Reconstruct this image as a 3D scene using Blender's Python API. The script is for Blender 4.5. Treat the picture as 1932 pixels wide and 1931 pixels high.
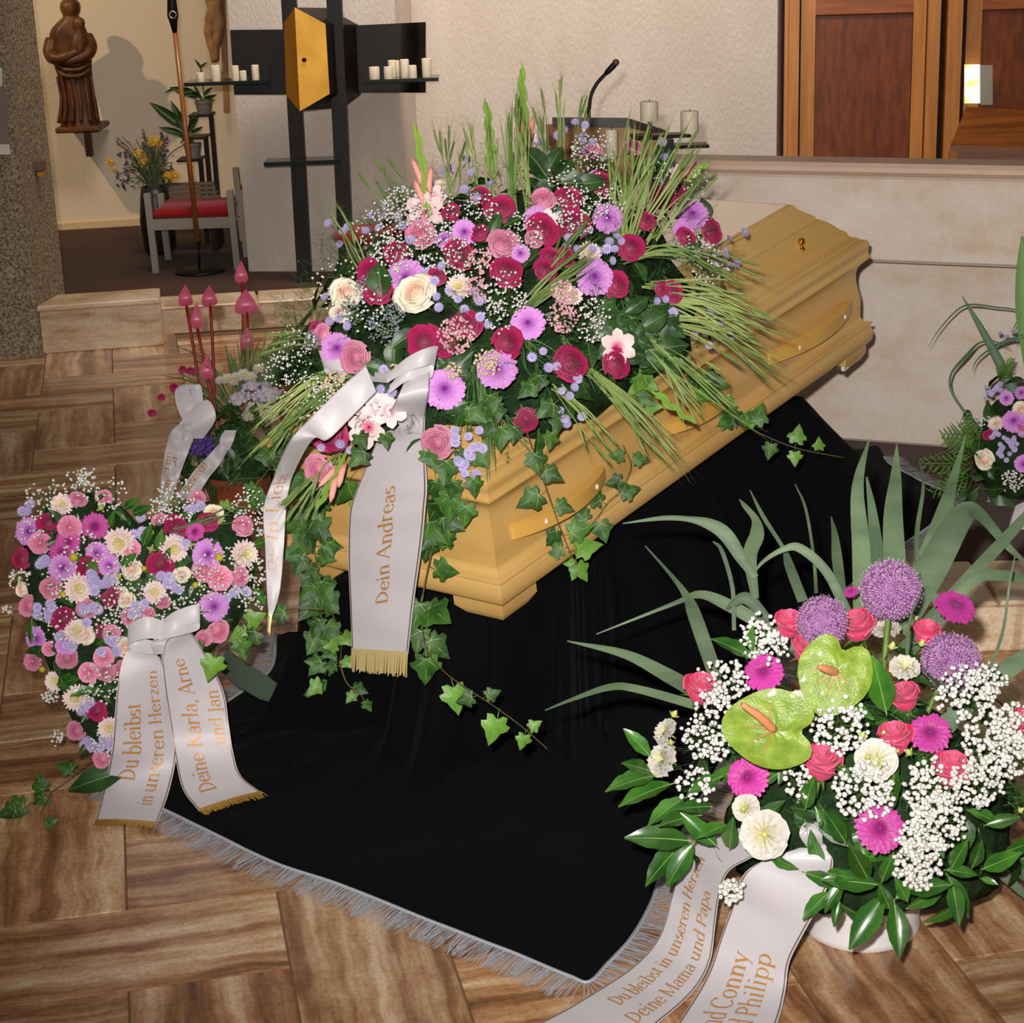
import bpy, bmesh, math, random
from math import sin, cos, pi, radians, sqrt, atan2, exp
from mathutils import Vector as V, Matrix as M, Quaternion, noise
random.seed(11)
scn = bpy.context.scene
COL = scn.collection
for o in list(bpy.data.objects): bpy.data.objects.remove(o)
# ------------------------------------------------------------------ camera
PITCH, ROLL, EYE, FPX = radians(17.9), radians(2.07), 2.0, 3500.0
FW = V((0, cos(PITCH), -sin(PITCH))); _u0 = V((0, sin(PITCH), cos(PITCH))); _r0 = V((1, 0, 0))
RT = _r0*cos(ROLL) - _u0*sin(ROLL); UP = _u0*cos(ROLL) + _r0*sin(ROLL)
CAM = V((0, 0, EYE))
cd = bpy.data.cameras.new('camera'); cam = bpy.data.objects.new('camera', cd); COL.objects.link(cam)
cd.sensor_fit = 'HORIZONTAL'; cd.sensor_width = 36.0; cd.lens = 36.0*FPX/1932.0; cd.clip_end = 60; cd.clip_start = .05
cam.matrix_world = M(((RT.x, UP.x, -FW.x, 0), (RT.y, UP.y, -FW.y, 0), (RT.z, UP.z, -FW.z, EYE), (0, 0, 0, 1)))
scn.camera = cam
# ------------------------------------------------------------------ light
vs = scn.view_settings
scn.display_settings.display_device = 'sRGB'
vs.view_transform = 'Standard'; vs.look = 'None'; vs.gamma = 1; vs.use_curve_mapping = False; vs.exposure = 0.0
wd = bpy.data.worlds.new('World'); scn.world = wd; wd.use_nodes = True
wd.node_tree.nodes['Background'].inputs[0].default_value = (1.0, .9, .78, 1)
wd.node_tree.nodes['Background'].inputs[1].default_value = .075
def light(name, kind, loc, target, energy, col, **k):
    d = bpy.data.lights.new(name, kind); d.energy = energy; d.color = col
    for a, b in k.items(): setattr(d, a, b)
    o = bpy.data.objects.new(name, d); COL.objects.link(o); o.location = loc
    o.rotation_euler = (V(target) - V(loc)).to_track_quat('-Z', 'Y').to_euler()
    return o
# the camera's own flash, just above and left of the lens
light('camera_flash', 'SPOT', (-.09, .02, 2.16), (.50, 5.9, .68), 960, (1.0, .95, .90), spot_size=radians(64), spot_blend=1.0, shadow_soft_size=.035)
# wall washers and ceiling lamps of the church
light('ceiling_lamp_back', 'AREA', (.1, 8.5, 4.5), (.2, 10.4, 1.3), 64, (1.0, .87, .74), shape='RECTANGLE', size=3.5, size_y=.8, spread=radians(95))
light('ceiling_lamp_front', 'AREA', (.6, 3.0, 5.2), (.5, 5.2, 0), 18, (1.0, .9, .8), shape='RECTANGLE', size=3.0, size_y=3.0)
light('statue_spot', 'SPOT', (-4.3, 9.6, 3.6), (-2.75, 12.1, 1.25), 280, (1.0, .72, .40), spot_size=radians(48), spot_blend=.8, shadow_soft_size=.03)

# ------------------------------------------------------------------ helpers
def ray(px, py): return FW + RT*((px-966)/FPX) - UP*((py-965.5)/FPX)
def at_z(px, py, z=0.0):
    r = ray(px, py); return CAM + r*((z-EYE)/r.z)
def at_d(px, py, zc): return CAM + ray(px, py)*zc
def at_plane(px, py, p, n):
    r = ray(px, py); return CAM + r*((V(p)-CAM).dot(n)/r.dot(n))
def proj(p):
    d = V(p)-CAM; z = d.dot(FW); return (966+FPX*d.dot(RT)/z, 965.5-FPX*d.dot(UP)/z, z)
def s2l(c): return c/12.92 if c <= .04045 else ((c+.055)/1.055)**2.4
def rgb(r, g, b): return (s2l(r/255), s2l(g/255), s2l(b/255), 1)
def lerp(a, b, t): return a+(b-a)*t
def rnd(a, b): return random.uniform(a, b)
def rv(s=1): return V((rnd(-s, s), rnd(-s, s), rnd(-s, s)))

MATS = {}
def mat(name, col, rough=.5, spec=.5, metal=0, col2=None, nscale=8, stretch=(1, 1, 1), bump=0, bscale=60, coat=0, sheen=0, sss=0, emit=0, vary=0, detail=4, lo=.35, hi=.65, trans=0, emitcol=None, croug=.1):
    if name in MATS: return MATS[name]
    m = bpy.data.materials.new(name); m.use_nodes = True
    nt = m.node_tree; N = nt.nodes; Lk = nt.links; b = N['Principled BSDF']
    b.inputs['Base Color'].default_value = col; b.inputs['Roughness'].default_value = rough
    b.inputs['Specular IOR Level'].default_value = spec; b.inputs['Metallic'].default_value = metal
    b.inputs['Coat Weight'].default_value = coat; b.inputs['Coat Roughness'].default_value = croug
    b.inputs['Sheen Weight'].default_value = sheen
    if trans: b.inputs['Transmission Weight'].default_value = trans
    if emit:
        b.inputs['Emission Color'].default_value = emitcol or col; b.inputs['Emission Strength'].default_value = emit
    tc = N.new('ShaderNodeTexCoord'); mp = N.new('ShaderNodeMapping'); Lk.new(tc.outputs['Object'], mp.inputs[0])
    mp.inputs['Scale'].default_value = stretch
    oi = None
    if vary or col2:
        oi = N.new('ShaderNodeObjectInfo')
        ad = N.new('ShaderNodeVectorMath'); ad.operation = 'ADD'
        ml = N.new('ShaderNodeMath'); ml.operation = 'MULTIPLY'; ml.inputs[1].default_value = 37.0
        Lk.new(oi.outputs['Random'], ml.inputs[0]); Lk.new(mp.outputs[0], ad.inputs[0]); Lk.new(ml.outputs[0], ad.inputs[1])
        vec = ad.outputs[0]
    else: vec = mp.outputs[0]
    out = None
    if col2:
        nz = N.new('ShaderNodeTexNoise'); nz.inputs['Scale'].default_value = nscale; nz.inputs['Detail'].default_value = detail
        Lk.new(vec, nz.inputs['Vector'])
        rp = N.new('ShaderNodeValToRGB'); rp.color_ramp.elements[0].position = lo; rp.color_ramp.elements[1].position = hi
        rp.color_ramp.elements[0].color = col; rp.color_ramp.elements[1].color = col2
        Lk.new(nz.outputs['Fac'], rp.inputs[0]); out = rp.outputs[0]
    if vary:
        hs = N.new('ShaderNodeHueSaturation')
        mr = N.new('ShaderNodeMapRange'); mr.inputs['To Min'].default_value = 1-vary; mr.inputs['To Max'].default_value = 1+vary
        Lk.new(oi.outputs['Random'], mr.inputs['Value']); Lk.new(mr.outputs[0], hs.inputs['Value'])
        if out: Lk.new(out, hs.inputs['Color'])
        else: hs.inputs['Color'].default_value = col
        out = hs.outputs[0]
    if out: Lk.new(out, b.inputs['Base Color'])
    if bump:
        nb = N.new('ShaderNodeTexNoise'); nb.inputs['Scale'].default_value = bscale; nb.inputs['Detail'].default_value = 5
        Lk.new(mp.outputs[0], nb.inputs['Vector'])
        bp = N.new('ShaderNodeBump'); bp.inputs['Strength'].default_value = bump; bp.inputs['Distance'].default_value = .01
        Lk.new(nb.outputs['Fac'], bp.inputs['Height']); Lk.new(bp.outputs[0], b.inputs['Normal'])
    if sss: b.inputs['Subsurface Weight'].default_value = sss; b.inputs['Subsurface Radius'].default_value = (.01, .005, .005)
    MATS[name] = m
    return m

WM = {}                                            # world matrix of every object made here
def tag(o, label=None, cat=None, group=None, kind=None):
    if label: o['label'] = label
    if cat: o['category'] = cat
    if group: o['group'] = group
    if kind: o['kind'] = kind
    return o
def setw(o, w, parent=None):
    WM[o.name] = w
    if parent:
        o.parent = parent; o.matrix_parent_inverse = WM[parent.name].inverted()
    o.matrix_basis = w
def thing(name, label, cat, loc, group=None):
    o = bpy.data.objects.new(name, None); o.empty_display_size = .05; COL.objects.link(o)
    setw(o, M.Translation(V(loc))); return tag(o, label, cat, group)
def inst(name, me, w, parent=None):
    o = bpy.data.objects.new(name, me); COL.objects.link(o); setw(o, w, parent); return o
def mesh(name, vs, fs, mats, mi=None, smooth=True, ang=None):
    me = bpy.data.meshes.new(name); me.from_pydata([tuple(v) for v in vs], [], fs)
    for m in (mats if isinstance(mats, (list, tuple)) else [mats]): me.materials.append(m)
    if mi: me.polygons.foreach_set('material_index', mi)
    if smooth: me.polygons.foreach_set('use_smooth', [True]*len(me.polygons))
    me.update()
    if ang: me.set_sharp_from_angle(angle=radians(ang))
    return me
class MB:
    def __init__(s): s.v = []; s.f = []; s.m = []; s.cm = 0
    def q(s, *ids): s.f.append(tuple(ids)); s.m.append(s.cm)
    def add(s, vs, fs):
        b = len(s.v); s.v += [V(v) for v in vs]
        for f in fs: s.q(*[b+i for i in f])
        return b
    def box(s, c, size, rot=None, ch=0):
        x, y, z = size[0]/2, size[1]/2, size[2]/2
        if ch:
            pts = []
            for zz, k in ((-z, ch), (-z+ch, 0), (z-ch, 0), (z, ch)):
                pts += [V((a*(x-k), b*(y-k), zz)) for a, b in ((-1, -1), (1, -1), (1, 1), (-1, 1))]
            fs = [(3, 2, 1, 0), (12, 13, 14, 15)] + [(r*4+i, r*4+(i+1) % 4, r*4+4+(i+1) % 4, r*4+4+i) for r in range(3) for i in range(4)]
        else:
            pts = [V((a*x, b*y, c2*z)) for c2 in (-1, 1) for a, b in ((-1, -1), (1, -1), (1, 1), (-1, 1))]
            fs = [(3, 2, 1, 0), (4, 5, 6, 7)] + [(i, (i+1) % 4, 4+(i+1) % 4, 4+i) for i in range(4)]
        if rot is not None: pts = [rot @ p for p in pts]
        s.add([p+V(c) for p in pts], fs); return s
    def bar(s, a, b, w, d, upv=(0, 0, 1)):
        a, b = V(a), V(b); z = (b-a).normalized(); y = V(upv)
        x = y.cross(z)
        if x.length < 1e-4: x = V((1, 0, 0)).cross(z)
        x.normalize(); y = z.cross(x)
        s.box((a+b)/2, (w, d, (b-a).length), M((x, y, z)).transposed().to_3x3()); return s
    def tube(s, pts, r, n=6, cap=True):
        pts = [V(p) for p in pts]; m = len(pts)
        rr = r if isinstance(r, (list, tuple)) else [r]*m
        x = None; base = len(s.v)
        for i, p in enumerate(pts):
            t = (pts[min(i+1, m-1)]-pts[max(i-1, 0)])
            if t.length < 1e-9: t = V((0, 0, 1))
            t.normalize()
            if x is None: x = t.orthogonal().normalized()
            else:
                x = x - t*x.dot(t)
                x = x.normalized() if x.length > 1e-6 else t.orthogonal().normalized()
            y = t.cross(x)
            for k in range(n):
                a = 2*pi*k/n; s.v.append(p+(x*cos(a)+y*sin(a))*rr[i])
        for i in range(m-1):
            for k in range(n):
                a = base+i*n+k; b = base+i*n+(k+1) % n; s.q(a, b, b+n, a+n)
        if cap:
            s.q(*[base+k for k in range(n)][::-1]); s.q(*[base+(m-1)*n+k for k in range(n)])
        return s
    def lathe(s, c, prof, n=24, axis=None, cap=True):
        c = V(c); base = len(s.v); R = axis or M.Identity(3)
        for r, z in prof:
            for k in range(n):
                a = 2*pi*k/n; s.v.append(c + R @ V((r*cos(a), r*sin(a), z)))
        for i in range(len(prof)-1):
            for k in range(n):
                a = base+i*n+k; b = base+i*n+(k+1) % n; s.q(a, b, b+n, a+n)
        if cap:
            s.q(*[base+k for k in range(n)][::-1]); s.q(*[base+(len(prof)-1)*n+k for k in range(n)])
        return s
    def grid(s, rows, close=False):
        base = len(s.v); w = len(rows[0])
        for r in rows: s.v += [V(p) for p in r]
        for i in range(len(rows)-1):
            for j in range(w if close else w-1):
                a = base+i*w+j; b = base+i*w+(j+1) % w; s.q(a, b, b+w, a+w)
        return s
    def ball(s, c, r, n=8, m=5, sc=(1, 1, 1), rot=None):
        c = V(c); rows = []
        for i in range(1, m):
            a = pi*i/m
            rows.append([V((sin(a)*cos(2*pi*k/n)*sc[0], sin(a)*sin(2*pi*k/n)*sc[1], -cos(a)*sc[2]))*r for k in range(n)])
        bt, tp = V((0, 0, -r*sc[2])), V((0, 0, r*sc[2]))
        if rot is not None: rows = [[rot @ p for p in rw] for rw in rows]; bt = rot @ bt; tp = rot @ tp
        b0 = len(s.v); s.grid([[c+p for p in rw] for rw in rows], True)
        ib = len(s.v); s.v += [c+bt, c+tp]
        for k in range(n):
            s.q(ib, b0+(k+1) % n, b0+k); s.q(ib+1, b0+(m-2)*n+k, b0+(m-2)*n+(k+1) % n)
        return s
    def prism(s, poly, d):
        """closed polygon (list of Vectors) swept by vector d"""
        n = len(poly); b = len(s.v); s.v += [V(p) for p in poly] + [V(p)+V(d) for p in poly]
        s.q(*[b+i for i in range(n)][::-1]); s.q(*[b+n+i for i in range(n)])
        for i in range(n): s.q(b+i, b+(i+1) % n, b+n+(i+1) % n, b+n+i)
        return s
    def build(s, name, mats, parent=None, smooth=True, ang=None, kind=None, label=None):
        lo = V((min(v.x for v in s.v), min(v.y for v in s.v), min(v.z for v in s.v)))
        hi = V((max(v.x for v in s.v), max(v.y for v in s.v), max(v.z for v in s.v)))
        c = (lo+hi)/2; c.z = lo.z
        me = mesh(name, [v-c for v in s.v], s.f, mats, s.m, smooth, ang)
        o = inst(name, me, M.Translation(c), parent)
        if kind: o['kind'] = kind
        if label: o['label'] = label
        return o
def spline(P, n=6):
    """Catmull-Rom through the points"""
    P = [V(p) for p in P]
    if len(P) < 3: return [P[0].lerp(P[-1], i/n) for i in range(n+1)]
    out = []
    for i in range(len(P)-1):
        a = P[i-1] if i else P[0]*2-P[1]; b, c = P[i], P[i+1]; d = P[i+2] if i+2 < len(P) else P[-1]*2-P[-2]
        for k in range(n):
            t = k/n; out.append(.5*((2*b)+(c-a)*t+(2*a-5*b+4*c-d)*t*t+(3*b-a-3*c+d)*t**3))
    out.append(P[-1]); return out
def frame(nrm, spin=0.0, up=(0, 0, 1)):
    z = V(nrm).normalized(); u = V(up)
    x = u.cross(z)
    if x.length < 1e-3: x = V((1, 0, 0))
    x.normalize(); y = z.cross(x)
    return M((x, y, z)).transposed() @ M.Rotation(spin, 3, 'Z')
def W4(pos, rot, sc=1.0):
    sc = sc if isinstance(sc, (tuple, list)) else (sc, sc, sc)
    return M.Translation(V(pos)) @ rot.to_4x4() @ M.Diagonal((sc[0], sc[1], sc[2], 1))
# ------------------------------------------------------------------ setting materials
def stone_mat(name, cols, stretch, scale=1.0, rough=.3, vary=.12, coat=.0, pores=.35, bands=1.0):
    m = bpy.data.materials.new(name); m.use_nodes = True; N = m.node_tree.nodes; Lk = m.node_tree.links; b = N['Principled BSDF']
    tc = N.new('ShaderNodeTexCoord'); oi = N.new('ShaderNodeObjectInfo')
    ml = N.new('ShaderNodeMath'); ml.operation = 'MULTIPLY'; ml.inputs[1].default_value = 53.0; Lk.new(oi.outputs['Random'], ml.inputs[0])
    ad = N.new('ShaderNodeVectorMath'); ad.operation = 'ADD'; Lk.new(tc.outputs['Object'], ad.inputs[0]); Lk.new(ml.outputs[0], ad.inputs[1])
    # warp so that the veins wander
    wn = N.new('ShaderNodeTexNoise'); wn.inputs['Scale'].default_value = 5*scale; wn.inputs['Detail'].default_value = 4; Lk.new(ad.outputs[0], wn.inputs['Vector'])
    ws = N.new('ShaderNodeVectorMath'); ws.operation = 'SCALE'; ws.inputs['Scale'].default_value = .06; Lk.new(wn.outputs['Color'], ws.inputs[0])
    a2 = N.new('ShaderNodeVectorMath'); a2.operation = 'ADD'; Lk.new(ad.outputs[0], a2.inputs[0]); Lk.new(ws.outputs[0], a2.inputs[1])
    mp = N.new('ShaderNodeMapping'); mp.inputs['Scale'].default_value = stretch; Lk.new(a2.outputs[0], mp.inputs[0])
    nz = N.new('ShaderNodeTexNoise'); nz.inputs['Scale'].default_value = scale; nz.inputs['Detail'].default_value = 6; nz.inputs['Roughness'].default_value = .62; Lk.new(mp.outputs[0], nz.inputs['Vector'])
    rp = N.new('ShaderNodeValToRGB'); els = rp.color_ramp.elements
    ps = [.36, .45, .50, .55, .63]
    els[0].position = ps[0]; els[0].color = cols[0]; els[1].position = ps[4]; els[1].color = cols[4]
    for p, c in zip(ps[1:4], cols[1:4]): e = els.new(p); e.color = c
    n2 = N.new('ShaderNodeTexNoise'); n2.inputs['Scale'].default_value = 11*scale; n2.inputs['Detail'].default_value = 5; n2.inputs['Roughness'].default_value = .6; Lk.new(ad.outputs[0], n2.inputs['Vector'])
    mf = N.new('ShaderNodeMix'); mf.inputs['Factor'].default_value = .18; Lk.new(nz.outputs['Fac'], mf.inputs['A']); Lk.new(n2.outputs['Fac'], mf.inputs['B']); Lk.new(mf.outputs['Result'], rp.inputs[0])
    fn = N.new('ShaderNodeTexNoise'); fn.inputs['Scale'].default_value = 90*scale; fn.inputs['Detail'].default_value = 4; Lk.new(a2.outputs[0], fn.inputs['Vector'])
    mx = N.new('ShaderNodeMix'); mx.data_type = 'RGBA'; mx.blend_type = 'MULTIPLY'; mx.inputs['Factor'].default_value = pores
    r2 = N.new('ShaderNodeValToRGB'); r2.color_ramp.elements[0].position = .35; r2.color_ramp.elements[0].color = (.45, .4, .35, 1); r2.color_ramp.elements[1].position = .55
    Lk.new(fn.outputs['Fac'], r2.inputs[0]); Lk.new(rp.outputs[0], mx.inputs['A']); Lk.new(r2.outputs[0], mx.inputs['B'])
    hs = N.new('ShaderNodeHueSaturation'); mr = N.new('ShaderNodeMapRange'); mr.inputs['To Min'].default_value = 1-vary; mr.inputs['To Max'].default_value = 1+vary
    Lk.new(oi.outputs['Random'], mr.inputs['Value']); Lk.new(mr.outputs[0], hs.inputs['Value']); Lk.new(mx.outputs['Result'], hs.inputs['Color'])
    Lk.new(hs.outputs[0], b.inputs['Base Color'])
    b.inputs['Roughness'].default_value = rough; b.inputs['Coat Weight'].default_value = coat; b.inputs['Coat Roughness'].default_value = .08
    bp = N.new('ShaderNodeBump'); bp.inputs['Strength'].default_value = .06; bp.inputs['Distance'].default_value = .004
    Lk.new(fn.outputs['Fac'], bp.inputs['Height']); Lk.new(bp.outputs[0], b.inputs['Normal'])
    MATS[name] = m; return m
TRAV = stone_mat('travertine_brown', [rgb(112, 74, 48), rgb(156, 110, 74), rgb(184, 138, 98), rgb(204, 164, 124), rgb(230, 202, 168)], (.8, 14, 8), 1.0, .24, .18, .15)
TRAVL = stone_mat('travertine_pale', [rgb(170, 134, 98), rgb(206, 178, 142), rgb(218, 194, 162), rgb(226, 204, 176), rgb(234, 216, 190)], (2, 2, 9), 1.4, .35, .06)
LIME = stone_mat('altar_limestone', [rgb(206, 180, 156), rgb(214, 196, 178), rgb(217, 203, 189), rgb(219, 206, 195), rgb(226, 214, 204)], (1.1, 1.1, 2.4), 1.6, .6, .0, 0, .12)
GROUT = mat('grout', rgb(120, 92, 66), .8)
CARPET = mat('brown_carpet', rgb(62, 38, 28), .95, .1, col2=rgb(78, 50, 38), nscale=220, bump=.3, bscale=300, sheen=.1)
PLASTER = mat('white_plaster', rgb(208, 195, 184), .85, .2, col2=rgb(214, 203, 193), nscale=3, bump=.5, bscale=55, stretch=(1.7, 1.7, .6))
PLASTERW = mat('cream_plaster', rgb(222, 206, 182), .85, .2, bump=.3, bscale=40)
CONC = mat('washed_concrete', rgb(104, 90, 72), .9, .2, col2=rgb(186, 170, 146), nscale=85, detail=3, lo=.35, hi=.68, bump=.8, bscale=90)
BLACKM = mat('black_steel', rgb(16, 13, 12), .45, .25, col2=rgb(26, 21, 20), nscale=9)
GOLD = mat('beaten_gold', rgb(228, 172, 52), .45, .5, .3, col2=rgb(206, 146, 34), nscale=6)
DW = (.5, .5, 6)
WOODL = mat('honey_door_wood', rgb(204, 136, 60), .4, .4, col2=rgb(178, 108, 42), nscale=3, stretch=(14, 14, 1), lo=.3, hi=.75)
WOODD = mat('red_brown_veneer', rgb(132, 66, 26), .4, .3, col2=rgb(98, 44, 16), nscale=7, stretch=(5, 5, 1.1), lo=.35, hi=.7)
WOODB = mat('brown_bench_wood', rgb(150, 88, 40), .4, .4, col2=rgb(112, 60, 24), nscale=4, stretch=(1, 1, 16))
DARK = mat('dark_recess', rgb(40, 22, 12), .8)

# ------------------------------------------------------------------ floor: herringbone of 2:1 travertine tiles
TW = .32; TANG = radians(11.3)
tu = V((cos(TANG), sin(TANG), 0)); tv = V((-sin(TANG), cos(TANG), 0)); T0 = V((-.5397, 3.5818, 0))
mb = MB(); mb.box((0.2, 6.6, -.03), (9, 10.5, .05)); fl = mb.build('floor', GROUT, smooth=False); tag(fl, 'brown travertine tile floor laid in herringbone', 'floor', kind='structure')
g = .0022; tl = MB(); tl.box((0, 0, -.002), (2*TW-2*g, TW-2*g, .02), ch=.0012); tile_me = mesh('tile', tl.v, tl.f, TRAV, smooth=False)
def in_view(p, mg=60):
    a = proj(p); return a[2] > .5 and -mg < a[0] < 1932+mg and -mg < a[1] < 1931+mg
for j in range(-6, 24):
    for i in range(-16, 18):
        r = (i-j) % 4
        if r == 0: c = T0 + tu*((i+1)*TW-2*TW) + tv*((j+.5)*TW-TW); ang = TANG
        elif r == 3: c = T0 + tu*((i+.5)*TW-2*TW) + tv*((j+1)*TW-TW); ang = TANG+pi/2
        else: continue
        if c.y > 9.35 or c.y < 2.6: continue
        if c.x > .9 and c.y > 5.2: continue
        if c.x > .25-(c.y-5.6)*.35 and c.y > 5.6: continue
        if not in_view(c, 850): continue
        inst('tile', tile_me, W4((c.x, c.y, -.0078), M.Rotation(ang + (pi if random.random() < .5 else 0), 3, 'Z')), fl)

# ------------------------------------------------------------------ altar platform with stone edge and carpet
ZP = .14
plat = [V(p+(0,)) for p in ((3.2, 4.70), (1.02, 4.79), (-.70, 9.49), (-1.78, 9.36), (-1.80, 9.20), (-4.6, 8.75), (-5.2, 13.2), (5.5, 12.2))]
mb = MB(); mb.prism(plat, (0, 0, ZP-.012)); o = mb.build('trim_1', TRAVL, smooth=False); tag(o, 'pale stone edge of the raised altar platform', 'step', kind='structure')
cp = [V(p+(ZP-.012,)) for p in ((3.2, 5.06), (1.27, 5.13), (-.40, 9.74), (-1.9, 9.62), (-1.95, 9.5), (-4.6, 9.1), (-5.2, 13.2), (5.5, 12.2))]
mb = MB(); mb.prism(cp, (0, 0, .014)); o = mb.build('floor_carpet', CARPET, smooth=False); tag(o, 'dark brown carpet covering the altar platform', 'carpet', kind='structure')
# pale stone edge slabs laid along the platform rim
def slab(a, b, wid, z0, z1, name='stone_slab', m=TRAVL, par=None, ch=.006):
    a, b = V((a[0], a[1], 0)), V((b[0], b[1], 0)); d = (b-a).normalized(); n = V((-d.y, d.x, 0))
    mb = MB(); c = (a+b)/2+n*wid/2; c.z = (z0+z1)/2
    mb.box(c, ((b-a).length-.004, wid, z1-z0), M((d, n, V((0, 0, 1)))).transposed(), ch); return mb.build(name, m, par, smooth=False)
tr = bpy.data.objects['trim_1']
for a, b in (((1.05, 4.787), (1.33, 4.78)), ((1.335, 4.78), (1.85, 4.757)), ((1.855, 4.757), (2.4, 4.735))):
    slab(a, b, .34, ZP-.012, ZP+.004, par=tr)
slab((-1.79, 9.33), (-1.27, 9.40), .3, ZP-.012, ZP+.004, par=tr); slab((-1.265, 9.40), (-.74, 9.47), .3, ZP-.012, ZP+.004, par=tr)
# the taller stone block beside the pillar
o = slab((-2.95, 8.88), (-1.706, 9.096), .26, 0, .215, 'trim_2'); tag(o, 'pale travertine kerb block beside the concrete pillar', 'step', kind='structure')
slab((-2.95, 8.86), (-1.70, 9.078), .28, .215, .243, 'stone_slab', par=o)

# ------------------------------------------------------------------ walls
def wall(name, a, b, z0, z1, m, label, th=.2):
    a, b = V((a[0], a[1], 0)), V((b[0], b[1], 0)); d = (b-a).normalized(); n = V((-d.y, d.x, 0))
    mb = MB(); c = (a+b)/2+n*th/2; c.z = (z0+z1)/2
    mb.box(c, ((b-a).length, th, z1-z0), M((d, n, V((0, 0, 1)))).transposed())
    return tag(mb.build(name, m, smooth=False), label, 'wall', kind='structure')
wall('wall_rear_left', (-4.9, 11.69), (-.6, 12.37), ZP, 4.2, PLASTERW, 'cream plaster wall behind the wooden statue')
slab((-4.9, 11.668), (-1.2, 12.255), .02, ZP, ZP+.055, 'baseboard_rear', mat('cream_skirting', rgb(214, 186, 142), .5))['kind'] = 'structure'
wall('wall_rear_centre', (-1.42, 10.287), (-.52, 10.11), ZP, 4.2, PLASTER, 'white textured wall block behind the black cross', .6)
wall('wall_rear_right', (-.75, 10.55), (1.47, 9.93), ZP, 4.2, PLASTER, 'white textured wall behind the lectern', .2)
# door wall
DP = V((1.452, 9.90, 0)); DD = V((1.45, -.16, 0)).normalized(); DN = V((-DD.y, DD.x, 0))
def du(px, py=150): return (at_plane(px, py, DP, DN)-DP).dot(DD)
def dz(px, py): return at_plane(px, py, DP, DN).z
DR = M((DD, DN, V((0, 0, 1)))).transposed()
def dbox(name, u0, u1, z0, z1, off, th, m, par=None, ch=.004):
    mb = MB(); c = DP+DD*((u0+u1)/2)+DN*(off+th/2); c.z = (z0+z1)/2
    mb.box(c, (u1-u0, th, z1-z0), DR, ch); return mb.build(name, m, par, smooth=False)
ztop = 2.75; zr = dz(1630, 28)
wall('wall_right', (1.40, 10.13), (4.3, 9.81), ZP, 4.2, DARK, 'dark recess behind the wooden doors', .15)
def door(name, label, u0, u1, sw0, sw1, off):
    e = bpy.data.objects.new(name, None); COL.objects.link(e); p = DP+DD*u0+DN*off; p.z = ZP; setw(e, M.Translation(p)); tag(e, label, 'door', kind='structure')
    dbox('stile', u0, u0+sw0, ZP+.01, ztop, off, .045, WOODL, e); dbox('stile', u1-sw1, u1, ZP+.01, ztop, off, .045, WOODL, e)
    dbox('rail', u0+sw0, u1-sw1, zr, ztop, off, .042, mat('orange_rail_wood', rgb(176, 96, 36), .4, .4, col2=rgb(140, 72, 24), nscale=3, stretch=(1, 1, 14)), e)
    dbox('rail', u0+sw0, u1-sw1, ZP+.01, ZP+.16, off, .042, WOODL, e)
    dbox('door_panel', u0+sw0+.003, u1-sw1-.003, ZP+.16, zr, off+.014, .018, WOODD, e)
    return e
for k, (a, b, off, th) in enumerate([(1480, 1487, .02, .14), (1487.5, 1507, .0, .16), (1748, 1771, .0, .16), (1784, 1812, -.01, .17)]):
    o = dbox('trim_%d' % (3+k), du(a), du(b), ZP, ztop, off, th, WOODL); tag(o, ['narrow outer moulding of the wooden door frame', 'honey wood door jamb beside the white wall', 'honey wood post between the two doors', 'honey wood jamb beside the far right door'][k], 'door frame', kind='structure')
door('door_1', 'wooden door with a dark red-brown panel', du(1511), du(1746), du(1538)-du(1511), du(1746)-du(1722), .05)
door('door_2', 'wooden door at the right edge with a metal plate', du(1824), du(2050), du(1853)-du(1824), .1, .09)
# bright window pane and metal plate seen beside the right door
def dquad(name, x0, y0, x1, y1, off, th, m, par=None):
    p = [at_plane(x, y, DP+DN*off, DN) for x, y in ((x0, y1), (x1, y1), (x1, y0), (x0, y0))]
    mb = MB(); mb.prism(p, DN*th); return mb.build(name, m, par, smooth=False)
wm = bpy.data.materials.new('daylight_pane'); wm.use_nodes = True
nt = wm.node_tree; bb = nt.nodes['Principled BSDF']; tcn = nt.nodes.new('ShaderNodeTexCoord'); nz = nt.nodes.new('ShaderNodeTexNoise'); nz.inputs['Scale'].default_value = 14
rp = nt.nodes.new('ShaderNodeValToRGB'); rp.color_ramp.elements[0].position = .42; rp.color_ramp.elements[0].color = rgb(214, 226, 40); rp.color_ramp.elements[1].position = .52; rp.color_ramp.elements[1].color = (1, 1, .96, 1)
nt.links.new(tcn.outputs['Object'], nz.inputs[0]); nt.links.new(nz.outputs[0], rp.inputs[0]); nt.links.new(rp.outputs[0], bb.inputs['Emission Color']); bb.inputs['Emission Strength'].default_value = 1.4
o = dquad('window_1', 1820, 122, 1849, 195, .02, .01, wm); tag(o, 'small bright daylight pane beside the right door', 'window', kind='structure')
o = dquad('metal_plate', 1850, 123, 1873, 198, .03, .01, mat('brushed_metal', rgb(170, 162, 148), .35, .5, .8)); tag(o, 'grey metal plate on the right wooden door', 'plate')
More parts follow.
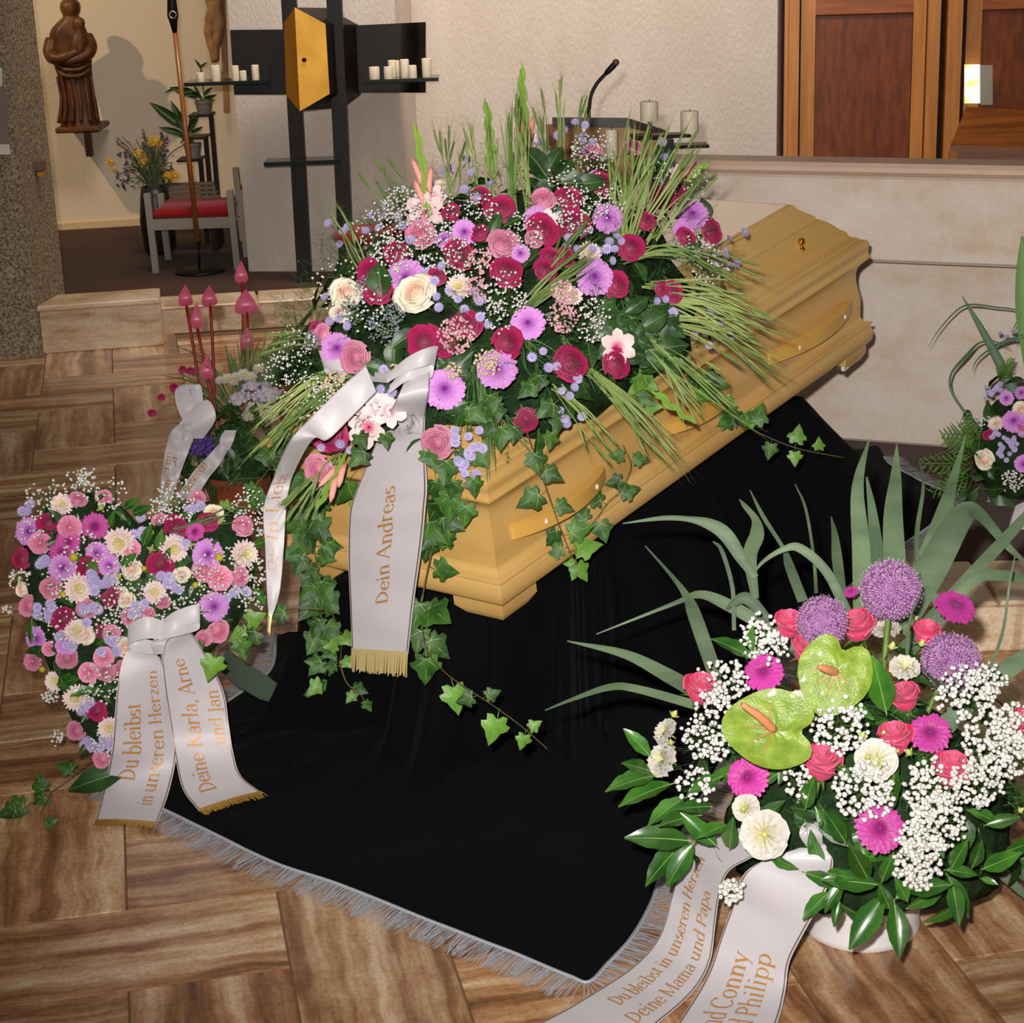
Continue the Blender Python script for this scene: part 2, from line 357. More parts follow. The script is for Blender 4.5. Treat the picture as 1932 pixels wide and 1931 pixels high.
# bench with a slanted desk in front of the doors
bt = [at_d(1824, 201, 8.9), at_d(2010, 214, 8.8), at_d(2010, 283, 8.35), at_d(1793, 274, 8.45)]
e = thing('prayer_desk', 'brown wooden prayer desk with a slanted top behind the altar', 'desk', V((bt[0].x+.4, bt[0].y, ZP)))
mb = MB(); mb.prism(bt, (0, 0, -.03)); mb.build('desk_top', WOODB, e, smooth=False)
mb = MB(); fx = [bt[3]+V((.03, .02, -.03)), bt[2]+V((-.03, .02, -.03))]
mb.prism([fx[0], fx[1], V((fx[1].x, fx[1].y, ZP)), V((fx[0].x, fx[0].y, ZP))], (0, .03, 0)); mb.build('front_panel', WOODB, e, smooth=False)
mb = MB(); mb.bar(V((bt[3].x+.015, bt[3].y+.01, ZP)), bt[3]+V((.015, .01, -.03)), .03, .05, (0, 1, 0)); mb.build('leg', WOODL, e, smooth=False)
mb = MB(); mb.bar(V((bt[0].x+.02, bt[0].y-.03, ZP)), bt[0]+V((.02, -.03, -.03)), .03, .05, (0, 1, 0)); mb.build('leg', WOODL, e, smooth=False)

# concrete pillar at the left edge
pc = at_z(78, 672); pd = V((-.98, -.17, 0)).normalized(); pn = V((-pd.y, pd.x, 0)); pn = pn if pn.y > 0 else -pn
ps = at_z(92, 662) - pc; ps.z = 0; ps = V((.12, 1, 0)).normalized()*.42
mb = MB(); mb.prism([pc, pc+ps, pc+ps+pd*.75, pc+pd*.75], (0, 0, 4.0)); o = mb.build('wall_pillar', CONC, smooth=False); tag(o, 'washed concrete pillar at the left edge', 'pillar', kind='structure')
PNRM = V((pd.y, -pd.x, 0)); PNRM = PNRM if PNRM.y < 0 else -PNRM
def notice(name, x0, y0, x1, y1, m, th=.004):
    p = [at_plane(x, y, pc+PNRM*.002, PNRM) for x, y in ((x0, y1), (x1, y1), (x1, y0), (x0, y0))]
    mb = MB(); mb.prism(p, PNRM*th); return mb.build(name, m, smooth=False)
WPAP = mat('white_paper', rgb(222, 218, 212), .8)
tag(notice('paper_note', -60, 128, 4, 163, WPAP), 'white paper note on the concrete pillar, upper one', 'notice')
e = thing('framed_notice', 'grey-brown framed notice with white border on the concrete pillar', 'notice', at_plane(0, 292, pc+PNRM*.01, PNRM))
p = [at_plane(x, y, pc+PNRM*.002, PNRM) for x, y in ((-60, 272), (18, 272), (12, 165), (-60, 165))]
mb = MB(); mb.prism(p, PNRM*.01); mb.build('picture', mat('taupe_print', rgb(128, 108, 98), .6), e, smooth=False)
p = [at_plane(x, y, pc+PNRM*.002, PNRM) for x, y in ((-60, 293), (20, 291), (18, 272), (-60, 272))]
mb = MB(); mb.prism(p, PNRM*.012); mb.build('white_border', WPAP, e, smooth=False)
p = at_z(92, 662); mb = MB(); mb.box(at_plane(66, 312, pc+ps*.5, PNRM)+V((.02, 0, 0)), (.05, .06, .055), ch=.006); mb.cm = 1; mb.box(at_plane(66, 328, pc+ps*.5, PNRM)+V((.03, 0, 0)), (.03, .04, .02))
o = mb.build('wall_bracket', [mat('bracket_brown', rgb(110, 92, 68), .5), GOLD], smooth=False); tag(o, 'small brown bracket fixed to the side of the pillar', 'bracket')

# ------------------------------------------------------------------ altar
a0 = at_z(1600, 833, ZP); a1 = at_z(1800, 848, ZP); AD = (a1-a0); AD.z = 0; AD.normalize(); AN = V((AD.y, -AD.x, 0)); AN = AN if AN.y < 0 else -AN
ABP = a0
def alt_z(px, py, out): return at_plane(px, py, ABP+AN*out, AN).z
z_mid = alt_z(1750, 500, .13); z_lip = alt_z(1750, 335, .15); z_top = alt_z(1750, 311, .155)
AR = M((AD, -AN, V((0, 0, 1)))).transposed()
al = thing('altar', 'pale limestone altar front with a projecting upper block behind the coffin', 'altar', ABP+AD*.4-AN*.05)
def abox(name, u0, u1, z0, z1, out, back, m, ch=.012):
    mb = MB(); c = ABP+AD*((u0+u1)/2)+AN*((out-back)/2); c.z = (z0+z1)/2
    mb.box(c, (u1-u0, out+back, z1-z0), AR, ch); return mb.build(name, m, al, smooth=False)
abox('base_block', -.62, 1.9, ZP, z_mid, 0, .10, LIME); abox('upper_block', -.70, 2.1, z_mid, z_lip, .13, .02, LIME)
abox('top_slab', -.74, 2.14, z_lip, z_top, .155, .02, mat('pinkish_altar_slab', rgb(214, 186, 164), .5, .4, col2=rgb(204, 176, 156), nscale=4), .014)
# ------------------------------------------------------------------ coffin (head end raised)
cA = at_z(950, 1150, .40); cB = at_d(1648, 645, 5.9); cD = at_z(545, 1045, .40)
cS = cB-cA; CL = cS.length; cS.normalize(); cT = cD-cA; cT -= cS*cT.dot(cS); CW = cT.length; cT.normalize(); cN = cS.cross(cT)
def cof(s, t, n): return cA+cS*s+cT*t+cN*n
CR = M((cS, cT, cN)).transposed()
WOODC = mat('maple_coffin_wood', rgb(208, 160, 82), .36, .5, col2=rgb(224, 184, 114), nscale=1.6, stretch=(1, 1, 2), lo=.25, hi=.75, coat=.5, croug=.2)
cf = thing('coffin', 'pale maple wood coffin with a stepped lid, head end raised', 'coffin', cof(CL/2, CW/2, -.05))
def loft(name, prof, mats, cap_top=False, cap_bot=False, ang=16):
    mb = MB(); rows = []
    for o_, n_ in prof: rows.append([cof(o_, o_, n_), cof(CL-o_, o_, n_), cof(CL-o_, CW-o_, n_), cof(o_, CW-o_, n_)])
    # separate faces per side so that the mitres stay crisp
    for k in range(4):
        mb.grid([[r[k], r[(k+1) % 4]] for r in rows])
    if cap_top: mb.add(rows[-1], [(0, 1, 2, 3)])
    if cap_bot: mb.add(rows[0], [(3, 2, 1, 0)])
    return mb.build(name, mats, cf, ang=ang)
def dense(prof, n=4):
    P = spline([V((a, b, 0)) for a, b in prof], n); return [(p.x, p.y) for p in P]
hr = [(.014-.014*sin(pi*k/8), .030-.030*cos(pi*k/8)) for k in range(9)]
loft('base_moulding', [(.03, 0)] + hr + [(.004, .0605), (.0, .063), (.0, .067)] + dense([(.004, .069), (.018, .074), (.026, .084), (.028, .092)], 3), WOODC, cap_bot=True)
loft('coffin_body', dense([(.028, .092), (.027, .115), (.026, .15), (.033, .20), (.034, .225), (.031, .245), (.024, .258)], 5), WOODC)
loft('lid_rim', [(.024, .258), (.012, .268), (.002, .276), (-.002, .281), (-.002, .285)] + dense([(.001, .286), (.004, .30), (.0, .318), (.002, .330), (.008, .336)], 3), WOODC)
loft('lid', dense([(.008, .336), (.016, .340), (.022, .341)], 2) + [(.024, .346)] + dense([(.028, .348), (.044, .356), (.052, .372)], 4) + [(.060, .379), (.064, .381)] + dense([(.066, .383), (.085, .405), (.108, .424)], 4) + [(.116, .427), (.120, .436)] + dense([(.122, .438), (.138, .451), (.156, .466)], 4) + [(.160, .470), (.163, .478)] + dense([(.165, .480), (.172, .485), (.182, .486)], 3), WOODC)
mb = MB(); mb.add([cof(.182, .182, .486), cof(CL-.182, .182, .486), cof(CL-.182, CW-.182, .486), cof(.182, CW-.182, .486)], [(0, 1, 2, 3)])
mb.build('top_panel', mat('satin_reflection_panel', rgb(190, 164, 128), .26, .6, coat=1, croug=.18), cf, smooth=False)  # greyer base colour paints the wall's reflection onto the varnished wood
# feet: mitred corner blocks
for s0, sg in ((0, 1), (CL, -1)):
    for t0, tg in ((0, 1), (CW, -1)):
        mb = MB(); w_, l_, i_ = .17, .16, .018
        P = []
        for n_, x_ in ((-.052, .02), (-.030, .0), (0, 0)):
            o_ = i_+x_*.7
            P.append([cof(s0+sg*o_, t0+tg*o_, n_), cof(s0+sg*(l_-x_*1.3), t0+tg*o_, n_), cof(s0+sg*(l_-x_*1.3), t0+tg*.08, n_), cof(s0+sg*.08, t0+tg*.08, n_), cof(s0+sg*.08, t0+tg*(w_-x_*1.3), n_), cof(s0+sg*o_, t0+tg*(w_-x_*1.3), n_)])
        for k in range(6): mb.grid([[r[k], r[(k+1) % 6]] for r in P])
        mb.add(P[0], [(0, 1, 2, 3, 4, 5)]); mb.build('foot_block', WOODC, cf, ang=35)
# handles: curved wooden grips with white button caps
HW = mat('handle_wood', rgb(222, 172, 84), .4, .45, coat=.3, croug=.25)
BTN = mat('white_cap', rgb(232, 226, 214), .4)
def handle(s0, s1, n0):
    mb = MB(); rows = []
    for k in range(13):
        u = k/12; s = lerp(s0, s1, u); bow = sin(pi*u)
        tt = .026-.046*bow**.8; hh = .019+.006*bow
        c = cof(s, tt, n0)
        rows.append([c+cN*hh+cT*.010, c+cN*hh*.8-cT*.009, c-cN*hh*.8-cT*.009, c-cN*hh+cT*.010])
    mb.grid(rows, True); mb.add(rows[0], [(0, 1, 2, 3)]); mb.add(rows[-1], [(3, 2, 1, 0)])
    h = mb.build('handle', HW, cf, ang=40)
    for u in (.22, .78):
        b = MB(); c = cof(lerp(s0, s1, u), .026-.046*sin(pi*u)**.8-.010, n0); b.ball(c, .0075, 8, 5, (.6, .6, 1)); b.build('button_cap', BTN, h)
    return h
handle(.10, .50, .155); handle(CL-.62, CL-.10, .155); handle(.80, 1.15, .155)
# gilded lid screws
GM = mat('polished_brass', rgb(230, 160, 50), .12, .5, 1.0)
for s in (CL-.30, .16):
    mb = MB(); c = cof(s, .072, .386); mb.lathe((0, 0, 0), [(.010, 0), (.010, .006), (.0045, .009), (.0055, .016), (.010, .022), (.011, .029), (.007, .036), (.001, .038)], 12)
    mb.v = [c+CR @ v for v in mb.v]; mb.build('lid_screw', GM, cf)
# white tag hanging under the far end
mb = MB(); q = at_plane(1594, 694, cof(CL-.1, .03, 0), cT); mb.box(q, (.028, .012, .022), CR, .005); mb.build('corner_glide', BTN, cf, smooth=False)

# ------------------------------------------------------------------ black drape over the bier, silver fringe
VELV = mat('black_velvet', (.0032, .0032, .0038, 1), .95, .05, sheen=.015, bump=.2, bscale=25)
edge_px = [(520, 1200, 0), (508, 1270, 0), (430, 1328, 0), (330, 1400, 0), (225, 1460, 0), (215, 1492, 0), (300, 1530, 0), (420, 1588, 0), (520, 1634, 0), (640, 1676, 0), (800, 1738, 0), (960, 1800, 0), (1070, 1846, 0), (1112, 1858, 0), (1150, 1822, 0), (1195, 1772, 0), (1232, 1706, 0), (1255, 1640, 0), (1330, 1500, 0), (1420, 1340, 0), (1500, 1200, .0), (1600, 1110, ZP), (1690, 1042, ZP), (1760, 992, ZP), (1800, 945, ZP), (1740, 912, ZP), (1680, 880, ZP), (1640, 846, ZP)]
OUT = [at_z(x, y, z+.004) for x, y, z in edge_px]
top = []
def bier(a):  # point on bier rectangle seen from its centre at angle a
    sc, tc_ = .82, CW/2; hs, ht = .80, CW/2-.05
    d = V((cos(a), sin(a))); k = min(hs/abs(d.x) if abs(d.x) > 1e-6 else 1e9, ht/abs(d.y) if abs(d.y) > 1e-6 else 1e9)
    return sc+d.x*k, tc_+d.y*k
cc = cof(.82, CW/2, -.05)
cSh = V((cS.x, cS.y, 0)).normalized(); cTh = V((cT.x, cT.y, 0)).normalized()
# close the outline behind the coffin
far = [cof(1.62, .05, 0), cof(1.62, CW-.02, 0), cof(1.0, CW+.12, 0), cof(.5, CW+.16, 0), cof(.15, CW+.2, 0)]
for p in far: OUT.append(V((p.x, p.y, ZP+.004 if p.y > 5.6 else .004)))
OUT = spline(OUT+[OUT[0]], 10)[:-1]
NS = len(OUT); KR = 26
rows = [[] for _ in range(KR+1)]
def on_plat(x, y):
    # signed side of the two visible platform edges, softened
    d1 = (y-4.79+.04*(x-1.02)); dx, dy = -1.72, 4.70; l = sqrt(dx*dx+dy*dy); d2 = ((x-1.02)*dy-(y-4.79)*dx)/l
    t = max(0, min(1, min(d1, d2)/.12+1.1)); return ZP*t*t*(3-2*t)
for i, p in enumerate(OUT):
    d = p-cc; a = atan2(d.dot(cTh), d.dot(cSh)); s_, t_ = bier(a); q = cof(s_, t_, -.055)
    hor = sqrt((p.x-q.x)**2+(p.y-q.y)**2)
    arc = i/NS
    for k in range(KR+1):
        u = (k/KR)**1.0
        x, y = lerp(q.x, p.x, u), lerp(q.y, p.y, u)
        fz = on_plat(x, y)+.006
        dist = u*hor
        fall = .16+.10*sin(arc*2*pi*9)+.05*sin(arc*2*pi*23+1)
        fall = max(.06, min(fall, hor*.8))
        tent = max(0, min(1, (arc-.60)/.06))*max(0, min(1, (.86-arc)/.03))
        h = max(0, 1-dist/fall); h = lerp(h*h*(3-2*h), max(0, 1-u)**1.7, tent)
        z = fz+(q.z-fz)*h
        wr = noise.noise(V((x*3.1, y*3.1, 1.7)))*.011+noise.noise(V((x*8, y*8, 5)))*.004+ .004*max(0, sin(arc*2*pi*31+u*2))*(1-u)*(h < .9)
        z += max(0, wr+.004)*(1 if u < .96 else .3)*(u > .02)
        rows[k].append(V((x, y, z)))
mb = MB(); mb.grid(rows, True)
ctr = len(mb.v); mb.v.append(cof(.82, CW/2, -.055))
for i in range(NS): mb.q(ctr, (i+1) % NS, i)
cl = thing('coffin_drape', 'black velvet drape spread under the coffin with silver fringe edge', 'drape', V((cc.x, cc.y, 0)))
mb.build('drape_cloth', VELV, cl)
SILV = mat('silver_thread', rgb(176, 180, 188), .5, .4, .1)
mb = MB()
cen = V((cc.x, cc.y, 0)); per = 0; sp = .0026
band = []
for i in range(NS):
    a, b = OUT[i], OUT[(i+1) % NS]
    if i > NS*26.2/33: continue
    L_ = (b-a).length; d = (b-a).normalized(); n = V((d.y, -d.x, 0))
    if n.dot(V((a.x, a.y, 0))-cen) < 0: n = -n
    m_ = max(1, int(L_/sp))
    za = rows[KR][i].z
    for k in range(m_):
        p = a.lerp(b, k/m_); p = V((p.x, p.y, rows[KR][i].z+.002))
        w = d*.0011; l = rnd(.055, .075); sw = d*(.012*sin(i*1.7+k*.13)+rnd(-.006, .006))
        sw2 = d*rnd(-.004, .004)
        e0 = p-n*.006; e1 = p+n*l*.5+sw*.5+sw2; e2 = p+n*l+sw
        e1.z = on_plat(e1.x, e1.y)+rnd(.004, .010); e2.z = on_plat(e2.x, e2.y)+rnd(.002, .005)
        up_ = V((0, 0, .0012))
        mb.add([e0-w+up_, e0+w+up_, e1-w+up_, e1+w+up_, e2-w*.7, e2+w*.7], [(0, 1, 3, 2), (2, 3, 5, 4)])
mb.build('fringe', SILV, cl, smooth=False, kind='stuff', label='silver-grey thread fringe')
mb = MB(); mb.tube([V((p.x, p.y, rows[KR][i].z+.003)) for i, p in enumerate(OUT) if i <= NS*26.2/33], .0035, 5); mb.build('fringe_cord', SILV, cl)
# ------------------------------------------------------------------ black cross with tabernacle
def pd_(px, py, D): return at_plane(px, py, (0, D, 0), (0, 1, 0))
cr = thing('steel_cross', 'tall black steel cross carrying a golden hexagonal tabernacle', 'cross', V((-.98, 10.0, ZP)))
for (xt, xb, wt) in ((545, 575, 22), (631, 655, 22)):
    D = 9.93 if xt == 545 else 9.80
    a = pd_(xt-3, -60, D); b = pd_(xb, 527, D); b = V((a.x, D, ZP)) if False else V((b.x, D, ZP))
    mb = MB(); mb.bar(b, V((a.x, D, a.z)), .078, .05, (0, 1, 0)); mb.build('pole', BLACKM, cr, smooth=False)
def pplate(name, pts, D, th, m, par):
    mb = MB(); P = [pd_(x, y, D) for x, y in pts]; mb.prism(P, (0, th, 0)); return mb.build(name, m, par, smooth=False)
pplate('arm_panel', [(434, 57), (533, 56), (541, 179), (442, 179)], 9.98, .03, BLACKM, cr)
# right arm panel bends forward at its end
mb = MB(); rws = []
for k in range(13):
    x = lerp(655, 803, k/12); bend = max(0, (x-768)/35); D = 9.98-.10*sin(min(1, bend)*pi*.5)**2 + (.06 if bend > .85 else 0)
    yt = lerp(49, 42, k/12); rws.append([pd_(x+4*0, 175, D), pd_(x, yt, D)])
mb.grid(rws); mb.grid([[p+V((0, .02, 0)) for p in r][::-1] for r in rws]); mb.build('arm_panel', BLACKM, cr, ang=50)
FD = 9.68
hexa = [(556, 14), (614, 45), (622, 177), (566, 210), (540, 180), (536, 43)]
fr = [pd_(x, y, FD) for x, y in hexa]
# spine edge stands proud, the two golden faces fall back from it
for i in (1, 2): fr[i] = pd_(*hexa[i], FD+.02)
for i in (4, 5): fr[i] = pd_(*hexa[i], FD+.05)
bk = [pd_(x, y, 10.0) for x, y in ((618, 15), (676, 47), (681, 178), (650, 202), (600, 178), (596, 47))]
tb = MB()
for i in range(6): tb.add([fr[i], fr[(i+1) % 6], bk[(i+1) % 6], bk[i]], [(0, 1, 2, 3)])
tb.add(bk, [tuple(range(6))]); t_o = tb.build('tabernacle_body', BLACKM, cr, smooth=False)
dn = V((0, -.004, 0))
mb = MB(); mb.prism([fr[0]+dn, fr[1]+dn, fr[2]+dn, fr[3]+dn], (0, .004, 0)); d1 = mb.build('tabernacle_door', GOLD, cr, smooth=False)
mb = MB(); mb.prism([fr[0]+dn, fr[3]+dn, fr[4]+dn, fr[5]+dn], (0, .004, 0)); mb.build('tabernacle_side', mat('dull_gold', rgb(170, 112, 30), .5, .4, .4), cr, smooth=False)
mb = MB(); mb.lathe((0, 0, 0), [(.012, 0), (.012, .004), (.006, .008)], 12, M.Rotation(pi/2, 3, 'X')); kp = pd_(574, 113, FD-.006); mb.v = [v+kp for v in mb.v]; mb.build('lock', BLACKM, d1)
def shelf(name, pts, D0, D1, th, par):
    (x0, y0), (x1, y1) = pts
    a, b = pd_(x0, y0, D0), pd_(x1, y1, D0); z = (a.z+b.z)/2
    mb = MB(); mb.prism([V((a.x, D0, z)), V((b.x, D0, z)), V((b.x, D1, z)), V((a.x, D1, z))], (0, 0, -th)); mb.build(name, mat('dark_glass_shelf', rgb(24, 34, 30), .15, .6), par, smooth=False)
    return z
zl = shelf('candle_shelf', ((346, 153), (504, 155)), 9.78, 10.0, .018, cr)
zr_ = shelf('candle_shelf', ((683, 149), (827, 149)), 9.76, 9.95, .018, cr)
shelf('lower_shelf', ((497, 303), (643, 305)), 9.75, 9.92, .022, cr)
WAX = mat('ivory_wax', rgb(238, 224, 200), .5, .4, sss=.1)
WICK = mat('wick', rgb(40, 34, 30), .9)
def candle(name, label, base, r, h, group):
    e = thing(name, label, 'candle', base, group)
    mb = MB(); mb.lathe(base, [(r*.97, 0), (r, .003), (r, h-.006), (r*.95, h-.001), (r*.8, h-.002), (r*.3, h-.006), (.0005, h-.006)], 20); mb.build('candle_body', WAX, e, ang=50)
    mb = MB(); mb.tube([V(base)+V((0, 0, h-.007)), V(base)+V((.001, 0, h+.002)), V(base)+V((.003, 0, h+.008))], .0012, 5); mb.build('wick', WICK, e)
def candle_px(x0, x1, yt, yb, D, label, group, z=None):
    a = pd_((x0+x1)/2, yb, D); r = (pd_(x1, yb, D).x-pd_(x0, yb, D).x)/2; h = pd_((x0+x1)/2, yt, D).z-a.z
    if z is not None: a.z = z
    candle('pillar_candle', label, a, r, h, group)
GL, GR = 'candles on the left cross shelf', 'candles on the right cross shelf'
for args in [(371, 386, 135, 152, 'short candle at the far left end of the left cross shelf'), (399, 417, 122, 152, 'tall candle in the middle of the left cross shelf, left of the arm panel'), (438, 452, 123, 151, 'tall candle at the edge of the left black arm panel'), (453, 466, 133, 151, 'short candle second from the right on the left cross shelf'), (476, 490, 123, 151, 'tall rightmost candle on the left cross shelf')]:
    candle_px(*args[:4], 9.84, args[4], GL, zl)
for args in [(697, 717, 126, 149, 9.82, 'short leftmost candle on the right cross shelf'), (725, 742, 126, 149, 9.80, 'short candle second from the left on the right cross shelf'), (733, 749, 114, 146, 9.90, 'tall candle behind the second short one on the right cross shelf'), (745, 755, 115, 146, 9.915, 'half-hidden tall candle between two tall ones on the right shelf'), (756, 773, 113, 147, 9.86, 'tall candle in the middle of the right cross shelf'), (771, 787, 125, 149, 9.80, 'short candle just right of the middle on the right cross shelf'), (797, 814, 112, 147, 9.84, 'tall candle at the outer right end of the cross shelf')]:
    candle_px(*args[:5], args[5], GR, zr_)

# ------------------------------------------------------------------ statue of mother and child on a wall bracket
SW = mat('carved_dark_wood', rgb(104, 62, 28), .45, .4, col2=rgb(70, 38, 16), nscale=7, bump=.2, bscale=20)
SD = 11.78
s0 = pd_(152, 236, SD); sx = (pd_(200, 236, SD).x-pd_(100, 236, SD).x)/100; sH = pd_(147, 0, SD).z-s0.z+.01
st = thing('wooden_statue', 'dark carved wooden statue of a robed woman holding a child', 'statue', s0)
prof = [(0, 0, .125, .09), (.06, 0, .112, .085), (.14, .0, .10, .08), (.30, .0, .098, .08), (.45, -.005, .104, .085), (.56, -.01, .116, .09), (.66, -.012, .122, .09), (.74, -.012, .112, .085), (.80, -.006, .088, .075), (.84, .006, .062, .065), (.865, .01, .048, .055), (.89, .012, .055, .062), (.93, .012, .062, .068), (.97, .012, .055, .06), (1.0, .012, .028, .03), (1.005, .012, .004, .004)]
mb = MB(); rws = []
for h, ox, rx, ry in prof:
    rw = []
    for k in range(40):
        a = 2*pi*k/40; fold = 1+(.07*sin(a*7+h*5)+.05*sin(a*11-h*9))*(1 if h < .78 else .12)*min(1, .35+h)
        rw.append(s0+V(((ox+rx*cos(a)*fold)*1.0, ry*sin(a)*fold, h*sH)))
    rws.append(rw)
# upsample smoothly
cols = [spline([r[k] for r in rws], 3) for k in range(40)]
mb.grid([[cols[k][i] for k in range(40)] for i in range(len(cols[0]))], True)
mb.add(rws[0], [tuple(range(40))[::-1]]); mb.build('robed_figure', SW, st)
mb = MB()   # child on the arm, with head, body and legs in one surface
cc0 = s0+V((.055, -.085, .60*sH)); chp = [(0, 0, 0, .052), (.03, .0, 0, .062), (.08, .005, 0, .055), (.12, .01, 0, .045), (.15, .015, -.002, .026), (.165, .018, -.004, .030), (.19, .02, -.006, .038), (.215, .02, -.006, .032), (.228, .02, -.006, .012)]
mb.grid([[cc0+V((ox+r*cos(2*pi*k/16), oy+r*.85*sin(2*pi*k/16), z-.03)) for k in range(16)] for z, ox, oy, r in chp], True)
mb.add([cc0+V((.052*cos(2*pi*k/16), .044*sin(2*pi*k/16), -.03)) for k in range(16)], [tuple(range(16))[::-1]])
mb.build('child_figure', SW, st)
mb = MB()   # folded arms and draped cloth swags
for pts, r in (([(-.115, -.02, .68), (-.125, -.07, .58), (-.07, -.115, .545), (.02, -.12, .575), (.06, -.12, .60)], [.045, .042, .034, .028, .022]), ([(.10, -.02, .70), (.125, -.06, .62), (.10, -.10, .565), (.03, -.12, .53), (-.02, -.115, .52)], [.04, .04, .032, .026, .02])):
    mb.tube(spline([s0+V((a, b, c*sH)) for a, b, c in pts], 4), [r[min(len(r)-1, int(i/4))] for i in range(len(pts)*4-3)], 10)
for k, (zz, dd) in enumerate(((.50, .10), (.46, .10), (.41, .085))):
    mb.tube(spline([s0+V((-.10, -.05, (zz+.06)*sH)), s0+V((-.04, -.10, zz*sH)), s0+V((.05, -.11, (zz-.005)*sH)), s0+V((.11, -.06, (zz+.04)*sH))], 5), .014, 8)
mb.build('arms_and_swags', SW, st)
mb = MB()
for k in range(6):
    a = -pi/2+(k-2.5)*.42; mb.tube(spline([s0+V((.118*cos(a), .088*sin(a), .40*sH)), s0+V((.118*cos(a)+.01, .092*sin(a), .2*sH)), s0+V((.14*cos(a), .10*sin(a), .03*sH))], 5), [.010]*5+[.014]*6, 6)
mb.build('robe_folds', SW, st)
bk_ = thing('statue_bracket', 'dark wooden wall ledge with a short rod carrying the statue', 'bracket', s0-V((0, -.05, .2)))
mb = MB(); mb.box(s0+V((0, .06, -.017)), (.265, .36, .034), ch=.008); mb.build('ledge', SW, bk_, smooth=False)
mb = MB(); mb.box(s0+V((.012, .12, -.12)), (.04, .05, .175), ch=.004); mb.build('rod', SW, bk_, smooth=False)

# ------------------------------------------------------------------ crucifix on the rear wall
cx_ = thing('crucifix', 'light wooden crucifix with a carved figure, partly cut off by the top edge', 'crucifix', pd_(420, 212, 12.05))
PW = mat('pale_carved_wood', rgb(170, 128, 84), .5, .4, col2=rgb(140, 100, 62), nscale=9)
mb = MB(); a, b = pd_(428, 213, 12.06), pd_(414, -150, 12.06); mb.bar(a, b, .036, .03, (0, 1, 0)); mb.build('upright_beam', PW, cx_, smooth=False)
mb = MB(); P = [(398, -70), (398, -40), (400, 0), (404, 20), (398, 45), (396, 70), (402, 95), (405, 118)]
mb.tube(spline([pd_(x, y, 11.97) for x, y in P], 4), [.05]*4+[.06]*4+[.042]*4+[.045]*4+[.038]*4+[.03]*4+[.026]*4+[.02], 10); mb.build('carved_figure', PW, cx_)
mb = MB(); mb.tube(spline([pd_(x, y, 11.96) for x, y in ((408, 0), (411, 30), (412, 60), (407, 90), (406, 116))], 4), [.04]*4+[.04]*4+[.032]*4+[.026]*4+[.02], 8); mb.build('carved_leg', PW, cx_)
mb = MB(); mb.bar(pd_(340, -70, 12.04), pd_(500, -70, 12.04), .05, .03, (0, 1, 0)); mb.build('cross_beam', PW, cx_, smooth=False)

# ------------------------------------------------------------------ processional staff
PD = 10.32
sf = thing('processional_staff', 'brown wooden staff with a black lance-shaped head in a floor stand', 'staff', V((pd_(376, 505, PD).x, PD, ZP)))
b0 = V((pd_(376, 505, PD).x, PD, ZP+.01)); h0 = pd_(373, 455, PD); h1 = pd_(330, 62, PD-.02); h2 = pd_(323, -40, PD-.02)
mb = MB(); mb.tube([h0, h1], [.0145, .0125], 10); mb.build('staff_pole', mat('staff_wood', rgb(150, 88, 40), .35, .5, coat=.3), sf)
mb = MB(); mb.tube([b0, h0.lerp(b0, .0)], .006, 8); mb.build('stand_rod', BLACKM, sf)
mb = MB(); mb.lathe((b0.x, b0.y, ZP+.002), [(.14, 0), (.14, .012), (.11, .016), (.02, .02)], 24); mb.build('stand_base', BLACKM, sf)
mb = MB(); mb.tube([h1, pd_(327, 40, PD-.02), pd_(326, 30, PD-.02), pd_(324, 0, PD-.02), h2], [.012, .022, .030, .024, .02], 10); mb.build('lance_head', BLACKM, sf)
mb = MB(); c = pd_(326, 28, PD-.055); mb.lathe((0, 0, 0), [(.022, 0), (.022, .006), (.014, .006), (.014, .003)], 16, M.Rotation(pi/2, 3, 'X'), cap=False); mb.v = [v+c for v in mb.v]; mb.build('ring', mat('silver_ring', rgb(170, 160, 145), .3, .5, .8), sf)

# ------------------------------------------------------------------ chairs
GREY = mat('grey_painted_wood', rgb(146, 140, 130), .5, .4)
RED = mat('red_seat_fabric', rgb(150, 20, 28), .8, .2, sheen=.2)
def chair(label, fl_, fr_, D, depth, post_h, seat_z=.325, back=False):
    """fl_, fr_: world x of front left/right leg; posts rise above the seat"""
    e = thing('wooden_chair', label, 'chair', V(((fl_+fr_)/2, D+depth/2, ZP)), 'grey chairs with red seats')
    wv = fr_-fl_; t = .036
    for x in (fl_, fr_):
        mb = MB(); mb.bar(V((x, D, ZP)), V((x-.012, D+.01, ZP+seat_z+post_h)), t, t, (0, 1, 0)); mb.build('leg', GREY, e, smooth=False)
        mb = MB(); mb.bar(V((x, D+depth, ZP)), V((x-.012, D+depth, ZP+seat_z+(.42 if back else post_h*.5))), t, t, (0, 1, 0)); mb.build('leg', GREY, e, smooth=False)
    mb = MB(); mb.box(((fl_+fr_)/2-.008, D+.004, ZP+seat_z-.055), (wv, .026, .06)); mb.build('front_rail', GREY, e, smooth=False)
    mb = MB(); mb.box(((fl_+fr_)/2-.008, D+depth, ZP+seat_z-.055), (wv, .026, .06)); mb.build('rear_rail', GREY, e, smooth=False)
    mb = MB(); mb.box(((fl_+fr_)/2-.008, D+depth/2, ZP+seat_z), (wv-.04, depth, .055), ch=.018); mb.build('seat_cushion', RED, e, ang=50)
    if back:
        for k in range(3):
            mb = MB(); mb.box(((fl_+fr_)/2-.01, D+depth, ZP+seat_z+.16+k*.1), (wv, .018, .045)); mb.build('back_slat', GREY, e, smooth=False)
    return e
xl = at_z(298, 512, ZP); xr = at_z(462, 500, ZP)
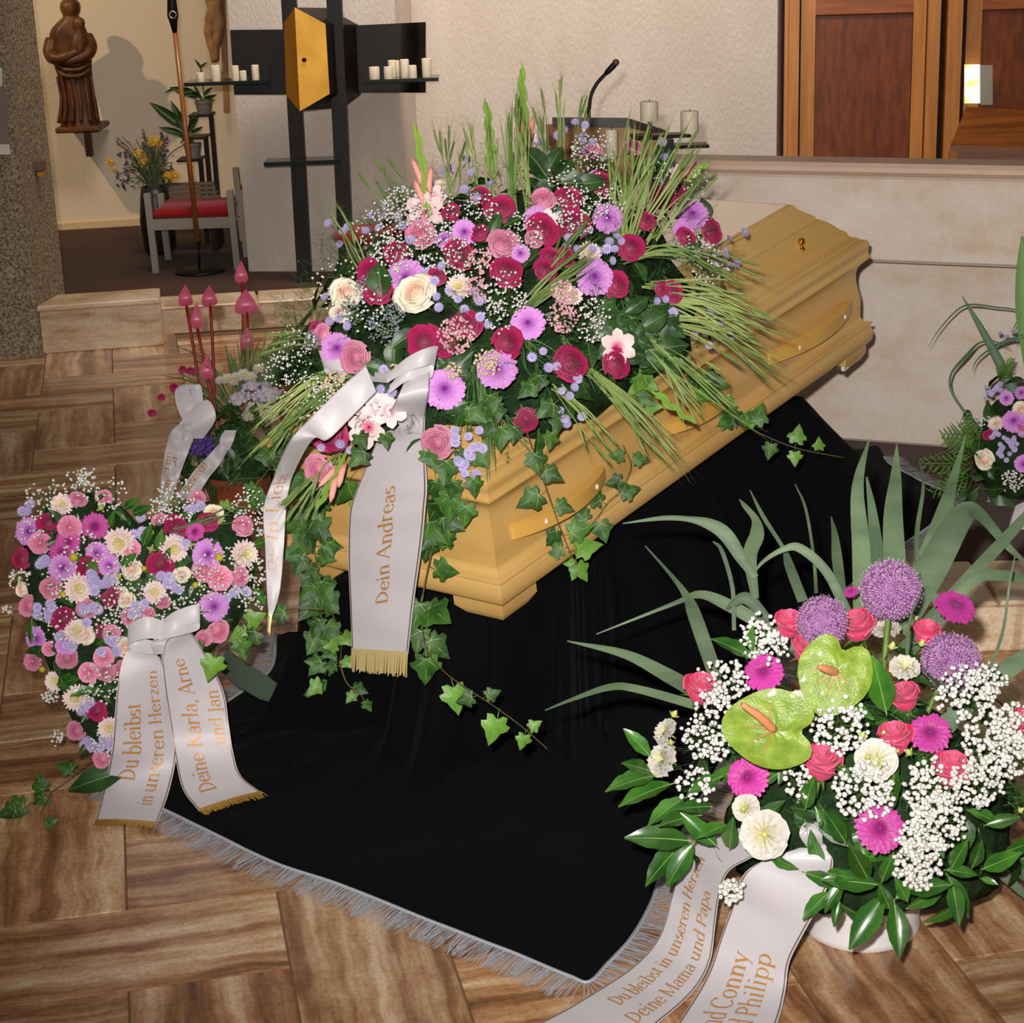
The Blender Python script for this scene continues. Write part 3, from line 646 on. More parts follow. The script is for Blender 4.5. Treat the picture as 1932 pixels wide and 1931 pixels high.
chair('grey wooden chair with a red seat standing in front of the staff', xl.x, xr.x-.02, xl.y-.05, .42, .12)
chair('grey chair with slatted back, half hidden behind the red-seated chair', xl.x+.36, xr.x+.10, xl.y+.95, .40, .12, back=True)
p = at_d(700, 433, 8.9)
e = thing('red_stool', 'red-topped seat peeking out behind the flowers near the cross', 'chair', V((p.x, p.y, ZP)))
mb = MB(); mb.lathe((p.x, p.y, p.z-.03), [(.02, -.02), (.17, -.018), (.19, 0), (.185, .02), (.15, .034), (.02, .038)], 24); mb.build('seat_cushion', RED, e)
for a in (0.8, 2.4, 3.9, 5.5):
    mb = MB(); mb.bar(V((p.x+.15*cos(a), p.y+.15*sin(a), ZP)), V((p.x+.13*cos(a), p.y+.13*sin(a), p.z-.045)), .03, .03); mb.build('leg', GREY, e, smooth=False)
# slatted radiator cover behind the chair
rc = thing('slatted_bench', 'brown slatted bench against the rear wall beside the bouquet', 'bench', V((at_d(357, 390, 11.3).x, 11.25, ZP)))
for k in range(6):
    a, b = pd_(308, 348+k*8.5, 11.2-k*.05), pd_(405, 347+k*8.5, 11.2-k*.05); mb = MB(); mb.box((a+b)/2, (b.x-a.x+.02*k, .05, .018), ch=.003); mb.build('slat', mat('grey_brown_slat', rgb(104, 90, 74), .6), rc, smooth=False)
for x in (312, 404):
    q = pd_(x, 370, 11.12); mb = MB(); mb.box((q.x, q.y, (q.z+ZP)/2-.05), (.03, .3, q.z-ZP-.08)); mb.build('leg', BLACKM, rc, smooth=False)

# ------------------------------------------------------------------ stepped plant stand with pots
PSD = 11.3
ps_ = thing('plant_stand', 'black stepped metal plant stand in the corner', 'plant stand', V((pd_(380, 340, PSD).x, PSD, ZP)))
for (x0, x1, y) in ((360, 402, 216), (355, 392, 258), (338, 382, 300)):
    a, b = pd_(x0, y, PSD), pd_(x1, y, PSD); mb = MB(); mb.box((a+b)/2, (b.x-a.x, .2, .012)); mb.build('step_plate', BLACKM, ps_, smooth=False)
    mb = MB(); q = pd_(x1-4, y, PSD); mb.bar(V((q.x, PSD, ZP)), V((q.x, PSD, q.z)), .026, .03, (0, 1, 0)); mb.build('upright', BLACKM, ps_, smooth=False)
POTG = mat('grey_flower_pot', rgb(128, 118, 114), .5)
# ------------------------------------------------------------------ lectern with microphone, candle stand
LD = 7.05
lc = thing('lectern', 'dark metal lectern with a slanted desk behind the flowers', 'lectern', V((pd_(1120, 222, LD).x, LD+.1, ZP)))
LB = mat('dark_brown_metal', rgb(44, 30, 24), .4, .5)
LI = mat('lectern_wood_inside', rgb(150, 96, 40), .5, .4, col2=rgb(176, 140, 96), nscale=5)
p0, p1 = pd_(1042, 222, LD), pd_(1184, 223, LD); p2 = pd_(1256, 246, LD+.02)
mb = MB(); mb.prism([p0, p1, p1-V((0, 0, .034)), p0-V((0, 0, .034))], (0, .02, 0)); mb.build('back_rim', LB, lc, smooth=False)
mb = MB(); mb.prism([p1, p2, p2-V((0, 0, .022)), p1-V((0, 0, .034))], (0, .02, 0)); mb.build('side_rim', LB, lc, smooth=False)
q0, q1, q2 = pd_(1030, 236, LD+.05), pd_(1180, 236, LD+.05), pd_(1250, 258, LD+.05)
mb = MB(); b = V((0, .01, -.28)); mb.prism([q0, q1, q2, q2+b*.3, q1+b, q0+b], (0, .03, 0)); mb.build('desk_panel', LI, lc, smooth=False)
mb = MB(); c = pd_(1120, 300, LD+.15); mb.box((c.x, c.y, (c.z+ZP)/2), (.16, .12, c.z-ZP), ch=.01); mb.build('column', LB, lc, smooth=False)
mb = MB(); mb.box((c.x, c.y, ZP+.012), (.42, .36, .02), ch=.005); mb.build('foot_plate', LB, lc, smooth=False)
mc = thing('microphone', 'black gooseneck microphone standing on the lectern', 'microphone', pd_(1112, 224, LD))
P = [(1111, 224), (1112, 200), (1116, 178), (1126, 158), (1140, 142), (1148, 134)]
mb = MB(); mb.tube(spline([pd_(x, y, LD+.01) for x, y in P], 5), .0068, 8); mb.build('gooseneck', BLACKM, mc)
mb = MB(); a, b = pd_(1142, 140, LD+.01), pd_(1161, 120, LD+.01); mb.tube([a, a.lerp(b, .2), a.lerp(b, .85), b], [.007, .0105, .0115, .010], 10); mb.build('microphone_body', BLACKM, mc)
mb = MB(); mb.ball(pd_(1162, 118, LD+.01), .013, 12, 8); mb.build('microphone_head', mat('mesh_grille', rgb(120, 96, 84), .5, .5, .6), mc)
# candle stand beside the lectern
CD_ = 6.95
cs_ = thing('candle_stand', 'black metal candle stand with offset plates beside the altar', 'candle stand', V((pd_(1257, 300, CD_).x, CD_+.03, ZP)))
q = pd_(1257, 262, CD_+.03); mb = MB(); mb.bar(V((q.x, q.y, ZP)), V((q.x, q.y, q.z)), .052, .05, (0, 1, 0)); mb.build('post', BLACKM, cs_, smooth=False)
def plate(x0, x1, y, D, th=.012, dp=.09):
    a, b = pd_(x0, y, D), pd_(x1, y, D); mb = MB(); mb.box(((a.x+b.x)/2, D+.0, (a.z+b.z)/2), (b.x-a.x, dp, th), ch=.004); mb.build('plate', BLACKM, cs_, smooth=False); return (a.z+b.z)/2+th/2
zp1 = plate(1190, 1302, 256, CD_); zp2 = plate(1240, 1336, 275, CD_+.10, dp=.1)
a = pd_(1226, 256, CD_); b = pd_(1226, 229, CD_); mb = MB(); mb.tube([V((a.x, CD_, zp1)), V((a.x, CD_, b.z))], .0075, 10); mb.build('candle_rod', mat('grey_steel', rgb(120, 116, 118), .4, .5, .6), cs_)
GA = 'pillar candles on the candle stand'
def cand2(x0, x1, yt, yb, D, label):
    a = pd_((x0+x1)/2, yb, D); r = (pd_(x1, yb, D).x-pd_(x0, yb, D).x)/2; h = pd_((x0+x1)/2, yt, D).z-a.z
    candle('pillar_candle', label, a, r, h, GA)
cand2(1208, 1242, 191, 228, CD_, 'wide ivory candle on a grey rod beside the microphone')
cand2(1284, 1318, 209, 252, CD_, 'wide ivory candle at the right end of the stand, nearest the doors')
cand2(1142, 1166, 244, 296, CD_+.05, 'ivory candle half hidden by grass in front of the lectern')
# ------------------------------------------------------------------ flower library (unit radius, facing +Z)
def petal_mat(name, inner, outer, r0=.1, r1=.9, rough=.5, vary=.12, sheen=.15):
    m = bpy.data.materials.new(name); m.use_nodes = True; N = m.node_tree.nodes; Lk = m.node_tree.links; b = N['Principled BSDF']
    tc = N.new('ShaderNodeTexCoord'); sx = N.new('ShaderNodeSeparateXYZ'); Lk.new(tc.outputs['Object'], sx.inputs[0])
    cb = N.new('ShaderNodeCombineXYZ'); Lk.new(sx.outputs['X'], cb.inputs['X']); Lk.new(sx.outputs['Y'], cb.inputs['Y'])
    ln = N.new('ShaderNodeVectorMath'); ln.operation = 'LENGTH'; Lk.new(cb.outputs[0], ln.inputs[0])
    rp = N.new('ShaderNodeValToRGB'); rp.color_ramp.elements[0].position = r0; rp.color_ramp.elements[0].color = inner; rp.color_ramp.elements[1].position = r1; rp.color_ramp.elements[1].color = outer
    Lk.new(ln.outputs['Value'], rp.inputs[0])
    oi = N.new('ShaderNodeObjectInfo'); mr = N.new('ShaderNodeMapRange'); mr.inputs['To Min'].default_value = 1-vary; mr.inputs['To Max'].default_value = 1+vary
    hs = N.new('ShaderNodeHueSaturation'); Lk.new(oi.outputs['Random'], mr.inputs['Value']); Lk.new(mr.outputs[0], hs.inputs['Value']); Lk.new(rp.outputs[0], hs.inputs['Color'])
    Lk.new(hs.outputs[0], b.inputs['Base Color']); b.inputs['Roughness'].default_value = rough; b.inputs['Specular IOR Level'].default_value = .35; b.inputs['Sheen Weight'].default_value = sheen
    MATS[name] = m; return m
LEAF = mat('dark_leaf', rgb(28, 56, 22), .4, .4, col2=rgb(48, 84, 32), nscale=3, vary=.25)
LEAFI = mat('ivy_green', rgb(36, 70, 26), .5, .3, col2=rgb(66, 106, 38), nscale=2, vary=.35)
LEAFL = mat('young_ivy_green', rgb(104, 150, 48), .45, .4, col2=rgb(84, 132, 44), nscale=2, vary=.15)
LAUR = mat('laurel_green', rgb(38, 84, 26), .26, .6, col2=rgb(62, 112, 34), nscale=2, vary=.3, coat=.3)
VEIN = mat('leaf_vein', rgb(128, 164, 92), .5)
REED = mat('reed_green', rgb(102, 122, 90), .55, .35, col2=rgb(70, 90, 64), nscale=3, stretch=(1, 1, 6), vary=.2)
GRASS = mat('grass_green', rgb(86, 120, 50), .5, .4, col2=rgb(148, 164, 92), nscale=5, vary=.2)
GRASSD = mat('dark_grass_green', rgb(62, 98, 44), .55, .35, col2=rgb(92, 122, 70), nscale=5, vary=.2)
STEM = mat('green_stem', rgb(92, 124, 52), .5)
TWIG = mat('ivy_twig', rgb(112, 92, 58), .7)
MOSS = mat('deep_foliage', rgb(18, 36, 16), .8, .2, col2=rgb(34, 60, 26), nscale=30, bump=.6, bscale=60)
FERN = mat('fern_green', rgb(58, 96, 44), .6, .3)
GYP = mat('gypsophila_white', rgb(224, 222, 216), .6, .2)
MAG = petal_mat('magenta_petal', rgb(128, 12, 58), rgb(174, 28, 88), .05, .75)
MAUV = petal_mat('mauve_pink_petal', rgb(206, 104, 142), rgb(222, 142, 172), .1, .9)
CREAM = petal_mat('cream_petal', rgb(240, 190, 166), rgb(242, 232, 208), .2, .6, vary=.04)
PURP = petal_mat('purple_petal', rgb(150, 58, 166), rgb(206, 136, 210), .05, .7)
MGD = petal_mat('hot_magenta_petal', rgb(136, 16, 92), rgb(188, 56, 150), .05, .6)
WHT = petal_mat('white_petal', rgb(196, 190, 138), rgb(206, 201, 190), .1, .6, vary=.04)
WPK = petal_mat('white_pink_petal', rgb(238, 228, 190), rgb(238, 214, 216), .2, .7, vary=.05)
LAV = petal_mat('lavender_petal', rgb(166, 152, 200), rgb(180, 170, 212), .1, .8)
HOT = petal_mat('hot_pink_petal', rgb(232, 110, 148), rgb(206, 30, 84), .15, .7)
PALE = petal_mat('pale_pink_petal', rgb(224, 96, 150), rgb(244, 212, 212), .12, .45, vary=.05)
SALM = mat('salmon_bud', rgb(240, 164, 150), .5)
YEL = mat('yellow_centre', rgb(212, 190, 70), .7)
PCEN = mat('purple_centre', rgb(110, 30, 120), .7)
LIMB = mat('lime_bud', rgb(196, 206, 120), .5, vary=.1)
YARR = mat('pink_yarrow', rgb(222, 178, 180), .7, col2=rgb(206, 150, 166), nscale=30)
YARB = mat('beige_yarrow', rgb(206, 190, 160), .7)
GREYB = mat('grey_blue_statice', rgb(140, 146, 158), .7)

RIM = {'magenta_petal': mat('magenta_rim', rgb(186, 46, 102), .5, vary=.1), 'mauve_pink_petal': mat('mauve_rim', rgb(228, 158, 182), .5, vary=.06), 'cream_petal': mat('cream_rim', rgb(246, 236, 214), .5), 'hot_pink_petal': mat('hot_pink_rim', rgb(228, 88, 132), .5, vary=.08)}  # paler petal lips, their contrast also painted in for weak fold shading
def rose_mesh(name, m, n=21, tall=1.0, opn=1.0, seed=0):
    rg = random.Random(seed); mb = MB()
    mb.lathe((0, 0, 0), [(.30, -.62*tall), (.55, -.40*tall), (.60, -.20*tall), (.42, .02*tall), (.22, .14*tall), (.02, .18*tall)], 12)
    for k in range(n):
        u = k/(n-1); phi = k*2.39996+rg.uniform(-.15, .15)
        R = lerp(.05, .66, u**.8); fl = (.03+.36*u**1.6)*opn; H = (.50-.30*u**1.3)*tall; zb = lerp(.0, -.60, u)*tall
        span = lerp(2.2, .95, u**.5); rows = []
        for v in (0, .4, .7, .9, 1.0):
            rw = []
            for w in (-1, -.5, 0, .5, 1):
                r = R*(.45+.55*sin(v*pi/2))+fl*v**3*(1-.15*abs(w))+.03*w
                z = zb+(H-zb)*v-(w*w)*(.10+.16*u)*v-((.05+.13*u)*opn if v > .95 else 0)+rg.uniform(-.015, .015)
                a = phi+w*span*(.55+.45*sin(pi*min(1, v+.1)*.6))
                rw.append(V((r*cos(a), r*sin(a), z)))
            rows.append(rw)
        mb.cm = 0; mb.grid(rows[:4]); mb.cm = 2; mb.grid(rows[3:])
    mb.cm = 1
    for k in range(5):
        a = 2*pi*k/5; c, s = cos(a), sin(a); t = V((-s, c, 0))
        mb.add([V((.12*c, .12*s, -.66*tall))-t*.1, V((.12*c, .12*s, -.66*tall))+t*.1, V((.5*c, .5*s, -.45*tall))+t*.09, V((.5*c, .5*s, -.45*tall))-t*.09, V((.95*c, .95*s, -.52*tall))], [(0, 1, 2, 3), (3, 2, 4)])
    mb.tube([V((0, 0, -.6*tall)), V((0, 0, -1.4*tall))], .10, 6)
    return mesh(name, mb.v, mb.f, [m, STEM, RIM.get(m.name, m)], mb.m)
def strap(mb, a, L, w, el, r0=.05, z0=0, curl=0, fold=.25, n=4, tip=.25):
    """a petal leaving the centre at azimuth a, elevation el, length L"""
    d = V((cos(a), sin(a), 0)); t = V((-sin(a), cos(a), 0)); p = d*r0+V((0, 0, z0)); rows = []; e = el
    for i in range(n+1):
        u = i/n; ww = w*(sin(pi*min(1, .18+u*.66))**.7 if i < n else tip)
        nn = d*(-sin(e))+V((0, 0, 1))*cos(e)
        rows.append([p-t*ww+nn*ww*fold, p.copy(), p+t*ww+nn*ww*fold])
        e += curl/n; p = p+(d*cos(e)+V((0, 0, 1))*sin(e))*(L/n)
    mb.grid(rows)
def mum_mesh(name, m, rings, cen=None, cr=.12, cz=.1, seed=1, back=True):
    rg = random.Random(seed); mb = MB()
    for (n, L, w, el, curl, z0) in rings:
        o = rg.random()*6
        for k in range(n): strap(mb, o+2*pi*k/n+rg.uniform(-.06, .06), L*rg.uniform(.92, 1.06), w, el+rg.uniform(-.07, .07), .05, z0, curl)
    if cen: mb.cm = 1; mb.ball((0, 0, cz), cr, 10, 6, (1, 1, .6))
    mb.cm = 2; mb.tube([V((0, 0, -.05)), V((0, 0, -.9))], .07, 5)
    return mesh(name, mb.v, mb.f, [m, cen or m, STEM], mb.m)
def dahlia_mesh(name, m, cen, seed=2):
    return mum_mesh(name, m, [(22, 1.0, .20, -.10, -.10, -.03), (22, .95, .19, .04, -.15, .01), (20, .84, .18, .18, -.22, .05), (18, .68, .16, .34, -.35, .08), (14, .48, .13, .55, -.45, .10), (10, .30, .09, .85, -.4, .12)], cen, .13, .16, seed)
def pompon_mesh(name, m, cen, seed=3):
    return mum_mesh(name, m, [(20, .95, .13, -.25, .5, -.05), (20, .9, .12, .05, .45, 0), (18, .78, .12, .35, .5, .05), (16, .6, .10, .65, .6, .12), (12, .42, .08, 1.0, .6, .18)], cen, .16, .34, seed)
def aster_mesh(name, m, cen):
    mb = MB()
    for ring, (el, L) in enumerate(((.05, 1.0), (.4, .8))):
        for k in range(13):
            a = 2*pi*(k+ring*.5)/13; d = V((cos(a), sin(a), 0)); t = V((-sin(a), cos(a), 0)); z = V((0, 0, 1))
            p1 = d*.55*L*cos(el)+z*.55*L*sin(el); p2 = d*L*cos(el*.6)+z*L*sin(el*.6)
            mb.add([d*.1, p1-t*.15, p2, p1+t*.15], [(0, 1, 2, 3)])
    mb.cm = 1; mb.ball((0, 0, .12), .30, 8, 5, (1, 1, .6))
    mb.cm = 2; mb.tube([V((0, 0, 0)), V((.1, 0, -1.2)), V((.1, .1, -2.6))], .07, 4)
    return mesh(name, mb.v, mb.f, [m, cen, STEM], mb.m)
def trumpet_mesh(name, m):
    mb = MB()
    for k in range(6):
        a = 2*pi*k/6; strap(mb, a, 1.15, .40 if k % 2 else .34, 1.05, .05, -.5, -1.25, .18, 6, .12)
    mb.cm = 1
    for k in range(3): mb.tube([V((0, 0, -.4)), V((.06*cos(k*2), .06*sin(k*2), .25))], .025, 4)
    return mesh(name, mb.v, mb.f, [m, SALM], mb.m)
def ruffle_mesh(name, m, seed=5):
    """lisianthus: few wide wavy petals round a small green eye"""
    rg = random.Random(seed); mb = MB()
    for ring, (n, L, el) in enumerate(((6, 1.0, .22), (6, .98, .55), (6, .86, .85), (5, .68, 1.12), (4, .45, 1.32))):
        for k in range(n):
            a = 2*pi*(k+ring*.5)/n+rg.uniform(-.1, .1); rows = []
            for v in (0, .3, .6, .85, 1.0):
                rw = []
                for w in (-1, -.66, -.33, 0, .33, .66, 1):
                    aa = a+w*.72*(.3+.7*v); rr = L*v*cos(el*(1-.3*v))*(1-.10*w*w); z = L*v*sin(el*(1-.35*v))+.15*v*v*sin(w*9+ring*2+k*1.7)-.15
                    rw.append(V((rr*cos(aa), rr*sin(aa), z)))
                rows.append(rw)
            mb.grid(rows)
    mb.cm = 1; mb.ball((0, 0, 0), .12, 6, 5); mb.tube([V((0, 0, -.2)), V((0, 0, -1))], .07, 5)
    return mesh(name, mb.v, mb.f, [m, LIMB], mb.m)
def bud_mesh(name):
    mb = MB(); mb.lathe((0, 0, 0), [(.05, -.5), (.3, -.42), (.5, -.1), (.48, .25), (.30, .62), (.10, .95), (.02, 1.05)], 8)
    for k in range(4): strap(mb, k*1.57, .9, .16, .9, .25, -.45, -.1, .1, 3, .05)
    mb.cm = 1; mb.tube([V((0, 0, -.45)), V((.1, 0, -1.5)), V((.05, .1, -3))], .06, 4)
    return mesh(name, mb.v, mb.f, [LIMB, STEM], mb.m)
def ivy_mesh(name, m, seed=0):
    """five-lobed leaf, petiole at the origin, tip towards +X"""
    rg = random.Random(seed)
    out = [(0, .0), (-.16, .20), (-.14, .40), (.10, .36), (.16, .56), (.34, .50), (.48, .30), (.66, .22), (.84, .10), (1.0, 0)]
    pts = [(x, y) for x, y in out] + [(x, -y) for x, y in out[-2:0:-1]]
    mb = MB(); c = V((.30, 0, .03)); P = []
    for x, y in pts: P.append(V((x, y*rg.uniform(.92, 1.06), -.10*abs(y)-.10*x*x+rg.uniform(-.02, .02))))
    inn = [c.lerp(p, .5)+V((0, 0, .02)) for p in P]; n = len(P)
    b = mb.add([c]+inn+P, [])
    for i in range(n):
        j = (i+1) % n; mb.q(b, b+1+i, b+1+j); mb.q(b+1+i, b+1+n+i, b+1+n+j, b+1+j)
    mb.cm = 1
    for tx, ty in ((.92, 0), (.34, .42), (.34, -.42), (-.05, .32), (-.05, -.32)):
        a, e = V((0, 0, .02)), V((tx, ty, -.10*abs(ty)-.10*tx*tx+.035)); md = a.lerp(e, .5)+V((0, 0, .03)); t = (e-a).cross(V((0, 0, 1))).normalized()*.010
        mb.add([a-t, a+t, md+t, md-t, e], [(0, 1, 2, 3), (3, 2, 4)])
    mb.tube([V((0, 0, 0)), V((-.2, 0, -.05)), V((-.4, 0, -.16))], .014, 4)
    return mesh(name, mb.v, mb.f, [m, VEIN], mb.m)
def laurel_mesh(name, m, wid=.19, bend=.18, seed=0):
    rg = random.Random(seed); mb = MB(); rows = []
    n = 9
    for i in range(n+1):
        u = i/n; w = wid*max(.03, sin(pi*(u*.94+.03)**.85))*(1+.05*sin(u*20)); z = -bend*(u-.3)**2
        wav = .012*sin(u*17+seed)
        rows.append([V((u, -w, z+.35*w+wav)), V((u, -w*.5, z+.13*w)), V((u, 0, z)), V((u, w*.5, z+.13*w)), V((u, w, z+.35*w-wav))])
    mb.grid(rows); mb.cm = 1
    vr = [[r[2]+V((0, -.008*(1.2-i/n), .004)), r[2]+V((0, 0, .008)), r[2]+V((0, .008*(1.2-i/n), .004))] for i, r in enumerate(rows)]; mb.grid(vr)
    mb.tube([V((0, 0, -.02)), V((-.10, 0, -.03))], .014, 4)
    return mesh(name, mb.v, mb.f, [m, VEIN], mb.m)
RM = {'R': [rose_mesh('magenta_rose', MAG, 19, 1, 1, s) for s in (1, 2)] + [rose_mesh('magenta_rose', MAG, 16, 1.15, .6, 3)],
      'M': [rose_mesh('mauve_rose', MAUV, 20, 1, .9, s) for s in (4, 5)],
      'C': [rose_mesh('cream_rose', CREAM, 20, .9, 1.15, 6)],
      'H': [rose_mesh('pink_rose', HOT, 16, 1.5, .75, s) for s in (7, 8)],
      'D': [dahlia_mesh('purple_chrysanthemum', PURP, PCEN, s) for s in (9, 10)],
      'G': [dahlia_mesh('magenta_chrysanthemum', MGD, PCEN, s) for s in (11, 12)],
      'W': [pompon_mesh('white_chrysanthemum', WPK, YEL, s) for s in (13, 14)],
      'A': [aster_mesh('lavender_aster', LAV, mat('aster_centre', rgb(176, 160, 206), .7))],
      'T': [trumpet_mesh('gladiolus_bloom', PALE)],
      'L': [ruffle_mesh('white_lisianthus', WHT, s) for s in (15, 16)],
      'P': [ruffle_mesh('pink_lisianthus', MAUV, 17)],
      'B': [bud_mesh('lisianthus_bud')]}
NAMES = {'R': 'magenta_rose', 'M': 'mauve_rose', 'C': 'cream_rose', 'H': 'pink_rose', 'D': 'purple_chrysanthemum', 'G': 'magenta_chrysanthemum', 'W': 'white_chrysanthemum', 'A': 'lavender_aster', 'T': 'gladiolus_bloom', 'L': 'white_lisianthus', 'P': 'pink_lisianthus', 'B': 'lisianthus_bud'}
IVY = [ivy_mesh('ivy_leaf', LEAFI, s) for s in (1, 2, 3)]; IVYL = [ivy_mesh('ivy_leaf', LEAFL, 4)]; IVYD = [ivy_mesh('ivy_leaf', LEAF, 5)]
LAU = [laurel_mesh('laurel_leaf', LAUR, .19, .2, s) for s in (1, 2)]; LAUD = [laurel_mesh('glossy_leaf', LEAF, .30, .25, 3), laurel_mesh('glossy_leaf', LEAF, .24, .3, 4)]

class Hull:
    def __init__(s, c, R, r): s.c = V(c); s.R = R; s.Ri = R.transposed(); s.r = V(r)
    def hit(s, px, py, k=1.0):
        o = s.Ri @ (CAM-s.c); d = s.Ri @ ray(px, py); r = s.r*k
        o = V((o.x/r.x, o.y/r.y, o.z/r.z)); d = V((d.x/r.x, d.y/r.y, d.z/r.z))
        a, b, c = d.dot(d), o.dot(d), o.dot(o)-1; q = b*b-a*c
        t = (-b-sqrt(q))/a if q > 0 else -b/a
        p = o+d*t; nn = V((p.x/r.x, p.y/r.y, p.z/r.z)); pos = CAM+ray(px, py)*t
        return pos, (s.R @ nn).normalized()
    def pt(s, d, k=1.0):
        d = V(d).normalized(); return s.c + s.R @ V((d.x*s.r.x*k, d.y*s.r.y*k, d.z*s.r.z*k)), (s.R @ V((d.x/s.r.x, d.y/s.r.y, d.z/s.r.z))).normalized()
def tocam(p): return (CAM-V(p)).normalized()
def dep(p): return (V(p)-CAM).dot(FW)
def flower(par, kind, pos, nrm, rad, spin=None, zs=1.0):
    me = random.choice(RM[kind]); R = frame(nrm, rnd(0, 6.28) if spin is None else spin)
    return inst(NAMES[kind], me, W4(pos, R, (rad, rad, rad*zs)), par)
def put(par, hull, kind, px, py, rpx, k=1.0, face=.5, jit=.18, nrm=None):
    p, n = hull.hit(px, py, k); r = rpx*dep(p)/FPX*(1.12 if kind in 'RMCD' else 1)
    nn = nrm or (n*(1-face)+tocam(p)*face+rv(jit)).normalized()
    return flower(par, kind, p, nn, r)
def leafat(par, meshes, a, b, name, nrm=None, tilt=0, wide=1.0):
    """leaf from point a (petiole) to b (tip)"""
    a, b = V(a), V(b); x = (b-a); L = x.length; x.normalize(); n = V(nrm) if nrm else tocam(a)+rv(.35); n = n-x*n.dot(x); n.normalize(); y = n.cross(x)
    R = M((x, y, n)).transposed()
    if tilt: R = R @ M.Rotation(tilt, 3, 'X')
    return inst(name, random.choice(meshes), W4(a, R, (L, L*wide, L)), par)
def leafpx(par, hull, meshes, x0, y0, x1, y1, name, k=1.0, dz=0.0, wide=1.0, nrm=None):
    p, n = hull.hit(x0, y0, k); q = at_d(x1, y1, dep(p)+dz)
    return leafat(par, meshes, p, q, name, nrm=nrm or (n*.4+tocam(p)*.6+rv(.25)), wide=wide)
def blade(mb, P, W, nrm=None, fold=.3):
    """long tapering leaf along the polyline P with half-widths W"""
    P = [V(p) for p in P]; rows = []
    for i, p in enumerate(P):
        t = (P[min(i+1, len(P)-1)]-P[max(i-1, 0)]).normalized(); n = (V(nrm) if nrm else tocam(p)); s = t.cross(n)
        s = s.normalized() if s.length > 1e-5 else V((1, 0, 0)); m = s.cross(t)
        rows.append([p-s*W[i]+m*W[i]*fold, p.copy(), p+s*W[i]+m*W[i]*fold])
    mb.grid(rows)
def reed(par, pts, d0, d1=None, name='reed_leaf', m=None, nrm=None):
    """pts: (px, py, width px); depth runs from d0 at the base to d1 at the tip"""
    d1 = d1 or d0; n = len(pts); P = []; Wd = []
    for i, (x, y, w) in enumerate(pts):
        d = lerp(d0, d1, i/(n-1)); P.append(at_d(x, y, d)); Wd.append(V((w*d/FPX/2, 0, 0)))
    P = spline(P, 5); Wd = [max(.0004, v.x) for v in spline(Wd, 5)]
    mb = MB(); blade(mb, P, Wd, nrm); return mb.build(name, m or REED, par)
def tuft(par, a, b, n, spread, w, droop=.0, m=None, ear=0, name='grass_tuft', jl=.25, base=.012):
    """bundle of blades from a to b"""
    a, b = V(a), V(b); mb = MB(); L = (b-a).length
    for k in range(n):
        p = a+rv(base); e = a+(b-a)*rnd(1-jl*1.3, 1.05)+rv(spread*1.35); mid = (p+e)/2+rv(spread*.4)+V((0, 0, droop*L*rnd(.6, 1.2))); e = e-V((0, 0, droop*L*rnd(.2, .9)))
        P = spline([p, mid, e], 4); ww = w*rnd(.3, .75)
        blade(mb, P, [ww*(.55+.45*sin(pi*min(1, i/(len(P)-1)*.8+.2))) if i < len(P)-1 else .0003 for i in range(len(P))], nrm=tocam(p)+rv(.7))
        if ear and random.random() < ear:
            d = (P[-1]-P[-3]).normalized(); h = P[-2]
            mb.tube([h-d*.03, h-d*.01, h+d*.02, h+d*.035], [.001, .0035, .003, .0008], 5)
            for q in range(7):
                s = h+d*rnd(-.02, .025); t = s+(d+rv(.22))*rnd(.05, .09); x = d.orthogonal().normalized()*.0005
                mb.add([s-x, s+x, t], [(0, 1, 2)])
    return mb.build(name, m or GRASS, par, kind='stuff')
def tuftpx(par, hull, bx, by, tx, ty, n, spx, wpx, droop=0., k=.92, dz=0., m=None, ear=0):
    p, _ = hull.hit(bx, by, k); d = dep(p); q = at_d(tx, ty, d+dz)
    return tuft(par, p, q, n, spx*d/FPX, wpx*d/FPX/2, droop, m, ear)
def dots(par, pts, rlo, rhi, m, name, stems=None, lowpoly=True, sm=None):
    """cloud of small blossoms joined into one part; stems: list of (a, b)"""
    mb = MB()
    for p in pts:
        r = rnd(rlo, rhi); mb.ball(p, r, 6, 4, (rnd(.85, 1.1), rnd(.85, 1.1), rnd(.75, 1)))
    mb.cm = 1
    for a, b in (stems or []): mb.tube([a, (V(a)+V(b))/2+rv(.004), b], .0006, 3, cap=False)
    return mb.build(name, [m, sm or STEM], par, kind='stuff')
def gyps(par, hull, cl, k=1.03, rr=(.0032, .0052), name='gypsophila', m=None):
    """cl: list of (px, py, radius px, count)"""
    pts = []; st = []
    for x, y, r, n in cl:
        c, cn = hull.hit(x, y, .9)
        for i in range(n):
            a = rnd(0, 6.283); q = r*sqrt(random.random()); p, nn = hull.hit(x+q*cos(a), y+q*sin(a), k*rnd(.95, 1.05))
            p = p+nn*rnd(-.005, .02); pts.append(p)
            if i % 3 == 0: st.append((c.lerp(p, .15), p))
    return dots(par, pts, rr[0], rr[1], m or GYP, name, st)
def vine(par, P, leaves, r=.0022, name='ivy_vine', n=6, stem=TWIG):
    """P: 3D points; leaves: (t along 0..1, size, dir vector or None, kind)"""
    C_ = spline(P, n); mb = MB(); mb.tube(C_, [r*(1-.6*i/len(C_)) for i in range(len(C_))], 5); v = mb.build(name, stem, par)
    for t, s, d, kd in leaves:
        i = min(len(C_)-2, int(t*(len(C_)-1))); p = C_[i]; tg = (C_[i+1]-C_[i]).normalized()
        d = V(d) if d else (tg*.6+rv(.9)); d.normalize()
        q = p+d*s*.35; leafat(v, {'d': IVY, 'l': IVYL, 'k': IVYD}[kd], q, q+d*s, 'ivy_leaf')
    return v
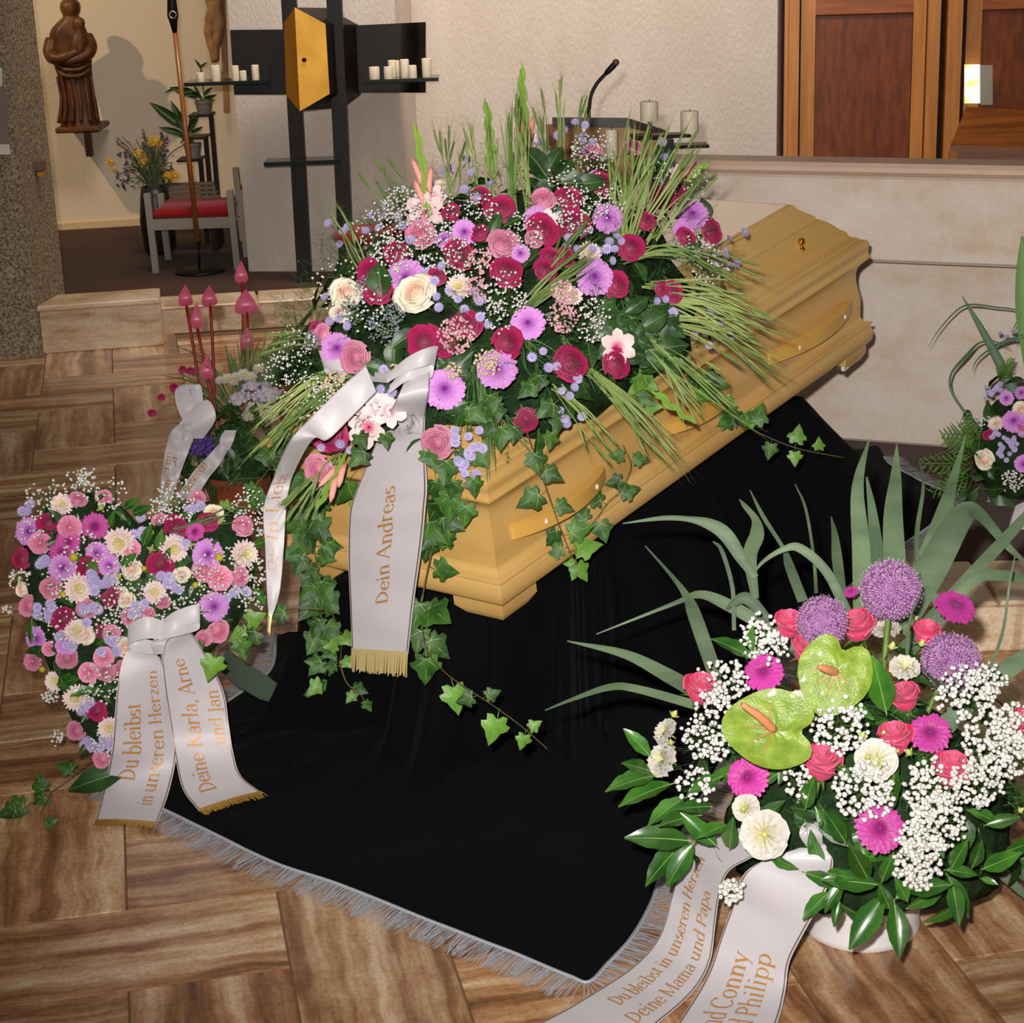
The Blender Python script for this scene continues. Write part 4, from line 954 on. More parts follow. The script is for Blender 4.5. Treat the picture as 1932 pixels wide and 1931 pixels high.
def mound(par, hull, k=(.88, .84, .86), lo=-.1, n=40, m=12, name='foliage_base', mm=None, amp=.05):
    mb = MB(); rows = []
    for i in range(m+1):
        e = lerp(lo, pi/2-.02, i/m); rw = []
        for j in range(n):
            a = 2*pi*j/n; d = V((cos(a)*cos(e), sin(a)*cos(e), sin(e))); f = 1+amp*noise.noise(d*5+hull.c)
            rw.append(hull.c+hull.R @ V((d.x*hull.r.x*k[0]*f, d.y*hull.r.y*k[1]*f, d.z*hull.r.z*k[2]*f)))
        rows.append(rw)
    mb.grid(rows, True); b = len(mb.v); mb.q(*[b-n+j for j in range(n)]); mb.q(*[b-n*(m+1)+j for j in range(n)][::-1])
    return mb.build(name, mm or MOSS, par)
def ferns(par, hull, n, k=(.85, 1.02), L=(.05, .12), lo=.0, name='asparagus_fern', m=None, side=None):
    """fine needle sprays spread over the hull"""
    mb = MB()
    for _ in range(n):
        while True:
            d = rv(1)
            if .1 < d.length < 1 and d.z > lo*d.length: break
        p, nn = hull.pt(d, rnd(*k)); ax = (nn+rv(.9)).normalized(); l = rnd(*L); q = p+ax*l
        x = ax.orthogonal().normalized(); y = ax.cross(x)
        mb.add([p-x*.0006, p+x*.0006, q], [(0, 1, 2)])
        for j in range(14):
            u = rnd(.1, 1); s = p.lerp(q, u); a = rnd(0, 6.28); t = s+(x*cos(a)+y*sin(a)+ax*.6)*l*.28*(1.1-u*.7); w = ax.cross(t-s).normalized()*.0007
            mb.add([s-w, s+w, t], [(0, 1, 2)])
    return mb.build(name, m or FERN, par, kind='stuff', smooth=False)
def scatter_leaves(par, hull, n, meshes, name, k=(.86, 1.0), L=(.05, .09), lo=-.02, filt=None):
    c = 0
    while c < n:
        d = rv(1)
        if not .1 < d.length < 1 or d.z < lo*d.length: continue
        p, nn = hull.pt(d, rnd(*k))
        if filt and not filt(p, nn): continue
        if nn.dot(tocam(p)) < -.15: continue
        t = (nn.cross(rv(1))).normalized()+nn*rnd(-.1, .5)
        leafat(par, meshes, p, p+t.normalized()*rnd(*L), name, nrm=nn+rv(.4)); c += 1
# ------------------------------------------------------------------ casket spray on the coffin lid
sp_ = thing('casket_spray', 'large coffin spray of magenta roses, purple chrysanthemums, ivy and grasses', 'flower arrangement', cof(.62, CW/2, .486))
SH = Hull(cof(.62, CW/2, .40), CR, (.75, .55, .50))
mound(sp_, SH, (.84, .74, .84), -.12, amp=.10)
for x, y, r in [(867, 481, 35), (956, 512, 31), (878, 613, 35), (799, 646, 34), (957, 647, 31), (1078, 685, 34), (1162, 686, 29), (993, 792, 27), (1164, 537, 27), (1080, 422, 31), (1024, 436, 32), (1072, 376, 28), (1137, 346, 26), (1041, 489, 26), (1066, 486, 22), (716, 551, 27), (700, 515, 28), (824, 523, 22), (945, 396, 30), (906, 370, 20), (851, 402, 22), (746, 477, 24), (838, 651, 22), (1207, 323, 22), (1251, 374, 28), (1279, 362, 25), (1342, 437, 24), (1219, 417, 24), (1190, 467, 26), (1268, 552, 26), (1247, 546, 16), (1294, 447, 18), (621, 820, 39), (596, 620, 16), (1029, 510, 22), (905, 440, 18)]:
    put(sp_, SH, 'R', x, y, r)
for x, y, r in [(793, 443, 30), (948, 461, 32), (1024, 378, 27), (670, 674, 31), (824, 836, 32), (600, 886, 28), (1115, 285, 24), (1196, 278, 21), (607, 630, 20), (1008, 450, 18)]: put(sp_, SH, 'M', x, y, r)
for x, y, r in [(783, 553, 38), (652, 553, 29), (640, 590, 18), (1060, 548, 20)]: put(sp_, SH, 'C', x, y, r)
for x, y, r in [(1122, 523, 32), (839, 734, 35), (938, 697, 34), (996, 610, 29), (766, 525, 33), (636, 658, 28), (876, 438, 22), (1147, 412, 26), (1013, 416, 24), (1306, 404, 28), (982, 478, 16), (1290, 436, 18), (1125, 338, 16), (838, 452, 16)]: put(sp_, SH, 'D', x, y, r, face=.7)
for x, y, r in [(866, 542, 27), (1111, 478, 24), (833, 350, 14), (1135, 298, 14), (1083, 560, 18)]: put(sp_, SH, 'W', x, y, r)
for x, y, r in [(800, 398, 38), (815, 372, 26), (690, 808, 38), (735, 775, 32), (712, 768, 30), (1168, 655, 34), (976, 300, 15), (1000, 262, 14), (1280, 328, 18), (1032, 415, 22)]: put(sp_, SH, 'T', x, y, r, k=1.02, face=.65)
# lavender asters, singly and in sprays
AST = [(833, 502), (876, 584), (848, 548), (904, 568), (824, 560), (828, 580), (906, 598), (921, 613), (806, 514), (820, 530), (864, 564), (895, 551), (835, 323), (848, 318), (889, 325), (881, 301), (827, 349), (876, 357), (898, 371), (925, 346), (729, 387), (750, 411), (727, 405), (619, 421), (656, 428), (647, 436), (690, 435), (640, 461), (737, 458), (774, 453), (1053, 407), (1072, 449), (1097, 436), (1112, 433), (1165, 446), (1069, 467), (1088, 470), (1156, 492), (1172, 455), (1118, 470), (1130, 474), (1032, 278), (1053, 256), (1097, 256), (1100, 265), (1085, 230), (1104, 236), (1065, 246), (1100, 282), (1118, 268), (684, 725), (718, 734), (724, 697), (740, 741), (697, 740), (1004, 674), (1025, 663), (1035, 694), (1050, 691), (1060, 738), (1084, 731), (1075, 747), (1090, 715), (1270, 590), (1328, 562), (1342, 585), (1359, 613), (1374, 626), (1377, 638), (1332, 626), (1311, 632), (1338, 652), (1270, 652), (1283, 685), (1346, 572), (1240, 568), (1256, 565), (1405, 438), (1376, 450), (1368, 472), (1370, 482), (1376, 500), (1390, 497), (1354, 478), (1058, 775), (1066, 790), (1098, 786), (1070, 800), (612, 560), (640, 600), (622, 606), (655, 615), (606, 845), (642, 838), (660, 850), (1350, 500), (760, 425), (702, 405), (715, 430), (1250, 268), (1253, 296), (1040, 295), (1017, 268), (1215, 310), (610, 920), (1145, 470), (1160, 470), (1150, 456)]
for x, y in AST: put(sp_, SH, 'A', x, y, rnd(9, 12.5), k=rnd(1.0, 1.05), face=.5, jit=.35)
for k in range(17):
    x = 878+rnd(-24, 36)*(.6 if k > 8 else 1); y = 812+k*5.2+rnd(-6, 6); put(sp_, SH, 'A', x, y, rnd(10, 13), k=1.04, face=.75, jit=.2)
# gypsophila
gyps(sp_, SH, [(760, 392, 38, 150), (715, 440, 45, 110), (830, 470, 45, 130), (742, 492, 40, 130), (1118, 292, 42, 150), (1090, 402, 45, 170), (1150, 385, 30, 90), (1300, 350, 32, 90), (1330, 505, 34, 130), (1310, 470, 26, 60), (952, 560, 42, 110), (635, 762, 38, 130), (575, 745, 45, 90), (905, 400, 35, 70), (1120, 592, 28, 60), (1112, 628, 22, 40), (560, 655, 40, 80), (990, 440, 35, 80), (690, 590, 40, 50), (870, 490, 40, 60), (640, 540, 50, 60), (820, 410, 45, 90), (1060, 345, 30, 50), (530, 700, 30, 50), (690, 775, 30, 50), (940, 600, 30, 45), (1240, 330, 25, 40)], rr=(.0022, .0042))
# yarrow heads and statice
def heads(par, hull, cl, m, name, rr=(.003, .0045)):
    for x, y, r, n in cl:
        p0, nn = hull.hit(x, y, 1.03); pts = []; R = frame(nn*.4+tocam(p0)*.6); rad = r*dep(p0)/FPX; st = []
        for i in range(n):
            a = rnd(0, 6.28); q = rad*sqrt(random.random()); p = p0+R @ V((q*cos(a), q*sin(a), -.25*q*q/rad+rnd(0, .006))); pts.append(p)
            if i % 4 == 0: st.append((p0-nn*.05, p))
        dots(par, pts, rr[0], rr[1], m, name, st)
heads(sp_, SH, [(861, 632, 36, 150), (1063, 598, 30, 110), (907, 492, 25, 70), (1066, 551, 26, 80), (900, 545, 24, 60)], YARR, 'pink_yarrow')
heads(sp_, SH, [(920, 684, 26, 80), (632, 728, 28, 110), (855, 700, 16, 40), (745, 700, 14, 30)], YARB, 'beige_yarrow')
heads(sp_, SH, [(722, 617, 34, 170), (690, 540, 22, 80), (660, 590, 26, 80), (745, 590, 20, 60), (590, 640, 18, 50)], GREYB, 'grey_statice', (.0018, .003))
# grasses
for a in [(850, 385, 850, 250, 8, 22, 5, 0), (900, 370, 888, 255, 5, 18, 5, 0), (935, 380, 925, 240, 5, 14, 6, 0), (968, 410, 962, 195, 10, 16, 8, 0), (1000, 410, 990, 240, 9, 22, 6, 0), (1055, 330, 1050, 112, 5, 12, 5, 0), (1035, 340, 1015, 195, 7, 18, 6, 0), (1085, 320, 1106, 185, 5, 14, 5, 0), (1180, 470, 1188, 262, 20, 34, 6, 0), (1165, 450, 1222, 225, 15, 36, 6, 0), (1200, 440, 1295, 268, 9, 26, 6, 0), (1225, 455, 1345, 300, 6, 18, 7, .03), (785, 400, 722, 295, 4, 18, 4, 0), (760, 430, 690, 330, 3, 16, 4, 0), (700, 530, 625, 398, 5, 16, 5, 0), (975, 592, 1112, 488, 20, 15, 6, .02), (1010, 560, 1100, 430, 8, 18, 5, 0)]:
    tuftpx(sp_, SH, *a[:8], ear=.6)
for a in [(1180, 490, 1440, 505, 12, 26, 6, .10), (1220, 540, 1450, 570, 10, 26, 6, .06), (1250, 565, 1470, 650, 18, 34, 6, .05), (1230, 600, 1480, 690, 12, 34, 6, .06), (1180, 625, 1400, 770, 14, 36, 6, .04), (1110, 700, 1255, 858, 20, 26, 6, .03), (1050, 730, 1150, 870, 7, 22, 5, .03), (1300, 560, 1420, 640, 10, 30, 5, .05), (1210, 640, 1330, 790, 8, 24, 5, .03), (640, 690, 490, 800, 18, 22, 6, .02), (620, 660, 510, 640, 6, 22, 3, .12), (600, 735, 505, 850, 9, 22, 5, .02), (640, 860, 555, 960, 9, 20, 6, .02), (700, 700, 560, 800, 12, 24, 5, .02)]:
    tuftpx(sp_, SH, *a[:8], ear=.5, dz=-.05)
for a in [(905, 700, 925, 915, 14, 14, 4, .0), (890, 690, 880, 830, 8, 20, 4, 0), (1180, 560, 1240, 640, 12, 30, 4, 0), (990, 640, 1040, 700, 14, 26, 4, 0), (1060, 640, 1120, 720, 12, 26, 4, 0), (930, 760, 990, 860, 6, 20, 4, 0)]:
    tuftpx(sp_, SH, *a[:8], m=GRASSD, dz=-.04)
# gladiolus spikes
BRACT = mat('gladiolus_green', rgb(138, 172, 66), .5, .35, col2=rgb(110, 148, 54), nscale=3)
def glad(bx, by, tx, ty, n, pink, wpx=17, dz=0):
    p, _ = SH.hit(bx, by, .95); d = dep(p); q = at_d(tx, ty, d+dz); mb = MB(); ax = (q-p).normalized(); side = ax.cross(tocam(p)).normalized(); L = (q-p).length
    mb.tube(spline([p, p.lerp(q, .5), q], 4), [.005, .005, .005, .0045, .0045, .004, .004, .003, .002], 6)
    pk = MB()
    for k in range(n):
        u = .15+.8*k/n; s = p.lerp(q, u); sg = 1 if k % 2 else -1; l = L*.26*(1.1-.4*u); w = wpx*d/FPX/2*(1.0-.5*u)
        e = s+ax*l*1.15+side*sg*w*.35; blade(mb, spline([s-side*sg*.001, s.lerp(e, .5)+side*sg*w*.55, e], 4), [w*.7, w*.95, w, w*.95, w*.8, w*.6, w*.4, w*.2, .0005], fold=.5)
        if k < pink:
            b = s+ax*l*.5+side*sg*w*1.1; pk.tube([b-ax*.02, b, b+ax*.03+side*sg*.008, b+ax*.045+side*sg*.012], [.004, .009, .008, .002], 7)
    g_ = mb.build('gladiolus_spike', BRACT, sp_)
    if pink: pk.build('gladiolus_bud', SALM, g_)
glad(812, 425, 785, 236, 7, 3); glad(995, 330, 983, 130, 8, 3, 18); glad(932, 345, 918, 193, 7, 0, 17); glad(1285, 348, 1338, 304, 4, 1, 14); glad(655, 850, 598, 962, 6, 3, 15, -.05); glad(1225, 735, 1312, 800, 5, 0, 15, -.05)
# big glossy leaves
for x0, y0, x1, y1 in [(1030, 330, 985, 270), (1040, 330, 1000, 320), (1050, 340, 1080, 300), (1060, 345, 1120, 345), (1045, 350, 1005, 360), (1055, 360, 1075, 390), (1035, 320, 1060, 275), (1085, 350, 1145, 340), (1090, 395, 1060, 440), (745, 640, 742, 705), (720, 560, 712, 495), (925, 440, 945, 400), (955, 425, 990, 405), (690, 690, 735, 700), (740, 655, 790, 620), (1255, 330, 1250, 265), (1245, 345, 1215, 300), (1335, 420, 1325, 372), (1290, 480, 1235, 470), (1290, 480, 1320, 460), (705, 760, 735, 720), (880, 760, 830, 770), (870, 770, 905, 800), (1050, 380, 1040, 430), (1210, 620, 1260, 590), (1180, 590, 1225, 560), (1230, 660, 1300, 650), (650, 700, 700, 690)]:
    leafpx(sp_, SH, LAUD, x0, y0, x1, y1, 'glossy_leaf', k=1.0, wide=1.25)
for k in range(26):   # large dark ivy on the right flank
    x, y = rnd(1120, 1270), rnd(570, 670); a = rnd(-2.6, -.4); l = rnd(38, 62); leafpx(sp_, SH, IVYD, x, y, x+l*cos(a), y-l*sin(a), 'ivy_leaf', k=.97)
scatter_leaves(sp_, SH, 150, LAUD+IVYD, 'foliage_leaf', k=(.84, .95), L=(.05, .09))
ferns(sp_, SH, 900, k=(.84, 1.0))
# ivy
def nearf(px, py, off=-.03): return at_plane(px, py, cof(off, 0, 0), cS)
def nearv(px, py, off=-.05): return at_plane(px, py, cof(off, 0, .1), cSh)
def sidef(px, py, off=-.03): return at_plane(px, py, cof(0, off, 0), cT)
def autol(n, lo, hi, t0=.03, t1=1., light=.25, down=.35):
    L_ = []
    for k in range(n):
        t = lerp(t0, t1, (k+rnd(0, .8))/n); d = RT*((1 if k % 2 else -1)*rnd(.3, 1))+UP*(rnd(-.9, .5)-down)+V((0, -.25, 0))
        L_.append((t, rnd(lo, hi)*(1.1-.35*t), d, 'l' if random.random() < light*(.3+t) else 'd'))
    return L_
vine(sp_, [nearf(592, 880), nearf(586, 950), nearf(592, 1030)] + [nearv(x, y) for x, y in ((603, 1110), (608, 1180), (614, 1250), (612, 1310), (604, 1362))], autol(36, .045, .075, light=.2))
vine(sp_, [nearf(585, 900), nearf(578, 960), nearv(580, 1060), nearv(640, 1190), nearv(640, 1260)], autol(10, .04, .06))
vine(sp_, [nearv(x, y, -.06) for x, y in ((640, 1250), (655, 1290), (680, 1310), (692, 1335))], autol(4, .03, .045, light=.8))
vine(sp_, [nearf(822, 960), nearf(816, 1030)] + [nearv(x, y) for x, y in ((800, 1110), (796, 1165))] + [nearv(805, 1225, -.16), nearv(838, 1268, -.24), nearv(885, 1302, -.29), nearv(935, 1335, -.33), nearv(985, 1372, -.36), nearv(1032, 1413, -.38)], [(t_/18+rnd(0, .03), rnd(.04, .085), RT*rnd(-.3, 1)+UP*rnd(-1, .5)+V((0, rnd(-.4, .2), 0)), 'd') for t_ in range(9)] + [(.60, .066, RT*.2-UP, 'l'), (.72, .04, -RT-UP*.3, 'd'), (.80, .062, -UP-RT*.3, 'l'), (.74, .035, RT+UP*.4, 'd'), (.92, .035, -UP-RT*.3, 'l'), (.91, .03, RT+UP*.6, 'l')])
vine(sp_, [sidef(x, y) for x, y in ((985, 790), (1012, 870), (1040, 950), (1062, 1010), (1080, 1050), (1104, 1077))], [(.14, .055, -UP+RT*.3, 'd'), (.25, .05, RT*.8-UP*.4, 'd'), (.34, .065, -RT-UP*.6, 'd'), (.42, .045, RT-UP*.3, 'd'), (.55, .045, -RT*.6-UP, 'd'), (.60, .06, RT+UP*.3, 'd'), (.70, .05, -RT-UP*.2, 'd'), (.76, .065, RT+UP*.2, 'l'), (.86, .05, RT*.6-UP, 'l'), (.90, .03, -RT, 'l'), (.93, .035, -RT*.4-UP, 'l')])
vine(sp_, [sidef(x, y) for x, y in ((1175, 840), (1190, 880), (1170, 925), (1145, 950), (1120, 985), (1090, 1005))], [(.1, .04, -RT, 'd'), (.15, .04, RT, 'd'), (.3, .045, -RT-UP*.3, 'd'), (.48, .05, RT*.6+UP*.2, 'd'), (.6, .05, -RT+UP*.4, 'd'), (.74, .055, RT*.3-UP, 'd'), (.84, .05, -RT*.5+UP*.4, 'd')], r=.0015)
vine(sp_, [sidef(1300, 665), sidef(1340, 730), sidef(1380, 772)] + [at_d(1420, 810, 5.1), at_d(1500, 845, 5.05), at_d(1592, 864, 5.05)], autol(14, .04, .058, t0=.05, t1=.55) + [(.62, .06, RT*.4+UP, 'd'), (.70, .045, -RT*.2-UP, 'd'), (.80, .05, UP+RT*.2, 'l'), (.82, .04, -UP, 'l'), (.9, .035, UP, 'l')])
vine(sp_, [at_d(x, y, 4.72) for x, y in ((560, 790), (530, 850), (500, 895), (462, 935), (420, 955), (372, 945))], autol(9, .05, .075, t0=0, light=.5), r=.0013)
vine(sp_, [nearf(560, 850, -.05), nearf(520, 960, -.06), nearf(505, 1010, -.06)] , autol(4, .035, .05, light=.9), r=.001)
vine(sp_, [at_d(610, 1150, 4.6), at_d(560, 1150, 4.6), at_d(500, 1180, 4.6), at_d(470, 1190, 4.6)], [(.4, .05, -RT-UP*.2, 'd'), (.75, .055, -RT*.4-UP*.4, 'd'), (.95, .05, -RT-UP*.5, 'l')], r=.0012)
vine(sp_, [sidef(1190, 690), sidef(1200, 740), sidef(1215, 780)], autol(9, .045, .065, light=.6), r=.0015)
for x, y, s in [(245, 820, 70), (400, 790, 110), (330, 730, 80), (480, 880, 90), (255, 930, 70), (255, 975, 65), (840, 790, 100), (890, 860, 110), (870, 700, 100), (960, 900, 90), (830, 970, 110), (785, 1060, 90), (860, 1000, 80), (1120, 545, 100), (1180, 530, 70), (1010, 440, 90), (1330, 420, 90), (1380, 490, 70), (1100, 440, 80), (1080, 390, 80), (350, 1050, 60), (470, 640, 90), (600, 560, 60), (490, 560, 70), (800, 640, 80), (820, 880, 90), (900, 780, 80), (1060, 500, 80), (1240, 330, 80), (1290, 300, 80), (940, 650, 80), (1000, 770, 80), (1030, 650, 70), (1350, 560, 70), (230, 880, 70), (300, 850, 70)]:
    X, Y = 480+x/2.414, 600+y/2.414; s = s/2.414*1.15; ang = -pi/2+rnd(-.9, .9)
    f = nearf if X < 930 and Y > 900 else None
    a, b = (X-.4*s*cos(ang), Y+.4*s*sin(ang)), (X+.6*s*cos(ang), Y-.6*s*sin(ang))
    if f: p, q = f(*a, -.035), f(*b, -.05)
    else:
        p, _ = SH.hit(*a, 1.02); q = at_d(*b, dep(p)-.01)
    leafat(sp_, IVYL if (x, y) in ((255, 930), (255, 975), (480, 880)) else IVY, p, q, 'ivy_leaf')
# ------------------------------------------------------------------ heart of flowers on a wire stand
hO = at_z(205, 1475, .015)
hnrm = V((.18, -cos(radians(24)), sin(radians(24)))).normalized()
def hp(px, py, off=0.0): return at_plane(px, py, hO+hnrm*off, hnrm)
HOUT = [(195, 1462), (150, 1400), (115, 1330), (85, 1260), (62, 1190), (45, 1110), (35, 1040), (50, 985), (90, 940), (140, 920), (195, 930), (235, 955), (262, 985), (300, 965), (345, 945), (400, 940), (450, 965), (482, 1010), (490, 1070), (478, 1130), (455, 1180), (405, 1232), (345, 1300), (280, 1370), (232, 1430)]
def hdist(px, py):
    """distance in px to the heart outline (negative outside)"""
    best = 1e9; ins = False; n = len(HOUT)
    for i in range(n):
        (x0, y0), (x1, y1) = HOUT[i], HOUT[(i+1) % n]; dx, dy = x1-x0, y1-y0; t = max(0, min(1, ((px-x0)*dx+(py-y0)*dy)/(dx*dx+dy*dy)))
        best = min(best, sqrt((px-x0-t*dx)**2+(py-y0-t*dy)**2))
        if (y0 > py) != (y1 > py) and px < x0+dx*(py-y0)/dy: ins = not ins
    return best if ins else -best
def hsurf(px, py, k=1.0):
    d = hdist(px, py); b = .085*sqrt(max(0, min(1, d/75.0))); p = hp(px, py, .03+b*k)
    e = 6; gx = hdist(px+e, py)-hdist(px-e, py); gy = hdist(px, py+e)-hdist(px, py-e); w = max(0, 1-max(d, 0)/60)
    n = (hnrm-(RT*gx-UP*gy)*(.06*w)).normalized(); return p, n
class HHull:
    def hit(s, px, py, k=1.0): return hsurf(px, py, 1+(k-1)*4)
HH = HHull()
ht = thing('heart_wreath', 'heart-shaped wreath densely packed with pink, white and purple flowers', 'flower arrangement', hO)
mb = MB(); rows_ = []
ctr_ = (250, 1130)
for k, (f, b) in enumerate(((.97, 0), (.97, .04), (.85, .075), (.6, .10), (.3, .105), (.02, .105))):
    rows_.append([hp(lerp(ctr_[0], x, f), lerp(ctr_[1], y, f), b) for x, y in HOUT])
mb.grid(rows_, True); mb.q(*[i for i in range(len(HOUT))][::-1]); mb.build('moss_body', MOSS, ht)
def hz(x, y): return x/2.575, 850+y/2.575
def hput(kind, x, y, r, k=1.0, face=.45):
    X, Y = hz(x, y); p, n = hsurf(X, Y, k); return flower(ht, kind, p, (n*(1-face)+tocam(p)*face+rv(.2)).normalized(), r/2.575*dep(p)/FPX*1.22)
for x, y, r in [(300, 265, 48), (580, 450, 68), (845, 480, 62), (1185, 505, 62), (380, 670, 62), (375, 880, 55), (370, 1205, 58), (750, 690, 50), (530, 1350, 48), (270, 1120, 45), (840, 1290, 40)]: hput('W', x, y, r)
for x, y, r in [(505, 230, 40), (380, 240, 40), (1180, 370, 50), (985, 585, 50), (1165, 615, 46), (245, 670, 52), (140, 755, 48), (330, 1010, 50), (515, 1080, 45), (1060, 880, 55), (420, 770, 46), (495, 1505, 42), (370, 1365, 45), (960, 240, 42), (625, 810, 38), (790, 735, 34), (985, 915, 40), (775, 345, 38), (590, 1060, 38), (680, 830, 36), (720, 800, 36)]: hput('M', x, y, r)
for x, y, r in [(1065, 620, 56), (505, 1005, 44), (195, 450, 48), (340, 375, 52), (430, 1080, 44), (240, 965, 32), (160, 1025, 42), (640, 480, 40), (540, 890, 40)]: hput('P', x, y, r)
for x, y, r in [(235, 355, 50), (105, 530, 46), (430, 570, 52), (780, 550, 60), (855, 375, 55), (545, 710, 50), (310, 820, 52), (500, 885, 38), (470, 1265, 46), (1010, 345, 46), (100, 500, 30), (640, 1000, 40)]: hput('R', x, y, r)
for x, y, r in [(460, 370, 55), (330, 445, 50), (945, 395, 38), (300, 500, 50)]: hput('G', x, y, r)
for x, y, r in [(140, 395, 56), (305, 570, 56), (1010, 505, 62), (1040, 760, 60), (180, 915, 50), (320, 945, 46), (470, 500, 46), (530, 560, 46), (440, 630, 36)]: hput('D', x, y, r)
for x, y, r in [(410, 895, 46), (610, 955, 46), (640, 575, 46), (885, 605, 36), (615, 730, 36), (1040, 305, 42), (105, 675, 32), (590, 700, 30)]: hput('C', x, y, r)
BILL = mat('billy_button_yellow', rgb(196, 186, 40), .7, bump=.5, bscale=400)
for x, y, r in [(357, 520, 22), (1065, 520, 21), (575, 615, 15), (205, 1065, 16), (950, 655, 16), (305, 700, 16), (735, 400, 15), (700, 575, 14)]:
    X, Y = hz(x, y); p, n = hsurf(X, Y, 1.15); mb = MB(); mb.ball(p, r/2.575*dep(p)/FPX, 12, 8); mb.build('billy_button', BILL, ht)
for x, y, r in [(490, 280, 26), (255, 1120, 28), (925, 460, 24), (1075, 340, 22), (735, 480, 24)]: hput('B', x, y, r)
for x, y, n, s in [(455, 640, 7, 45), (215, 780, 6, 40), (665, 755, 6, 45), (875, 450, 5, 30), (690, 370, 6, 50), (540, 650, 3, 25), (800, 600, 3, 25), (440, 800, 6, 40), (525, 960, 6, 40), (180, 530, 4, 40), (940, 300, 4, 35), (320, 920, 4, 40), (410, 1260, 5, 35), (510, 1410, 4, 35), (430, 1430, 4, 30), (800, 910, 4, 20), (1200, 690, 3, 20), (130, 285, 3, 25), (840, 680, 4, 40), (1130, 720, 3, 40)]:
    for i in range(n): hput('A', x+rnd(-s, s), y+rnd(-s, s), rnd(22, 27), 1.12, .5)
gyps(ht, HH, [(150, 920, 30, 60), (165, 905, 20, 40), (90, 945, 40, 80), (60, 1000, 25, 40), (210, 935, 30, 50), (340, 950, 45, 110), (300, 970, 25, 50), (470, 960, 35, 80), (490, 1010, 22, 40), (480, 1080, 25, 50), (420, 1080, 50, 90), (360, 1120, 50, 90), (300, 1160, 40, 60), (250, 1100, 40, 60), (200, 1160, 40, 60), (120, 1100, 40, 50), (40, 1090, 20, 40), (110, 1180, 40, 50), (190, 1290, 40, 80), (200, 1400, 25, 60), (100, 1310, 15, 40), (230, 1180, 40, 60), (160, 1040, 40, 50), (110, 1390, 15, 25), (470, 1130, 25, 50), (230, 1080, 30, 40), (15, 1150, 8, 20)], k=1.02, rr=(.0026, .0044))
for k in range(120):
    x, y = rnd(35, 490), rnd(920, 1460); d = hdist(x, y)
    if d < -4: continue
    p, n = hsurf(x, y, .8); t = (n.cross(rv(1)).normalized()+n*rnd(.1, .7)).normalized(); leafat(ht, random.choice([LAUD, IVYD, LAU]), p, p+t*rnd(.035, .065), 'foliage_leaf', nrm=n+rv(.5))
for (x0, y0, x1, y1) in [(235, 960, 262, 940), (250, 970, 285, 955), (60, 1170, 60, 1215), (475, 1030, 510, 1020), (480, 1110, 500, 1140), (300, 1040, 305, 1000), (310, 1060, 320, 1035), (160, 1055, 185, 1075), (230, 1070, 255, 1045), (110, 1290, 150, 1280), (270, 1030, 285, 990)]:
    p, n = hsurf(x0, y0); leafat(ht, LAU, p, at_d(x1, y1, dep(p)-.02), 'laurel_leaf', wide=1.2)
for a in [(330, 1000, 470, 960, 5), (300, 990, 345, 1030, 4)]: tuftpx(ht, HH, a[0], a[1], a[2], a[3], a[4], 20, 5, k=1.0, m=GRASSD)
# leaf and ivy trailing from the tip, and the grey-green stand leg
leafat(ht, LAUD, at_z(235, 1455, .06), at_z(125, 1490, .03), 'glossy_leaf', wide=.9)
vine(ht, [at_z(190, 1420, .06), at_z(130, 1470, .05), at_z(95, 1495, .03), at_z(60, 1515, .03), at_z(35, 1532, .02)], [(.2, .045, -RT+UP*.3, 'd'), (.5, .05, -RT*.4-UP*.4, 'd'), (.62, .045, UP-RT*.3, 'd'), (.75, .06, -RT-UP*.4, 'd'), (.95, .05, -RT-UP*.3, 'd')], r=.0018)
vine(ht, [at_z(95, 1500, .02), at_z(75, 1540, .02), at_z(85, 1562, .01), at_z(105, 1565, .01)], [(.6, .03, RT+UP*.3, 'd')], r=.001)
SGRN = mat('grey_green_stand', rgb(98, 118, 100), .45, .4)
mb = MB(); rr_ = []
for (xa, ya), (xb, yb), z in (((408, 1255), (430, 1225), .20), ((445, 1290), (455, 1245), .13), ((490, 1316), (505, 1276), .07), ((538, 1330), (550, 1312), .012)): rr_.append([at_z(xa, ya, z), at_z(xb, yb, z+.012)])
mb.grid(rr_); mb.grid([[p-V((0, 0, .006)) for p in r][::-1] for r in rr_]); mb.build('stand_leg', SGRN, ht)
mb = MB(); mb.bar(hp(120, 1180, -.01), V((hp(120, 1180).x-.02, hp(120, 1180).y+.35, .01)), .03, .012); mb.build('stand_leg', SGRN, ht, smooth=False)
vine(ht, [hsurf(455, 1175)[0], at_d(455, 1190, dep(hO)-.1), at_d(400, 1235, dep(hO)-.12)], [(.15, .05, RT+UP*.4, 'l'), (.6, .05, -UP+RT*.3, 'd'), (.95, .06, -UP-RT*.3, 'l')], r=.0012)

